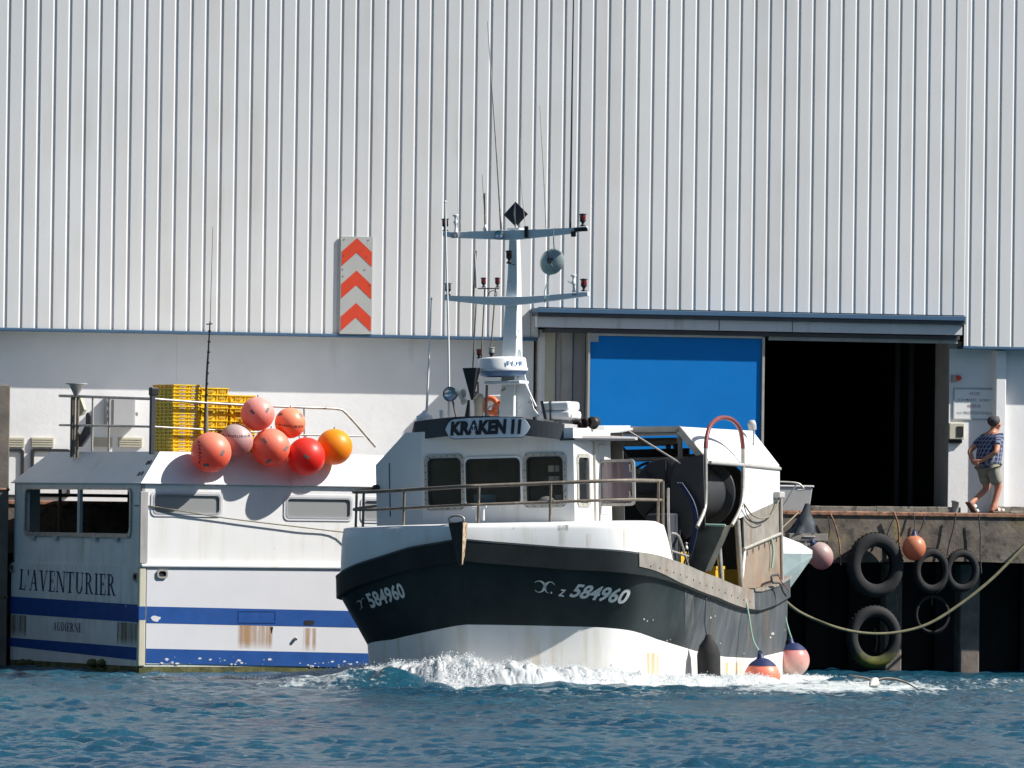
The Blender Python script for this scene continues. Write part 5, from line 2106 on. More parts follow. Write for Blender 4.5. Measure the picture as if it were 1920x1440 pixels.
def mtaper(mbx, secs, dep):
    """stack of rectangular sections: (px_left, px_right, py)"""
    vs = []
    for xl_, xr_, py, dd in secs:
        a, b = km(xl_, py), km(xr_, py)
        vs += [(a.x, YM - dd / 2, a.z), (b.x, YM - dd / 2, a.z), (b.x, YM + dd / 2, a.z), (a.x, YM + dd / 2, a.z)]
    k = len(secs)
    fs = []
    for i in range(k - 1):
        for j in range(4):
            fs.append((i * 4 + j, i * 4 + (j + 1) % 4, (i + 1) * 4 + (j + 1) % 4, (i + 1) * 4 + j))
    fs += [(3, 2, 1, 0), tuple((k - 1) * 4 + j for j in range(4))]
    mbx.add(vs, fs)


# the real width faces port: the lit right-hand strip is the side of the box
mb = MB()
mtaper(mb, [(944, 972, 782, .50), (947, 972, 725, .44), (947, 974, 660, .34), (950, 974, 600, .28), (955, 974, 520, .22), (958, 972, 430, .16)], 0)
mast = mb.build('mast', M['mastw'], kr, bevel=.012)
mb = MB()
g0 = km(968, 700)
Pg = Plane(K, (0, YM - .1, 0))
mb.board(Pg, [Pg.ab(*q) for q in ((960, 782), (1012, 781), (1000, 765), (984, 705), (976, 655), (968, 655))], -.04, 0)
mb.build('mast_gusset', M['mastw'], mast)
mb = MB()
for dx in (0, 7):
    mb.tube([km(976 + dx, 715, YM - .3), km(998 + dx, 762, YM - .3)], .016, 6)
mb.build('stay', M['plasticw'], mast)


def crossarm(pts_l, pts_r, y, nm='crossarm'):
    m_ = MB()
    top = [km(*p, y) for p in pts_l]
    bot = [km(*p, y) for p in pts_r]
    n = len(top)
    vs = []
    for t_, b_ in zip(top, bot):
        vs += [(b_.x, y, b_.z), (t_.x, y, t_.z), (t_.x, y + .09, t_.z), (b_.x, y + .09, b_.z)]
    fs = []
    for i in range(n - 1):
        for j in range(4):
            fs.append((i * 4 + j, (i + 1) * 4 + j, (i + 1) * 4 + (j + 1) % 4, i * 4 + (j + 1) % 4))
    fs += [(0, 1, 2, 3), tuple((n - 1) * 4 + j for j in (3, 2, 1, 0))]
    m_.add(vs, fs)
    return m_.build(nm, M['mastw'], mast, bevel=.008)


YC = YM - .20
up_arm = crossarm([(830, 434), (852, 435), (960, 431), (972, 431), (1072, 427), (1100, 424)], [(830, 443), (852, 446), (955, 450), (975, 449), (1072, 438), (1100, 430)], YC)
lo_arm = crossarm([(833, 554), (905, 556), (952, 556), (980, 556), (1030, 553), (1102, 547)], [(833, 563), (905, 571), (952, 573), (980, 571), (1030, 565), (1102, 555)], YC)


def nav(px, py, lens, y=YC + .04, s=1.0, parent=mast, hh=26):
    """lamp: px,py is the foot of the bracket"""
    c = km(px, py, y)
    u = .0093 * s
    e = MB().lathe([(0, -.0 * u), (5 * u, 0), (5.4 * u, 1 * u), (3 * u, 2.5 * u), (2.2 * u, 5 * u), (5.8 * u, 10 * u), (6 * u, 11 * u), (0, 11.2 * u)], c, n=14).build('navigation_lamp', M['plasticd'], parent)
    MB().lathe([(5.2 * u, 11 * u), (5.5 * u, 12 * u), (5.5 * u, 19 * u), (5.2 * u, 20 * u)], c, n=16).build('lens', M[lens], e)
    MB().lathe([(5.2 * u, 20 * u), (7 * u, 20.2 * u), (7 * u, 21.5 * u), (0, 22.5 * u)], c, n=16).build('cap', M['plasticd'] if lens != 'greylens' else M['jamb'], e)
    return e


nav(835, 433, 'redlens')
nav(1093, 424, 'redlens')
nav(840, 554, 'greylens')
nav(1095, 546, 'redlens')
nav(955, 493, 'brownlens', y=YM - .3)
mb = MB()
mb.tube([km(950, 493, YM - .3), km(972, 497, YM)], .012, 6)
mb.box(km(1078, 430, YC).x, km(1102, 430, YC).x, YC - .04, YC + .0, km(1090, 434, YC).z, km(1090, 427, YC).z)
mb.box(km(1072, 430, YC).x, km(1080, 430, YC).x, YC - .05, YC + .0, km(1075, 444, YC).z, km(1075, 434, YC).z)
mb.build('lamp_bracket', M['darkmetal'], mast)
# lamps on slim poles behind the mast
for px, py, lens, x2, y2, s in ((907, 539, 'redlens', 893, 700, .8), (933, 539, 'redlens', 914, 700, .8)):
    nav(px, py, lens, y=YM + .5, s=s)
mb = MB()
for a, b in (((893, 565), (886, 700)), ((909, 541), (901, 700)), ((929, 541), (917, 700)), ((893, 470), (887, 560))):
    mb.tube([km(*a, YM + .5), km(*b, YM + .5)], .013, 6)
mb.tube([km(896, 541, YM + .5), km(936, 541, YM + .5)], .01, 6)
mb.tube(smoothpath([km(912, 560, YM + .4), km(918, 548, YM + .4), km(926, 545, YM + .4), km(932, 549, YM + .4), km(930, 556, YM + .4)], 4), .008, 5)
mb.build('lamp_poles', M['brownrail'], mast)
nav(898, 672, 'redlens', y=YM + .5, s=.75)
nav(922, 672, 'greylens', y=YM + .5, s=.9)
# small white instruments
for px, py, s, fl_ in ((855, 435, 1, -1), (1076, 548, .9, 1)):
    c = km(px, py, YC + .04)
    mb = MB()
    mb.lathe([(.035, 0), (.022, .05), (.018, .10), (.04, .16), (.02, .20), (.02, .24), (.05, .27), (.05, .285), (0, .29)], c, n=12)
    mb.tube([c + Vector((.08 if fl_ < 0 else -.10, 0, .18)), c + Vector((.0, 0, .13))], .009, 5)
    mb.build('wind_sensor', M['plasticw'], mast)
mb = MB()
c = km(853, 446, YC - .05)
mb.lathe([(.06, 0), (.07, .04), (.05, .09), (0, .1)], c, n=14)
mb.build('camera_dome', M['grey'], mast)
c = km(939, 441, YC - .01)
e = MB().lathe([(.03, 0), (.075, .05), (.08, .09), (.07, .10)], c, (0, -1, 0), 16).build('deck_floodlight', M['darkmetal'], mast)
MB().lathe([(.068, .09), (.03, .07), (0, .06)], c, (0, -1, 0), 14).build('lens', M['mirror'], e)
mb = MB()
a, b = km(984, 446, YC - .03), km(988, 424, YC - .03)
mb.box(a.x, b.x + .02, YC - .05, YC - .01, a.z, b.z)
mb.build('aerial_clamp', M['darkmetal'], mast)
# diamond day shape
c0, c1, cl, cr_ = km(967, 378, YM), km(967, 426, YM), km(945, 402, YM), km(989, 400, YM)
h = (c0.z - c1.z) / 2
zc = (c0.z + c1.z) / 2
wd = (cr_.x - cl.x) / 2
mb = MB()
for ang in (8, 98):
    dx, dy = math.cos(rad(ang)), math.sin(rad(ang))
    cx_ = (cl.x + cr_.x) / 2
    mb.prism([(cx_ - dx * wd, YM - dy * wd, zc), (cx_, YM, zc - h), (cx_ + dx * wd, YM + dy * wd, zc), (cx_, YM, zc + h)], (-dy * .008, dx * .008, 0), 0)
mb.build('diamond_shape', M['navy'], mast)
MB().tube([km(967, 432, YM), km(967, 420, YM)], .018, 8).build('shape_spindle', M['jamb'], mast)
MB().box(km(955, 430, YM).x, km(978, 430, YM).x, YM - .14, YM + .14, km(967, 431, YM).z, km(967, 428, YM).z).build('mast_cap', M['mastw'], mast)


# aerials
def aer(pts, r0_, r1_, mt, y=YC + .04, nm='aerial'):
    P_a = smoothpath([km(*p, y) for p in pts], 4)
    k = len(P_a)
    m_ = MB()
    m_.tube(P_a, [r0_ + (r1_ - r0_) * i / (k - 1) for i in range(k)], 6)
    return m_.build(nm, M[mt], mast)


aer([(940, 436), (932, 300), (923, 170), (914, 40)], .020, .006, 'galv')
aer([(1069, 434), (1071, 300), (1073, 150), (1076, -40)], .022, .012, 'navy')
aer([(1024, 430), (1019, 320), (1012, 198)], .010, .005, 'galv')
aer([(910, 434), (909, 395), (909, 362)], .018, .014, 'brownrail')
aer([(910, 420), (904, 328)], .010, .006, 'galv')
aer([(985, 425), (977, 340), (975, 260)], .006, .004, 'grey')
aer([(858, 428), (858, 330), (857, 262)], .005, .004, 'grey')
aer([(893, 540), (892, 510), (890, 475)], .026, .016, 'grey', YC + .5)
mb = MB()
mb.lathe([(.04, 0), (.04, .03), (.02, .07), (.02, .1)], km(910, 432, YC + .04), n=10)
mb.build('aerial_base', M['plasticw'], mast)
# white whips on the wheelhouse roof
for pts, y in (([(842, 782), (841, 640), (837, 480), (835, 378)], 2.4), ([(800, 772), (804, 680), (809, 560)], 2.6)):
    m_ = MB()
    pp = smoothpath([K.at(*p, y=y) for p in pts], 4)
    m_.tube(pp, [.022 - .012 * i / (len(pp) - 1) for i in range(len(pp))], 7)
    m_.ball(pp[-1], .02, 8)
    m_.build('whip_aerial', M['plasticw'], kr)
m_ = MB()
c = K.at(796, 793, y=2.6)
m_.lathe([(.10, 0), (.135, .02), (.135, .11), (.10, .13), (.04, .17), (.02, .2)], c, n=20)
m_.build('satnav_dome', M['plasticw'], kr)
m_ = MB()
c = K.at(828, 790, y=2.5)
m_.lathe([(.045, 0), (.045, .04), (.03, .06), (.035, .18), (0, .19)], c, n=12)
m_.build('satnav_aerial', M['plasticw'], kr)
# searchlight
c = K.at(844, 739, y=2.15)
e = MB().lathe([(0, .16), (.05, .155), (.10, .10), (.118, .02), (.122, -.02), (.11, -.025)], c, (0, 1, 0), 22).build('searchlight', M['plasticd'], kr)
MB().lathe([(.108, -.02), (.08, .02), (.04, .05), (0, .06)], c, (0, 1, 0), 20).build('reflector', M['mirror'], e)
m_ = MB()
m_.tube([K.at(849, 752, y=2.2), K.at(856, 784, y=2.2)], .018, 6)
m_.build('bracket', M['brownrail'], e)
# white horns behind it
m_ = MB()
a, b = K.at(862, 738, y=2.5), K.at(872, 735, y=2.5)
m_.lathe([(.02, -.12), (.05, -.04), (.075, .06), (.075, .08)], a, (1, -.3, 0), 14)
m_.lathe([(.02, -.10), (.04, 0), (.06, .08)], K.at(866, 748, y=2.5), (.6, -.5, -.6), 12)
m_.build('fog_horn', M['plasticw'], kr)
# double cone day shape
c0, c1, c2 = K.at(884, 690, y=2.3), K.at(880, 750, y=2.3), K.at(875, 784, y=2.3)
m_ = MB()
rw = .165
m_.lathe([(.165, 0), (.02, c0.z - c1.z)], (c0.x, 2.3, c0.z), (0, 0, -1), 4, smooth=False)
m_.lathe([(.02, 0), (.06, c1.z - c2.z + .05)], (c1.x - .01, 2.3, c1.z), (-.1, 0, -1), 4, smooth=False)
m_.lathe([(0, -.004), (.165, 0)], (c0.x, 2.3, c0.z), (0, 0, -1), 4, smooth=False)
m_.build('cone_shape', M['plasticd'], kr)
# cream ventilator
c = K.at(898, 784, y=2.6)
m_ = MB()
zt_ = K.at(898, 738, y=2.6).z - c.z
m_.lathe([(.075, 0), (.07, zt_ * .55), (.08, zt_ * .6), (.09, zt_ * .85), (.06, zt_), (0, zt_)], c, n=16)
m_.lathe([(.05, 0), (.075, .10)], c + Vector((0, 0, zt_ * .8)), (-.5, -.6, .6), 14)
m_.build('ventilator', M['cream'], kr)
# radar scanner on its shelf
c = K.at(942, 706, y=2.75)
R_ = .42
e = MB()
k = (K.at(942, 670, y=2.75).z - c.z)
e.lathe([(R_ * .72, 0), (R_ * .86, .012), (R_ * 1.0, k * .28)], c, n=36, mat=1)
e.lathe([(R_ * 1.0, k * .28), (R_ * 1.01, k * .36), (R_ * .97, k * .46), (R_ * .93, k * .9), (R_ * .88, k * .97), (R_ * .5, k * 1.02), (0, k * 1.06)], c, n=36)
rad_ = e.build('radar_scanner', [M['plasticw'], M['bluerad']], kr)
t = text2('FUR', .015, space=1.15)
m_ = MB()
vs = []
for u, v in t[0]:
    an = rad(-62 + 47 * u)
    zz = k * (.52 + .25 * v)
    rr_ = R_ * (.965 - .02 * v) + .012
    vs.append(c + Vector((math.cos(an) * rr_, math.sin(an) * rr_, zz)))
m_.add(vs, t[1])
m_.build('lettering', M['bluerad'], rad_)
t = text2('O', .06)
m_ = MB()
vs = [c + Vector((math.cos(rad(-168 + 9 * u)) * (R_ * .955 + .002), math.sin(rad(-168 + 9 * u)) * (R_ * .955 + .002), k * (.46 + .16 * v))) for u, v in t[0]]
m_.add(vs, t[1])
m_.build('lettering', M['bluerad'], rad_)
a, b = K.at(908, 721, y=2.5), K.at(974, 713, y=2.5)
m_ = MB()
m_.box(a.x, b.x, 2.5, 3.0, a.z, b.z)
m_.build('scanner_shelf', M['mastw'], kr, bevel=.01)
m_ = MB()
m_.tube([K.at(913, 722, y=2.6), K.at(911, 782, y=2.6)], .022, 8)
m_.tube([K.at(896, 716, y=2.9), K.at(897, 782, y=2.9)], .016, 8)
m_.build('shelf_leg', M['brownrail'], kr)
# round lamp and orange lifebuoys behind the shelf
m_ = MB()
c = K.at(926, 772, y=2.95)
m_.lathe([(.10, 0), (.11, .06), (.10, .09)], c, (0, -1, 0), 18)
m_.build('round_lamp', M['grey'], kr)
for px, py in ((919, 757), (940, 765)):
    c = K.at(px, py, y=3.6)
    m_ = MB()
    m_.tube([(c.x + .12 * math.cos(a), 3.6, c.z - .03 + .12 * math.sin(a)) for a in [2 * math.pi * j / 22 for j in range(22)]], .045, 10, closed=True)
    ob = m_.build('lifebuoy', M['orange'])
    ob.matrix_world = K.M
    tag(ob, 'orange lifebuoy hung behind the radar shelf, the ' + ('left' if px < 930 else 'right') + ' one of two', 'lifebuoy', 'lifebuoys')
m_ = MB()
a, b = K.at(915, 770, y=4.0), K.at(944, 740, y=4.0)
m_.box(a.x, b.x, 4.0, 4.1, a.z, b.z)
m_.build('lifebuoy_locker', M['plasticw'], kr, bevel=.03)
# life raft canister on the roof
a, b = K.at(1010, 787, y=2.55), K.at(1068, 752, y=2.55)
lr = empty('life_raft', K)
tag(lr, 'white life raft canister strapped on the wheelhouse roof beside the mast', 'life raft')
w_, h_ = b.x - a.x, b.z - a.z
for nm, z0_, z1_, in_ in (('lower_shell', 0, h_ * .47, 0), ('upper_shell', h_ * .48, h_, .02)):
    MB().box(a.x + in_, b.x - in_, 2.55 + in_, 3.2 - in_, a.z + z0_, a.z + z1_).build(nm, M['plasticw'], lr, bevel=.045, seg=4)
m_ = MB()
m_.box(a.x + w_ * .36, a.x + w_ * .40, 2.535, 3.21, a.z - .01, b.z + .012)
m_.prism([K.at(1012 + 1, 752, y=2.53), K.at(1018, 752, y=2.53), K.at(1025, 786, y=2.53), K.at(1020, 786, y=2.53)], (0, .01, 0))
m_.build('strap', M['navy'], lr)
m_ = MB()
c = K.at(1067, 784, y=2.6)
m_.tube([c + Vector((.05 * math.cos(t_), 0, .06 * math.sin(t_) + .03)) for t_ in [math.pi * (-.5 + k / 8) for k in range(9)]], .012, 6)
m_.build('handle', M['plasticw'], lr)
# dark floodlights on the roof edge
for px, py, s in ((1086, 797, 1.0), (1100, 791, .75), (1114, 792, 1.0)):
    c = K.at(px, py, y=2.9)
    e = MB().lathe([(0, .1 * s), (.07 * s, .09 * s), (.11 * s, -.03), (.105 * s, -.05)], c, (.3, .8, .25), 14).build('floodlight', M['plasticd'], kr)
    MB().lathe([(.10 * s, -.045), (0, -.04)], c, (.3, .8, .25), 14).build('lens', M['brownlens'], e)
m_ = MB()
m_.box(K.at(1078, 800, y=2.95).x, K.at(1096, 800, y=2.95).x, 2.9, 3.1, K.at(1080, 812, y=2.95).z, K.at(1080, 788, y=2.95).z)
m_.build('lamp_box', M['plasticd'], kr, bevel=.02)
# radar reflector dish hung between the arms
c = K.at(1034, 490, y=YC)
e = empty('reflector_dish', K)
tag(e, 'round grey-green reflector dish hung on a line between the mast arms', 'reflector')
ax = Vector((-.15, -1, .25)).normalized()
mb = MB()
mb.lathe([(.0, .05), (.10, .045), (.19, .015), (.225, -.02)], c, ax, 28)
mb.build('dish', mat('dish_paint', (.36, .42, .40), .25, .3, var=.1), e)
mb = MB()
mb.lathe([(.075, .0), (.03, .1), (0, .11)], c + ax * .03, ax, 4, smooth=False)
mb.build('feed', M['navy'], e)
mb = MB()
d1, d2 = K.at(1029, 472, y=YC), K.at(1042, 509, y=YC)
mb.tube([d1 + Vector((0, -.07, 0)), c + ax * .08, d2 + Vector((0, -.07, 0))], .009, 5)
mb.tube([d2 + Vector((0, -.07, 0)), d2 + Vector((.03, -.05, -.03))], .008, 5)
mb.build('strut', M['brownrail'], e)
for pts, lab in (([(1040, 474), (1038, 455), (1038, 430)], 'thin line from the upper mast arm down to the reflector dish'), ([(1033, 508), (1026, 530), (1021, 548), (1022, 568)], 'thin line from the reflector dish to the lower mast arm')):
    cord('rope', [K.at(x, y, y=YC - .03) for x, y in pts], .008, 'ropeg', lab, F=K, sm=2)

# ---------------- after deck
XO = 2.42
YS = 6.3


def side(px, py, x=XO):
    return K.at(px, py, x=x)


# canopy roof over the working deck
ain, bin_ = K.at(1275, 800, y=YS), K.at(1331, 863, y=YS)
xi = ain.x
aft_in = K.at(1411, 808, x=xi)
lo_f, lo_a = K.at(1331, 862, x=XO - .05), K.at(1461, 872, x=XO - .05)
roofm = MB()
q = [Vector((xi, YS, ain.z)), Vector((XO - .05, YS, bin_.z)), Vector((XO - .05, lo_a.y, lo_a.z)), Vector((xi, aft_in.y, aft_in.z))]
roofm.prism(q, (0, 0, -.05))
roofm.build('canopy_slope', M['white'], kr)
mb = MB()
l0, r0_ = K.at(1180, 801, y=YS), K.at(1275, 797, y=YS)
zt_ = (l0.z + r0_.z) / 2 + .0
mb.prism([(l0.x, YS, l0.z), (xi, YS, ain.z), (xi, aft_in.y, aft_in.z), (-.2, aft_in.y, aft_in.z), (-.2, YS + .5, l0.z)], (0, 0, -.04))
mb.build('canopy_top', M['grey'], kr)
mb = MB()
mb.hexa([(l0.x, YS - .04, l0.z - .09), (xi, YS - .04, ain.z - .09), (xi, YS + .02, ain.z - .09), (l0.x, YS + .02, l0.z - .09), (l0.x, YS - .04, l0.z + .01), (xi, YS - .04, ain.z + .01), (xi, YS + .02, ain.z + .01), (l0.x, YS + .02, l0.z + .01)])
b1 = Vector((XO - .03, YS, bin_.z))
a1 = Vector((xi, YS, ain.z))
dv = (b1 - a1).normalized()
nn = Vector((-dv.z, 0, dv.x))
nn = nn if nn.z > 0 else -nn
mb.hexa([a1 - nn * .10 + Vector((0, -.04, 0)), b1 - nn * .10 + Vector((0, -.04, 0)), b1 - nn * .10 + Vector((0, .03, 0)), a1 - nn * .10 + Vector((0, .03, 0)),
         a1 + nn * .01 + Vector((0, -.04, 0)), b1 + nn * .01 + Vector((0, -.04, 0)), b1 + nn * .01 + Vector((0, .03, 0)), a1 + nn * .01 + Vector((0, .03, 0))])
mb.build('canopy_beam', M['alu'], kr)
# white roof wing from the wheelhouse to the canopy
w0, w1, w2 = K.at(1084, 821, y=3.3), K.at(1182, 803, y=YS - .1), K.at(1090, 797, y=4.3)
mb = MB()
mb.prism([w0, w1, K.at(1182, 798, y=YS + .1), K.at(1112, 798, y=4.8)], (0, 0, -.035))
wing = mb.build('roof_wing', M['white'], kr)
MB().tube([w0 + Vector((.02, 0, -.02)), w1 + Vector((.02, 0, -.02))], .03, 6).build('wing_edge', M['grey'], wing)
# posts, cross beams and gear under the canopy
for (a, b, y, r_) in (((1275, 812), (1276, 880), YS + .1, .04), ((1180, 862), (1290, 860), YS + .3, .035), ((1185, 884), (1280, 884), YS + .5, .05), ((1150, 830), (1270, 828), 8.2, .07), ((1145, 808), (1270, 806), 7.5, .05)):
    MB().tube([K.at(*a, y=y), K.at(*b, y=y)], r_, 8).build('deck_beam', M['plate'], kr)
mb = MB()
mb.tube(smoothpath([K.at(1145, 835, y=7), K.at(1165, 838, y=7), K.at(1180, 860, y=7), K.at(1200, 900, y=7)], 4), .03, 8)
mb.tube(smoothpath([K.at(1190, 880, y=7), K.at(1215, 868, y=7), K.at(1240, 880, y=7), K.at(1262, 870, y=7)], 4), .025, 8)
mb.ball(K.at(1253, 838, y=7.3), .05, 10)
mb.ball(K.at(1268, 838, y=7.3), .06, 10)
mb.build('dark_hoses', M['plasticd'], kr)
a, b = K.at(1146, 862, y=9.5), K.at(1290, 840, y=9.5)
MB().box(a.x, b.x, 9.5, 9.6, a.z, b.z).build('dark_crossbeam', M['interior'], kr)
MB().prism([(1.0, 9, 1), (2.33, 9, 1), (2.33, 9, 3.33), (1.86, 9, 3.83), (1.0, 9, 3.83)], (0, .05, 0)).build('shelter_bulkhead', M['drum'], kr)
MB().box(-2.0, 2.3, 10.8, 10.9, .9, 3.2).build('after_bulkhead', M['interior'], kr)
a, b = K.at(1146, 1000, y=8.6), K.at(1300, 905, y=8.6)
MB().box(-1.9, b.x, 8.6, 8.7, .95, b.z).build('gear_bulkhead', M['interior'], kr)
m_ = MB()
for px, py in ((1194, 895), (1240, 896)):
    m_.lathe([(.04, 0), (.03, .04), (0, .045)], K.at(px, py, y=8.55), (0, -1, 0), 10)
m_.build('small_lamp', M['plasticw'], kr)
m_ = MB()
a, b = K.at(1180, 992, y=5.2), K.at(1250, 962, y=5.2)
m_.hexa([(a.x, 5.2, 1.0), (b.x, 5.2, 1.0), (b.x, 6, 1.0), (a.x, 6, 1.0), (a.x + .25, 5.4, b.z), (b.x, 5.4, b.z), (b.x, 6, b.z), (a.x + .25, 6, b.z)])
m_.build('winch_housing', M['navy'], kr, bevel=.03)
# brace from the wing to the hauler
cord('brace_rod', [K.at(1178, 808, y=5.9), K.at(1276, 869, y=5.9)], .018, 'galv', 'slanting metal rod from the canopy corner down to the net hauler', 'rod', F=K, sm=0)

# net drum
dc = Vector((1.72, 0, K.at(1300, 922, y=6.2).z))
R1 = .46
y0_, y1_ = 6.1, 8.05
dr = empty('net_drum', parent=kr)
MB().lathe([(0, 0), (R1, 0), (R1 * 1.02, .3), (R1 * .98, 1.0), (R1 * 1.0, y1_ - y0_)], (dc.x, y0_, dc.z), (0, 1, 0), 40).build('barrel', M['drum'], dr)
for yy, rr_ in ((y1_, .60), (y0_ - .03, .56)):
    MB().lathe([(0, 0), (rr_, 0), (rr_ + .02, .02), (rr_, .04), (0, .04)], (dc.x, yy, dc.z), (0, 1, 0), 44).build('flange', M['drum'], dr)
m_ = MB()
m_.lathe([(0, -.16), (.14, -.16), (.16, -.1), (.16, 0)], (dc.x, y0_ - .03, dc.z), (0, 1, 0), 20)
for k in range(8):
    an = 2 * math.pi * k / 8
    m_.tube([(dc.x + .14 * math.cos(an), y0_ - .06, dc.z + .14 * math.sin(an)), (dc.x + .52 * math.cos(an), y0_ - .05, dc.z + .52 * math.sin(an))], .018, 6)
m_.build('hub', M['darkmetal'], dr)
m_ = MB()
m_.prism([K.at(*p, y=y0_ - .2) for p in ((1268, 862), (1318, 852), (1322, 990), (1285, 1010), (1256, 960), (1258, 900))], (0, .05, 0))
m_.build('drum_cheek', M['drum'], dr)
# rounded guard hoop
hoop = [side(1307, 988), side(1320, 958), side(1323, 930), side(1323, 850), side(1325, 822), side(1331, 800), side(1343, 787), side(1358, 783), side(1374, 788), side(1386, 802), side(1391, 822), side(1393, 850), side(1392, 930), side(1386, 958), side(1372, 985)]
hs_ = smoothpath(hoop, 5)
ired = [i for i, p in enumerate(hs_) if p.z > side(1360, 843).z]
hp = empty('guard_hoop', parent=kr)
MB().tube(hs_[:ired[0] + 1], .034, 10).build('hoop_leg', M['galv'], hp)
MB().tube(hs_[ired[-1]:], .034, 10).build('hoop_leg', M['galv'], hp)
h0 = MB()
h0.tube(hs_[ired[0]:ired[-1] + 1], .038, 10)
h0.build('hoop_sleeve', M['redpaint'], hp)
# posts on the gunwale
for a, b, r_ in (((1382, 975), (1390, 1108), .05), ((1348, 1025), (1353, 1100), .045)):
    MB().tube([side(*a), side(*b)], r_, 12).build('gunwale_post', M['galv'], kr)
MB().tube([side(1396, 1030), side(1389, 1106)], .03, 8).build('gunwale_post', M['plasticw'], kr)
MB().tube([side(1350, 1100), side(1362, 1104)], .05, 8).build('post_foot', M['galv'], kr)
# rails beside the bulwark end
m_ = MB()
for pts in ([(1253, 915), (1254, 990), (1262, 1062)], [(1258, 1000), (1272, 1005), (1284, 1040), (1294, 1075)], [(1258, 1033), (1290, 1043)]):
    m_.tube(smoothpath([side(*p, x=2.35) for p in pts], 3), .022, 8)
m_.build('gate_rail', M['galv'], kr)
# chute under the drum
m_ = MB()
PC = Plane(K, (0, 6.0, 0))
m_.board(PC, [PC.ab(*p) for p in ((1303, 985), (1360, 985), (1352, 1005), (1322, 1072), (1290, 1072), (1300, 1010))], -.35, 0)
m_.build('chute', M['chute'], kr, bevel=.01)
m_ = MB()
m_.tube([K.at(1320, 984, y=5.95), K.at(1360, 985, y=5.95)], .02, 8)
m_.build('chute_lip', M['ropeg'], kr)
# hydraulic hoses
m_ = MB()
for dx in (0, 4, 8):
    m_.tube(smoothpath([K.at(1270 + dx, 905, y=5.8), K.at(1292 + dx, 940, y=5.75), K.at(1300 + dx, 975, y=5.7), K.at(1296 + dx, 1010, y=5.7), K.at(1280 + dx, 1065, y=5.8)], 5), .016, 6)
m_.build('hydraulic_hoses', M['blueh'], kr)
m_ = MB()
m_.lathe([(.03, 0), (.03, .04), (.016, .05), (.016, .09), (.035, .10), (0, .12)], K.at(1287, 1030, y=5.6), n=10)
m_.build('valve', M['galv'], kr)
# white shelter side and plated panels aft
PX = Plane(K, (XO, 0, 0), (0, 1, 0), (0, 0, 1))
m_ = MB()
m_.board(PX, [PX.ab(*p) for p in ((1386, 972), (1462, 938), (1462, 877), (1395, 875), (1394, 920))][::1], -.04, 0)
m_.build('shelter_side', M['white'], kr)
m_ = MB()
m_.tube([K.at(1331, 867, x=XO - .02), K.at(1395, 872, x=XO), K.at(1462, 879, x=XO)], .034, 8)
m_.build('gutter', M['jamb'], kr)
m_ = MB()
m_.board(PX, [PX.ab(*p) for p in ((1394, 969), (1463, 936), (1464, 1000), (1396, 1030))], -.03, -.002)
m_.build('upper_plate', M['plate'], kr)
m_ = MB()
m_.board(PX, [PX.ab(*p) for p in ((1395, 1030), (1463, 1001), (1464, 1089), (1391, 1110))], -.03, .004)
m_.build('lower_plate', mat('rust_washed_plate', (.27, .215, .165), .65, .2, var=.2, vs=2.5, streak=(.30, .15, .07), stam=(.40, .75), sscale=(3, 3, .4), bump=.3, bs=7), kr)
m_ = MB()
m_.tube([side(1394, 1030, XO + .02), side(1463, 1001, XO + .02)], .03, 8)
for k in range(6):
    a = side(1402 + k * 11, 1033 - k * 5, XO + .02)
    m_.tube([a, a + Vector((.0, 0, -.07))], .014, 6)
m_.tube([side(1464, 935, XO + .03), side(1467, 1092, XO + .03)], .03, 8)
m_.build('plate_rail', M['alu'], kr)
m_ = MB()
m_.box(XO + .0, XO + .12, side(1450, 930).y, side(1460, 930).y, side(1455, 934).z, side(1455, 922).z)
m_.build('side_lamp', M['jamb'], kr, bevel=.02)
m_ = MB()
a = K.at(1412, 793, y=10.0)
m_.lathe([(.07, 0), (.075, .1), (.06, .15), (0, .16)], K.at(1411, 805, y=10.0), (0, -.4, 1), 14)
m_.tube([K.at(1413, 805, y=10.0), K.at(1413, 840, y=10.0)], .02, 6)
m_.build('after_lamp', M['grey'], kr)
# exhaust-side fender rub and grey ladder marks on the white slope
m_ = MB()
for p, q in (((1330, 845), (1416, 853)),):
    a, b = K.at(*p, y=7), K.at(*q, y=9)
cord('rope', [side(1395, 945, XO + .06), side(1410, 965, XO + .08), side(1430, 972, XO + .08), side(1450, 962, XO + .08), side(1462, 932, XO + .06)], .014, 'rope', 'pale rope slung in a loop across the metal side panels', F=K)
cord('rope', [side(1395, 948, XO + .05), side(1402, 968, XO + .06), side(1418, 983, XO + .06), side(1434, 978, XO + .06)], .008, 'roped', 'thin dark line slung below the pale rope loop', F=K)
cord('rope', [side(1446, 1010, XO + .05), side(1450, 1035, XO + .06), side(1447, 1065, XO + .05)], .018, 'ropeg', 'green knotted rope hanging on the rust-washed metal panel', F=K)
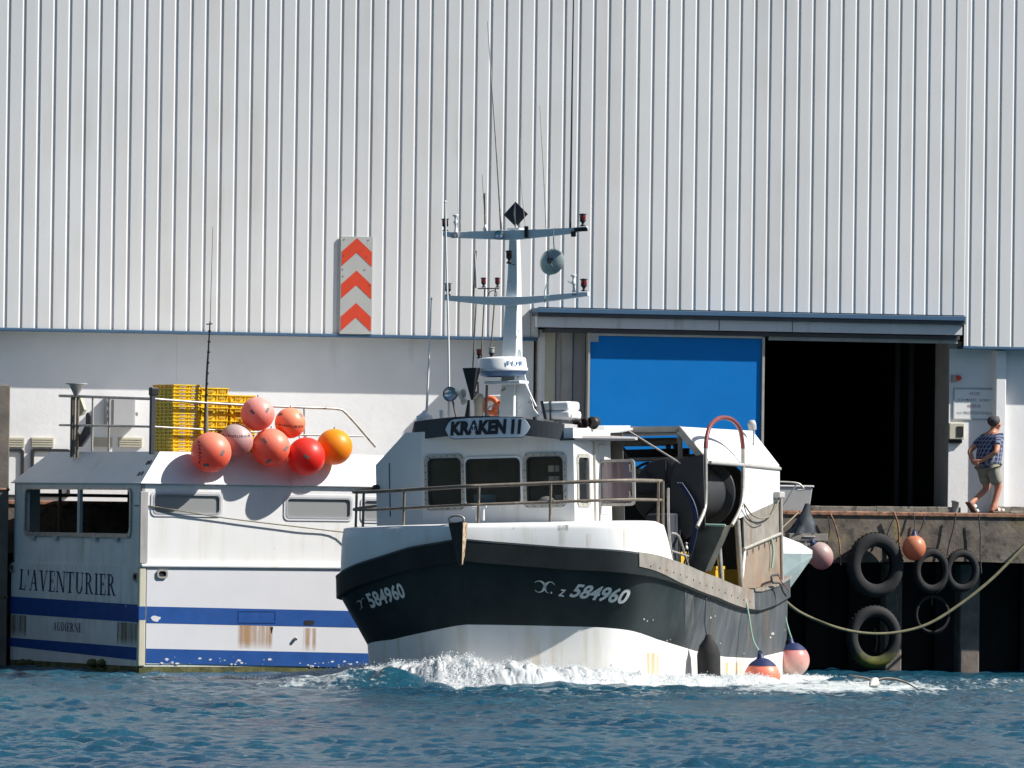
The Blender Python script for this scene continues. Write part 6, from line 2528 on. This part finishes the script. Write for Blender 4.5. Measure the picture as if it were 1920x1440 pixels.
# yellow crates on the working deck
for (px0, py0, px1, py1, y, lab) in ((1306, 1062, 1342, 1100, 6.9, 'lower ochre crate on the working deck beside the chute foot'), (1258, 1035, 1276, 1062, 6.4, 'ochre crate glimpsed behind the gate rail at the bulwark end'),
                                     (1345, 1068, 1386, 1110, 7.6, 'ochre crate on the working deck between the two gunwale posts')):
    y = max(y, K.at(px1, py1, x=2.2).y)
    a, b = K.at(px0, py1, y=y), K.at(px1, py0, y=y)
    e = empty('fish_crate', K, (0, 0, 0))
    tag(e, lab, 'crate', 'ochre crates on the working deck')
    m_ = MB()
    m_.box(a.x, b.x, y, y + .5, .93, b.z)
    m_.build('body', M['ochre'], e, bevel=.015)
    m_ = MB()
    m_.box(a.x - .012, b.x + .012, y - .012, y + .512, b.z - .05, b.z + .004)
    for k in range(3):
        zz = .98 + (b.z - 1.1) * k / 3
        m_.box(a.x + .03, b.x - .03, y - .01, y - .001, zz, zz + .03)
    m_.build('rim', M['ochre'], e)

# ---------------- fenders and floats of this boat
e, c, r = float_ball(1428, 1276, K, None, 34, 'coral float with navy collar half in the water at the boat side', *CORAL, neck=(-.1, 0, 1), centre=K.at(1429, 1270, x=2.75), seed=3)
m_ = MB(); m_.lathe([(r * .80, r * .64), (r * .62, r * .82), (r * .38, r * .99), (r * .25, r * 1.05)], n=24); m_.build('collar', M['navyink'], e)
cord('rope', [c + Vector((0, 0, r * 1.15)), K.w(K.at(1412, 1200, x=2.62)), K.w(K.at(1404, 1155, x=2.60)), K.w(K.at(1396, 1110, x=2.52))], .016, 'ropeg', 'green rope from the gunwale down to the coral float', 'rope')
e, c, r = float_ball(1487, 1238, K, None, 31, 'white and pink float with navy collar hung at the stern', (.78, .62, .52), (.80, .24, .24), neck=(-.15, 0, 1), centre=K.at(1487, 1238, y=11.2), seed=4)
m_ = MB(); m_.lathe([(r * .80, r * .64), (r * .62, r * .82), (r * .40, r * .98), (r * .25, r * 1.05)], n=24); m_.build('collar', M['navyink'], e)
cord('rope', [c + Vector((-.02, 0, r * 1.15)), K.w(K.at(1473, 1160, y=11.1)), K.w(K.at(1468, 1110, y=11.1)), K.w(K.at(1464, 1095, y=11.1))], .016, 'ropeg', 'green rope from the stern down to the white and pink float', 'rope')
m_ = MB()
c = K.at(1329, 1240, x=2.66)
zt_, zb_ = K.at(1329, 1196, x=2.66).z, K.at(1329, 1300, x=2.66).z
m_.lathe([(.0, zb_ - .05), (.15, zb_), (.19, zb_ + .15), (.195, zt_ - .28), (.15, zt_ - .12), (.07, zt_ - .02), (.045, zt_ + .05), (0, zt_ + .06)], (c.x, c.y, 0), n=24)
ob = m_.build('fender', M['rubber'])
ob.matrix_world = K.M
tag(ob, 'long black sausage fender hanging at the boat side by a dark line', 'fender')
cord('rope', [K.at(1327, 1197, x=2.66), K.at(1322, 1170, x=2.6), K.at(1324, 1120, x=2.58), K.at(1322, 1088, x=2.5)], .012, 'roped', 'dark line holding the long black fender', F=K)

# ------------------------------------------------------------------ small white boat between trawler and quay
sbp = W.at(1523, 1030, y=-2.6)
sb = empty('small_boat', loc=(sbp.x, -2.6, 0))
tag(sb, 'small white boat with pointed bow showing behind the trawler stern', 'boat')
FS = Frame((sbp.x, -2.6, 0), X=Vector((1, 0, 0)), Y=Vector((0, 1, 0)))
zt_, zm_, = FS.at(1480, 1008, y=0).z, FS.at(1523, 1032, y=0).z
mb = MB()
secs = []
for t in [0, .06, .15, .3, .5, .75, 1.0]:
    x = -t * 4.4
    hwid = .95 * (1 - (1 - t) ** 2.4) ** .8 if t > 0 else .01
    zz = zm_ + (zt_ + .03 - zm_) * min(1, t / .12)
    zk = -.3 + (zm_ - .12 + .3) * max(0, 1 - t / .46) ** 1.1
    secs.append([(x, -hwid * .35, zk), (x, -hwid * .8, (zk + zm_) / 2 - .0), (x, -hwid, zm_ - .06), (x, -hwid * .98, zm_), (x, -hwid * .72, zz), (x, hwid * .72, zz), (x, hwid, zm_), (x, hwid * .35, zk)])
vs = [p for s_ in secs for p in s_]
k = 8
for i in range(len(secs) - 1):
    for j in range(k):
        f = (i * k + j, i * k + (j + 1) % k, (i + 1) * k + (j + 1) % k, (i + 1) * k + j)
        mb.f.append(f); mb.m.append(1 if j in (0, 1, 7) else 0); mb.s.append(False)
mb.v = [tuple(v) for v in vs]
mb.f.append(tuple(len(vs) - 8 + j for j in range(8))); mb.m.append(0); mb.s.append(False)
mb.build('hull', [M['white'], mat('pale_green_hull', (.36, .44, .44), .4)], sb)
mb = MB()
pp = [FS.at(1440, 903, y=.3), FS.at(1490, 905, y=.3), FS.at(1504, 912, y=.3), FS.at(1506, 918, y=.3), FS.at(1495, 919, y=.3)]
mb.tube(smoothpath(pp, 4), .018, 7)
mb.tube([FS.at(1493, 908, y=.3), FS.at(1463, 958, y=.3)], .015, 7)
mb.tube([FS.at(1463, 958, y=.3), FS.at(1440, 1010, y=.3)], .015, 7)
mb.build('bow_pulpit', M['galv'], sb)
cord('rope', [W.at(1462, 994, y=-2.2), W.at(1480, 977, y=-1.8), W.at(1500, 958, y=-1.1)], .014, 'rope', 'pale rope slanting up from the stern to the quay by the tarpaulin', sm=2)

# mooring rope from the stern up to the quay on the right
a = K.w(K.at(1467, 1122, y=11.2))
pts = [(1467, 1122), (1500, 1148), (1560, 1174), (1620, 1187), (1680, 1186), (1740, 1170), (1800, 1133), (1860, 1085), (1925, 1020), (1985, 966), (2012, 962), (2050, 964)]
yy = [None, -2.6, -2.3, -2.1, -2.0, -1.9, -1.8, -1.7, -1.5, -1.06, -.7, -.4]
ws = [a] + [W.at(p[0], p[1], y=y) for p, y in zip(pts[1:], yy[1:])]
cord('mooring_rope', ws, .028, 'ropey', 'long yellowish mooring rope sagging from the stern up to the quay', 'rope', n=8, sm=8)
cord('rope', [K.at(1460, 1078, x=2.55), K.at(1447, 1080, x=2.6), K.at(1449, 1092, x=2.6), K.at(1462, 1094, x=2.6), K.at(1468, 1108, x=2.6), K.at(1475, 1118, x=2.65)], .02, 'roped', 'dark rope loop over the stern corner of the gunwale', F=K)
cord('rope', [K.at(1458, 1075, x=2.5), K.at(1466, 1092, x=2.6), K.at(1474, 1100, x=2.65), K.at(1480, 1108, x=2.7)], .012, 'redpaint', 'frayed red and pale lashing at the stern corner', F=K, sm=3)


# ------------------------------------------------------------------ the man on the quay
def skin(name, verts, edges, radii, root, mt, parent, F, sub=2, smooth=True):
    me = bpy.data.meshes.new(name)
    me.from_pydata(verts, edges, [])
    ob = bpy.data.objects.new(name, me)
    COL.objects.link(ob)
    me.materials.append(mt)
    ob.parent = parent
    sk = ob.modifiers.new('skin', 'SKIN')
    sk.use_smooth_shade = True
    for i, r in enumerate(radii):
        d = me.skin_vertices[0].data[i]
        d.radius = r if isinstance(r, (tuple, list)) else (r, r)
        d.use_root = (i == root)
    s_ = ob.modifiers.new('subsurf', 'SUBSURF')
    s_.levels = sub
    s_.render_levels = sub
    return ob


PL_ = Plane(W, (0, -.62, 0))
foot_p = W.at(1850, 966, y=-.62)
man = empty('person', loc=(foot_p.x, -.62, QT))
tag(man, 'grey-haired man in checked shirt and shorts walking, hands behind his back', 'person')
# x forward (to the right), y away, z up; scaled from a 1.72 m figure
J = {
    'pelvis': (.02, 0, .93), 'waist': (.03, 0, 1.08), 'chest': (.05, 0, 1.26), 'neck': (.11, 0, 1.44), 'neck2': (.145, -.0, 1.50), 'head': (.165, 0, 1.565), 'head2': (.175, 0, 1.64),
    'lsh': (.075, .155, 1.38), 'rsh': (.075, -.155, 1.38), 'rel': (-.10, -.26, 1.13), 'rwr': (-.20, -.07, .985), 'rha': (-.235, .0, .975),
    'lel': (-.12, .24, 1.14), 'lwr': (-.21, .08, .96), 'lha': (-.235, .0, .935),
    'lhip': (.02, .09, .88), 'lkn': (.13, .10, .52), 'lan': (-.02, .10, .13), 'lft': (-.08, .10, .10), 'lto': (.09, .11, .035),
    'rhip': (.02, -.09, .88), 'rkn': (.08, -.10, .50), 'ran': (.03, -.10, .10), 'rto': (.19, -.11, .03), 'rhe': (-.02, -.10, .04),
}
for k_ in J:
    if k_ not in ('lkn', 'lan', 'lft', 'lto', 'rkn', 'ran', 'rto', 'rhe'):
        J[k_] = (J[k_][0], J[k_][1], J[k_][2] - .13)
J['rkn'] = (.14, -.10, .44)
# rear leg lifts its heel behind, front leg straight under the body
J['lkn'] = (.10, .09, .41); J['lan'] = (-.24, .09, .17); J['lto'] = (-.16, .10, .04); J['lft'] = (-.29, .09, .15)
names = list(J)
ix = {n_: i for i, n_ in enumerate(names)}
ED = [('pelvis', 'waist'), ('waist', 'chest'), ('chest', 'neck'), ('neck', 'neck2'), ('neck2', 'head'), ('head', 'head2'), ('chest', 'lsh'), ('chest', 'rsh'), ('rsh', 'rel'), ('rel', 'rwr'), ('rwr', 'rha'),
      ('lsh', 'lel'), ('lel', 'lwr'), ('lwr', 'lha'), ('pelvis', 'lhip'), ('lhip', 'lkn'), ('lkn', 'lan'), ('lan', 'lto'), ('lan', 'lft'), ('pelvis', 'rhip'), ('rhip', 'rkn'), ('rkn', 'ran'), ('ran', 'rto'), ('ran', 'rhe')]
RAD = {'pelvis': (.13, .15), 'waist': (.135, .15), 'chest': (.13, .16), 'neck': .065, 'neck2': .058, 'head': .085, 'head2': .088, 'lsh': .06, 'rsh': .06, 'rel': .042, 'rwr': .03, 'rha': .035, 'lel': .042, 'lwr': .03, 'lha': .035,
       'lhip': .095, 'lkn': .056, 'lan': .036, 'lft': .03, 'lto': .03, 'rhip': .095, 'rkn': .058, 'ran': .038, 'rto': .03, 'rhe': .034}
verts = [J[n_] for n_ in names]
radii = [RAD[n_] for n_ in names]
edges = [(ix[a_], ix[b_]) for a_, b_ in ED]
# nose and fingers
verts.append((.262, 0, 1.455)); radii.append(.016); edges.append((ix['head'], len(verts) - 1))
verts.append((.245, 0, 1.395)); radii.append(.028); edges.append((ix['neck2'], len(verts) - 1))
for hnd, sg_ in (('rha', 1), ('lha', -1)):
    hx, hy, hz = J[hnd]
    for f_ in range(4):
        a_ = (hx - .03 + .0 * f_, hy + sg_ * (.045 + .004 * (1.5 - abs(f_ - 1.5))), hz + .025 - .018 * f_)
        b_ = (a_[0] + .018, a_[1] + sg_ * .022, a_[2] - .012)
        verts += [a_, b_]; radii += [.009, .008]
        edges += [(ix[hnd], len(verts) - 2), (len(verts) - 2, len(verts) - 1)]
    verts.append((hx + .03, hy + sg_ * .03, hz + .035)); radii.append(.010)
    edges.append((ix[hnd], len(verts) - 1))
M['skin'] = mat('sunburnt_skin', (.50, .22, .14), .55, var=.08, sss=.1)
M['hair'] = mat('dark_grey_hair', (.05, .05, .055), .8, var=.4, vs=20)
M['shorts'] = mat('beige_shorts', (.27, .25, .20), .9, var=.12, vs=6, bump=.4, bs=12)
M['shoe'] = mat('sandal_brown', (.12, .07, .05), .7)
skin('body', verts, edges, radii, 0, M['skin'], man, W, 2)
# checked shirt
m, nt, b, N, L = nodes('checked_shirt')
tc = N.new('ShaderNodeTexCoord')
sp = N.new('ShaderNodeSeparateXYZ')
L.new(tc.outputs['Object'], sp.inputs[0])


def lines(out, freq, lo_, off=0.0):
    a_ = N.new('ShaderNodeMath'); a_.operation = 'MULTIPLY_ADD'; a_.inputs[1].default_value = freq; a_.inputs[2].default_value = 50 + off
    L.new(out, a_.inputs[0])
    f_ = N.new('ShaderNodeMath'); f_.operation = 'FRACT'
    L.new(a_.outputs[0], f_.inputs[0])
    g_ = N.new('ShaderNodeMath'); g_.operation = 'GREATER_THAN'; g_.inputs[1].default_value = lo_
    L.new(f_.outputs[0], g_.inputs[0])
    return g_.outputs[0]


xy = N.new('ShaderNodeMath'); xy.operation = 'ADD'
L.new(sp.outputs[0], xy.inputs[0]); L.new(sp.outputs[1], xy.inputs[1])
c = _mix(nt, lines(sp.outputs[2], 15, .74), (.03, .042, .105), (.17, .20, .28))
mxl = N.new('ShaderNodeMath'); mxl.operation = 'MAXIMUM'
c = _mix(nt, lines(xy.outputs[0], 15, .76), c, (.27, .30, .38))
L.new(c, b.inputs['Base Color'])
b.inputs['Roughness'].default_value = .9
SH = [('hem', (.015, 0, .68), (.175, .19)), ('waist', (.035, 0, .90), (.19, .20)), ('chest', (.045, 0, 1.13), (.165, .20)), ('neck', (.09, 0, 1.28), .085), ('lsh', (.07, .15, 1.245), .08), ('rsh', (.07, -.15, 1.245), .08),
      ('re', (-.035, -.225, 1.08), .074), ('le', (-.045, .215, 1.08), .074)]
skin('shirt', [q[1] for q in SH], [(0, 1), (1, 2), (2, 3), (2, 4), (2, 5), (5, 6), (4, 7)], [q[2] for q in SH], 0, m, man, W, 2)
SHS = [(.02, 0, .78), (.02, .09, .72), (.02, -.09, .72), (.09, .09, .46), (.12, -.10, .46)]
skin('shorts', SHS, [(0, 1), (0, 2), (1, 3), (2, 4)], [(.115, .13), .105, .105, .088, .09], 0, M['shorts'], man, W, 2)
mb = MB()
mb.ball((.128, 0, 1.512), .100, 16, sc=(1.0, .88, .95), wob=.25)
mb.build('hair', M['hair'], man)
for sy in (-1, 1):
    MB().ball((.168, sy * .083, 1.445), .026, 8, sc=(.6, .4, 1)).build('ear', M['skin'], man)
    MB().ball((.243, sy * .032, 1.475), .010, 8).build('eye', M['ink'], man)
for ft, tilt in (((-.24, .09, .085), -48), ((.09, -.105, .015), 0)):
    mb = MB()
    q_ = Matrix.Rotation(rad(-tilt), 3, 'Y')
    t_ = MB()
    t_.box(-.12, .15, -.05, .05, 0, .03)
    t_.box(-.02, .03, -.055, .055, .03, .085, 1)
    t_.box(.07, .12, -.055, .055, .03, .07, 1)
    t_.v = [tuple(q_ @ Vector(v) + Vector(ft)) for v in t_.v]
    t_.build('sandal', [M['shoe'], M['plasticw']], man, bevel=.01)

man.scale = (1.28, 1.28, 1.13)
man.rotation_euler = (0, 0, rad(30))
# ------------------------------------------------------------------ gull skimming the water
g0 = W.at(1640, 1280, z=.16)
gl = empty('gull', loc=g0)
tag(gl, 'white and brown gull skimming the foam with spread wings', 'bird')
FG = Frame(g0, X=VR, Y=VD)
gl.matrix_world = FG.M
gm = mat('gull_white', (.66, .63, .58), .8, var=.15, vs=8)
gb = mat('gull_brown', (.30, .25, .21), .8, var=.3, vs=8)
mb = MB()
mb.lathe([(0, -.24), (.035, -.20), (.075, -.08), (.085, .02), (.065, .12), (.045, .17), (.05, .20), (.045, .235), (.018, .26), (.010, .30), (0, .315)], (0, 0, 0), (-.25, -.93, -.12), 14)
mb.build('body', gm, gl)
for pts, nm in (([(0, 0, .02), (-.14, .03, .07), (-.30, .05, .10), (-.42, .10, .12)], 'wing'), ([(0, 0, .02), (.20, .03, .07), (.46, .0, .03), (.66, -.04, -.07), (.88, -.02, -.20)], 'wing')):
    pp = smoothpath([Vector(p) for p in pts], 4)
    k = len(pp)
    mb = MB()
    vs = []
    for i, p in enumerate(pp):
        t = i / (k - 1)
        ch = .20 * (1 - t) ** .6 + .012
        vs += [p + Vector((0, -ch * .35, .004)), p + Vector((0, 0, .022 * (1 - t) + .004)), p + Vector((0, ch, -.012 - .02 * (1 - t))), p + Vector((0, 0, -.012 * (1 - t) - .002))]
    fs = [(i * 4 + j, i * 4 + (j + 1) % 4, (i + 1) * 4 + (j + 1) % 4, (i + 1) * 4 + j) for i in range(k - 1) for j in range(4)]
    mb.add(vs, fs, 0, True)
    mb.build(nm, gb, gl)
mb = MB()
mb.hexa([(-.03, .18, -.0), (.03, .18, 0), (.06, .34, .01), (-.0, .34, .01), (-.03, .18, .015), (.03, .18, .015), (.06, .34, .016), (-.0, .34, .016)])
mb.build('tail', gb, gl)

# ------------------------------------------------------------------ bow wave and wake foam
fm, nt, b, N, L = nodes('foam')
c = _mix(nt, _ramp(nt, _noise(nt, 4, 5), .35, .65), (.78, .82, .84), (.90, .91, .91))
L.new(c, b.inputs['Base Color'])
b.inputs['Roughness'].default_value = .5
b.inputs['Subsurface Weight'].default_value = .3
b.inputs['Subsurface Radius'].default_value = (.05, .07, .08)
b.inputs['Subsurface Scale'].default_value = .5
bp = N.new('ShaderNodeBump'); bp.inputs['Strength'].default_value = .35; bp.inputs['Distance'].default_value = .02
tl = N.new('ShaderNodeBsdfTranslucent'); L.new(c, tl.inputs[0])
mxs = N.new('ShaderNodeMixShader'); mxs.inputs[0].default_value = .45
L.new(b.outputs[0], mxs.inputs[1]); L.new(tl.outputs[0], mxs.inputs[2]); L.new(mxs.outputs[0], N['Material Output'].inputs[0])
L.new(_noise(nt, 30, 6, rough=.7), bp.inputs['Height']); L.new(bp.outputs[0], b.inputs['Normal'])

# crest line in the boat's own frame: (x, y) outward line and heights, from far starboard round the bow to the stern quarter
CREST = [(-4.6, 1.6, .05, .4), (-3.6, 1.0, .13, .5), (-2.8, .55, .20, .6), (-2.1, .15, .27, .7), (-1.4, -.15, .33, .75), (-.7, -.35, .39, .75), (-.1, -.45, .44, .75), (.5, -.30, .40, .7), (1.2, .15, .35, .65), (1.9, .8, .34, .6),
         (2.45, 1.7, .26, .5), (2.75, 2.9, .20, .45), (2.9, 4.2, .17, .4), (2.95, 5.6, .15, .4), (2.95, 7.0, .14, .45), (2.95, 8.6, .13, .5), (2.9, 10.2, .11, .6), (3.0, 11.4, .08, .6), (3.2, 12.4, .03, .6)]


def cr_at(t):
    t = t * (len(CREST) - 1)
    i = min(int(t), len(CREST) - 2)
    f = t - i
    f = f * f * (3 - 2 * f) * .5 + f * .5
    return [CREST[i][k] * (1 - f) + CREST[i + 1][k] * f for k in range(4)]


def fbm(p, o=4, g=.55):
    s_, a_, f_ = 0, 1, 1
    for _ in range(o):
        s_ += a_ * noise.noise(p * f_ + Vector((f_ * 3.1, 0, 0)))
        a_ *= g
        f_ *= 2.1
    return s_


mb = MB()
NT, NW = 900, 60
vs = []
for i in range(NT + 1):
    x, y, h, w_ = cr_at(i / NT)
    x2, y2, _, _ = cr_at(min(1, (i + 1) / NT))
    x1, y1, _, _ = cr_at(max(0, (i - 1) / NT))
    t_ = Vector((x2 - x1, y2 - y1, 0)).normalized()
    n_ = Vector((t_.y, -t_.x, 0))
    edge = min(1, i / NT / .07, (1 - i / NT) / .05)
    wob = .25 * noise.noise(Vector((x * 1.3, y * 1.3, 4)))
    for j in range(NW + 1):
        o_ = -1.3 + 2.5 * j / NW          # minus: towards the hull
        prof = math.exp(-((o_ + .12 - wob) / (.38 * w_ + .1)) ** 2) if o_ > -.12 else 1.0 * math.exp(-((o_ + .12) / 1.1) ** 2)
        p = Vector((x, y, 0)) + n_ * (o_ * w_ * 1.25)
        nz_ = fbm(Vector((p.x * 2.6, p.y * 2.6, 0)), 5, .62)
        rg_ = (1 - abs(noise.noise(Vector((p.x * 12, p.y * 12, 1)))) * 2.2) * .026 + (1 - abs(noise.noise(Vector((p.x * 30, p.y * 30, 7)))) * 2.2) * .024
        z = h * edge * prof * (1 + .22 * nz_) + rg_ * min(1, prof * 1.3) * edge * (.4 + 1.4 * h) * 1.3 - .06 + .02 * edge
        z -= .12 * max(0, o_ - .75) * 2
        q_ = p + Vector((fbm(Vector((p.x * 6, p.y * 6, 9)), 2), fbm(Vector((p.x * 6, p.y * 6, 19)), 2), 0)) * .07 * prof
        vs.append((q_.x, q_.y, z))
fs = [(i * (NW + 1) + j, (i + 1) * (NW + 1) + j, (i + 1) * (NW + 1) + j + 1, i * (NW + 1) + j + 1) for i in range(NT) for j in range(NW)]
mb.add(vs, fs, 0, True)
# lumps and drops of spray
random.seed(11)
ICO = [(0, 0, 1), (.894, 0, .447), (.276, .851, .447), (-.724, .526, .447), (-.724, -.526, .447), (.276, -.851, .447), (.724, .526, -.447), (-.276, .851, -.447), (-.894, 0, -.447), (-.276, -.851, -.447), (.724, -.526, -.447), (0, 0, -1)]
ICF = [(0, 1, 2), (0, 2, 3), (0, 3, 4), (0, 4, 5), (0, 5, 1), (1, 6, 2), (2, 7, 3), (3, 8, 4), (4, 9, 5), (5, 10, 1), (6, 7, 2), (7, 8, 3), (8, 9, 4), (9, 10, 5), (10, 6, 1), (11, 7, 6), (11, 8, 7), (11, 9, 8), (11, 10, 9), (11, 6, 10)]
for k in range(26000):
    u = random.random()
    t = (random.random() * .72 + .10) if u < .75 else random.random()
    x, y, h, w_ = cr_at(t)
    x2, y2, _, _ = cr_at(min(1, t + .003))
    t_ = Vector((x2 - x, y2 - y, 0)).normalized()
    n_ = Vector((t_.y, -t_.x, 0))
    o_ = random.gauss(-.10, .36)
    p = Vector((x, y, 0)) + n_ * o_ * w_ * 1.2
    prof = math.exp(-(max(0, o_ + .12) / (.38 * w_ + .1)) ** 2)
    hz_ = h * prof * (1 + .24 * fbm(Vector((p.x * 2.6, p.y * 2.6, 0)), 3, .62)) - .05
    s_ = random.choice((.003, .004, .005, .006, .008, .011)) * (.6 + .8 * random.random())
    if s_ > .013:
        z = hz_ + random.gauss(0, .02)
    else:
        z = hz_ + .02 + abs(random.gauss(0, .02 + .07 * h))
    mb.add([(p.x + v[0] * s_ * (1 + .3 * random.random()), p.y + v[1] * s_, z + v[2] * s_ * (.8 + .3 * random.random())) for v in ICO], ICF, 0, True)
ob = mb.build('bow_wave_foam', fm)
ob.matrix_world = Matrix.Translation(K.o) @ Matrix((VR * math.cos(-rad(18)) + VD * math.sin(-rad(18)), K.Y, Vector((0, 0, 1)))).transposed().to_4x4()
tag(ob, 'white churned bow wave curling round the trawler bow', 'foam', kind='stuff')

bpy.context.view_layer.update()
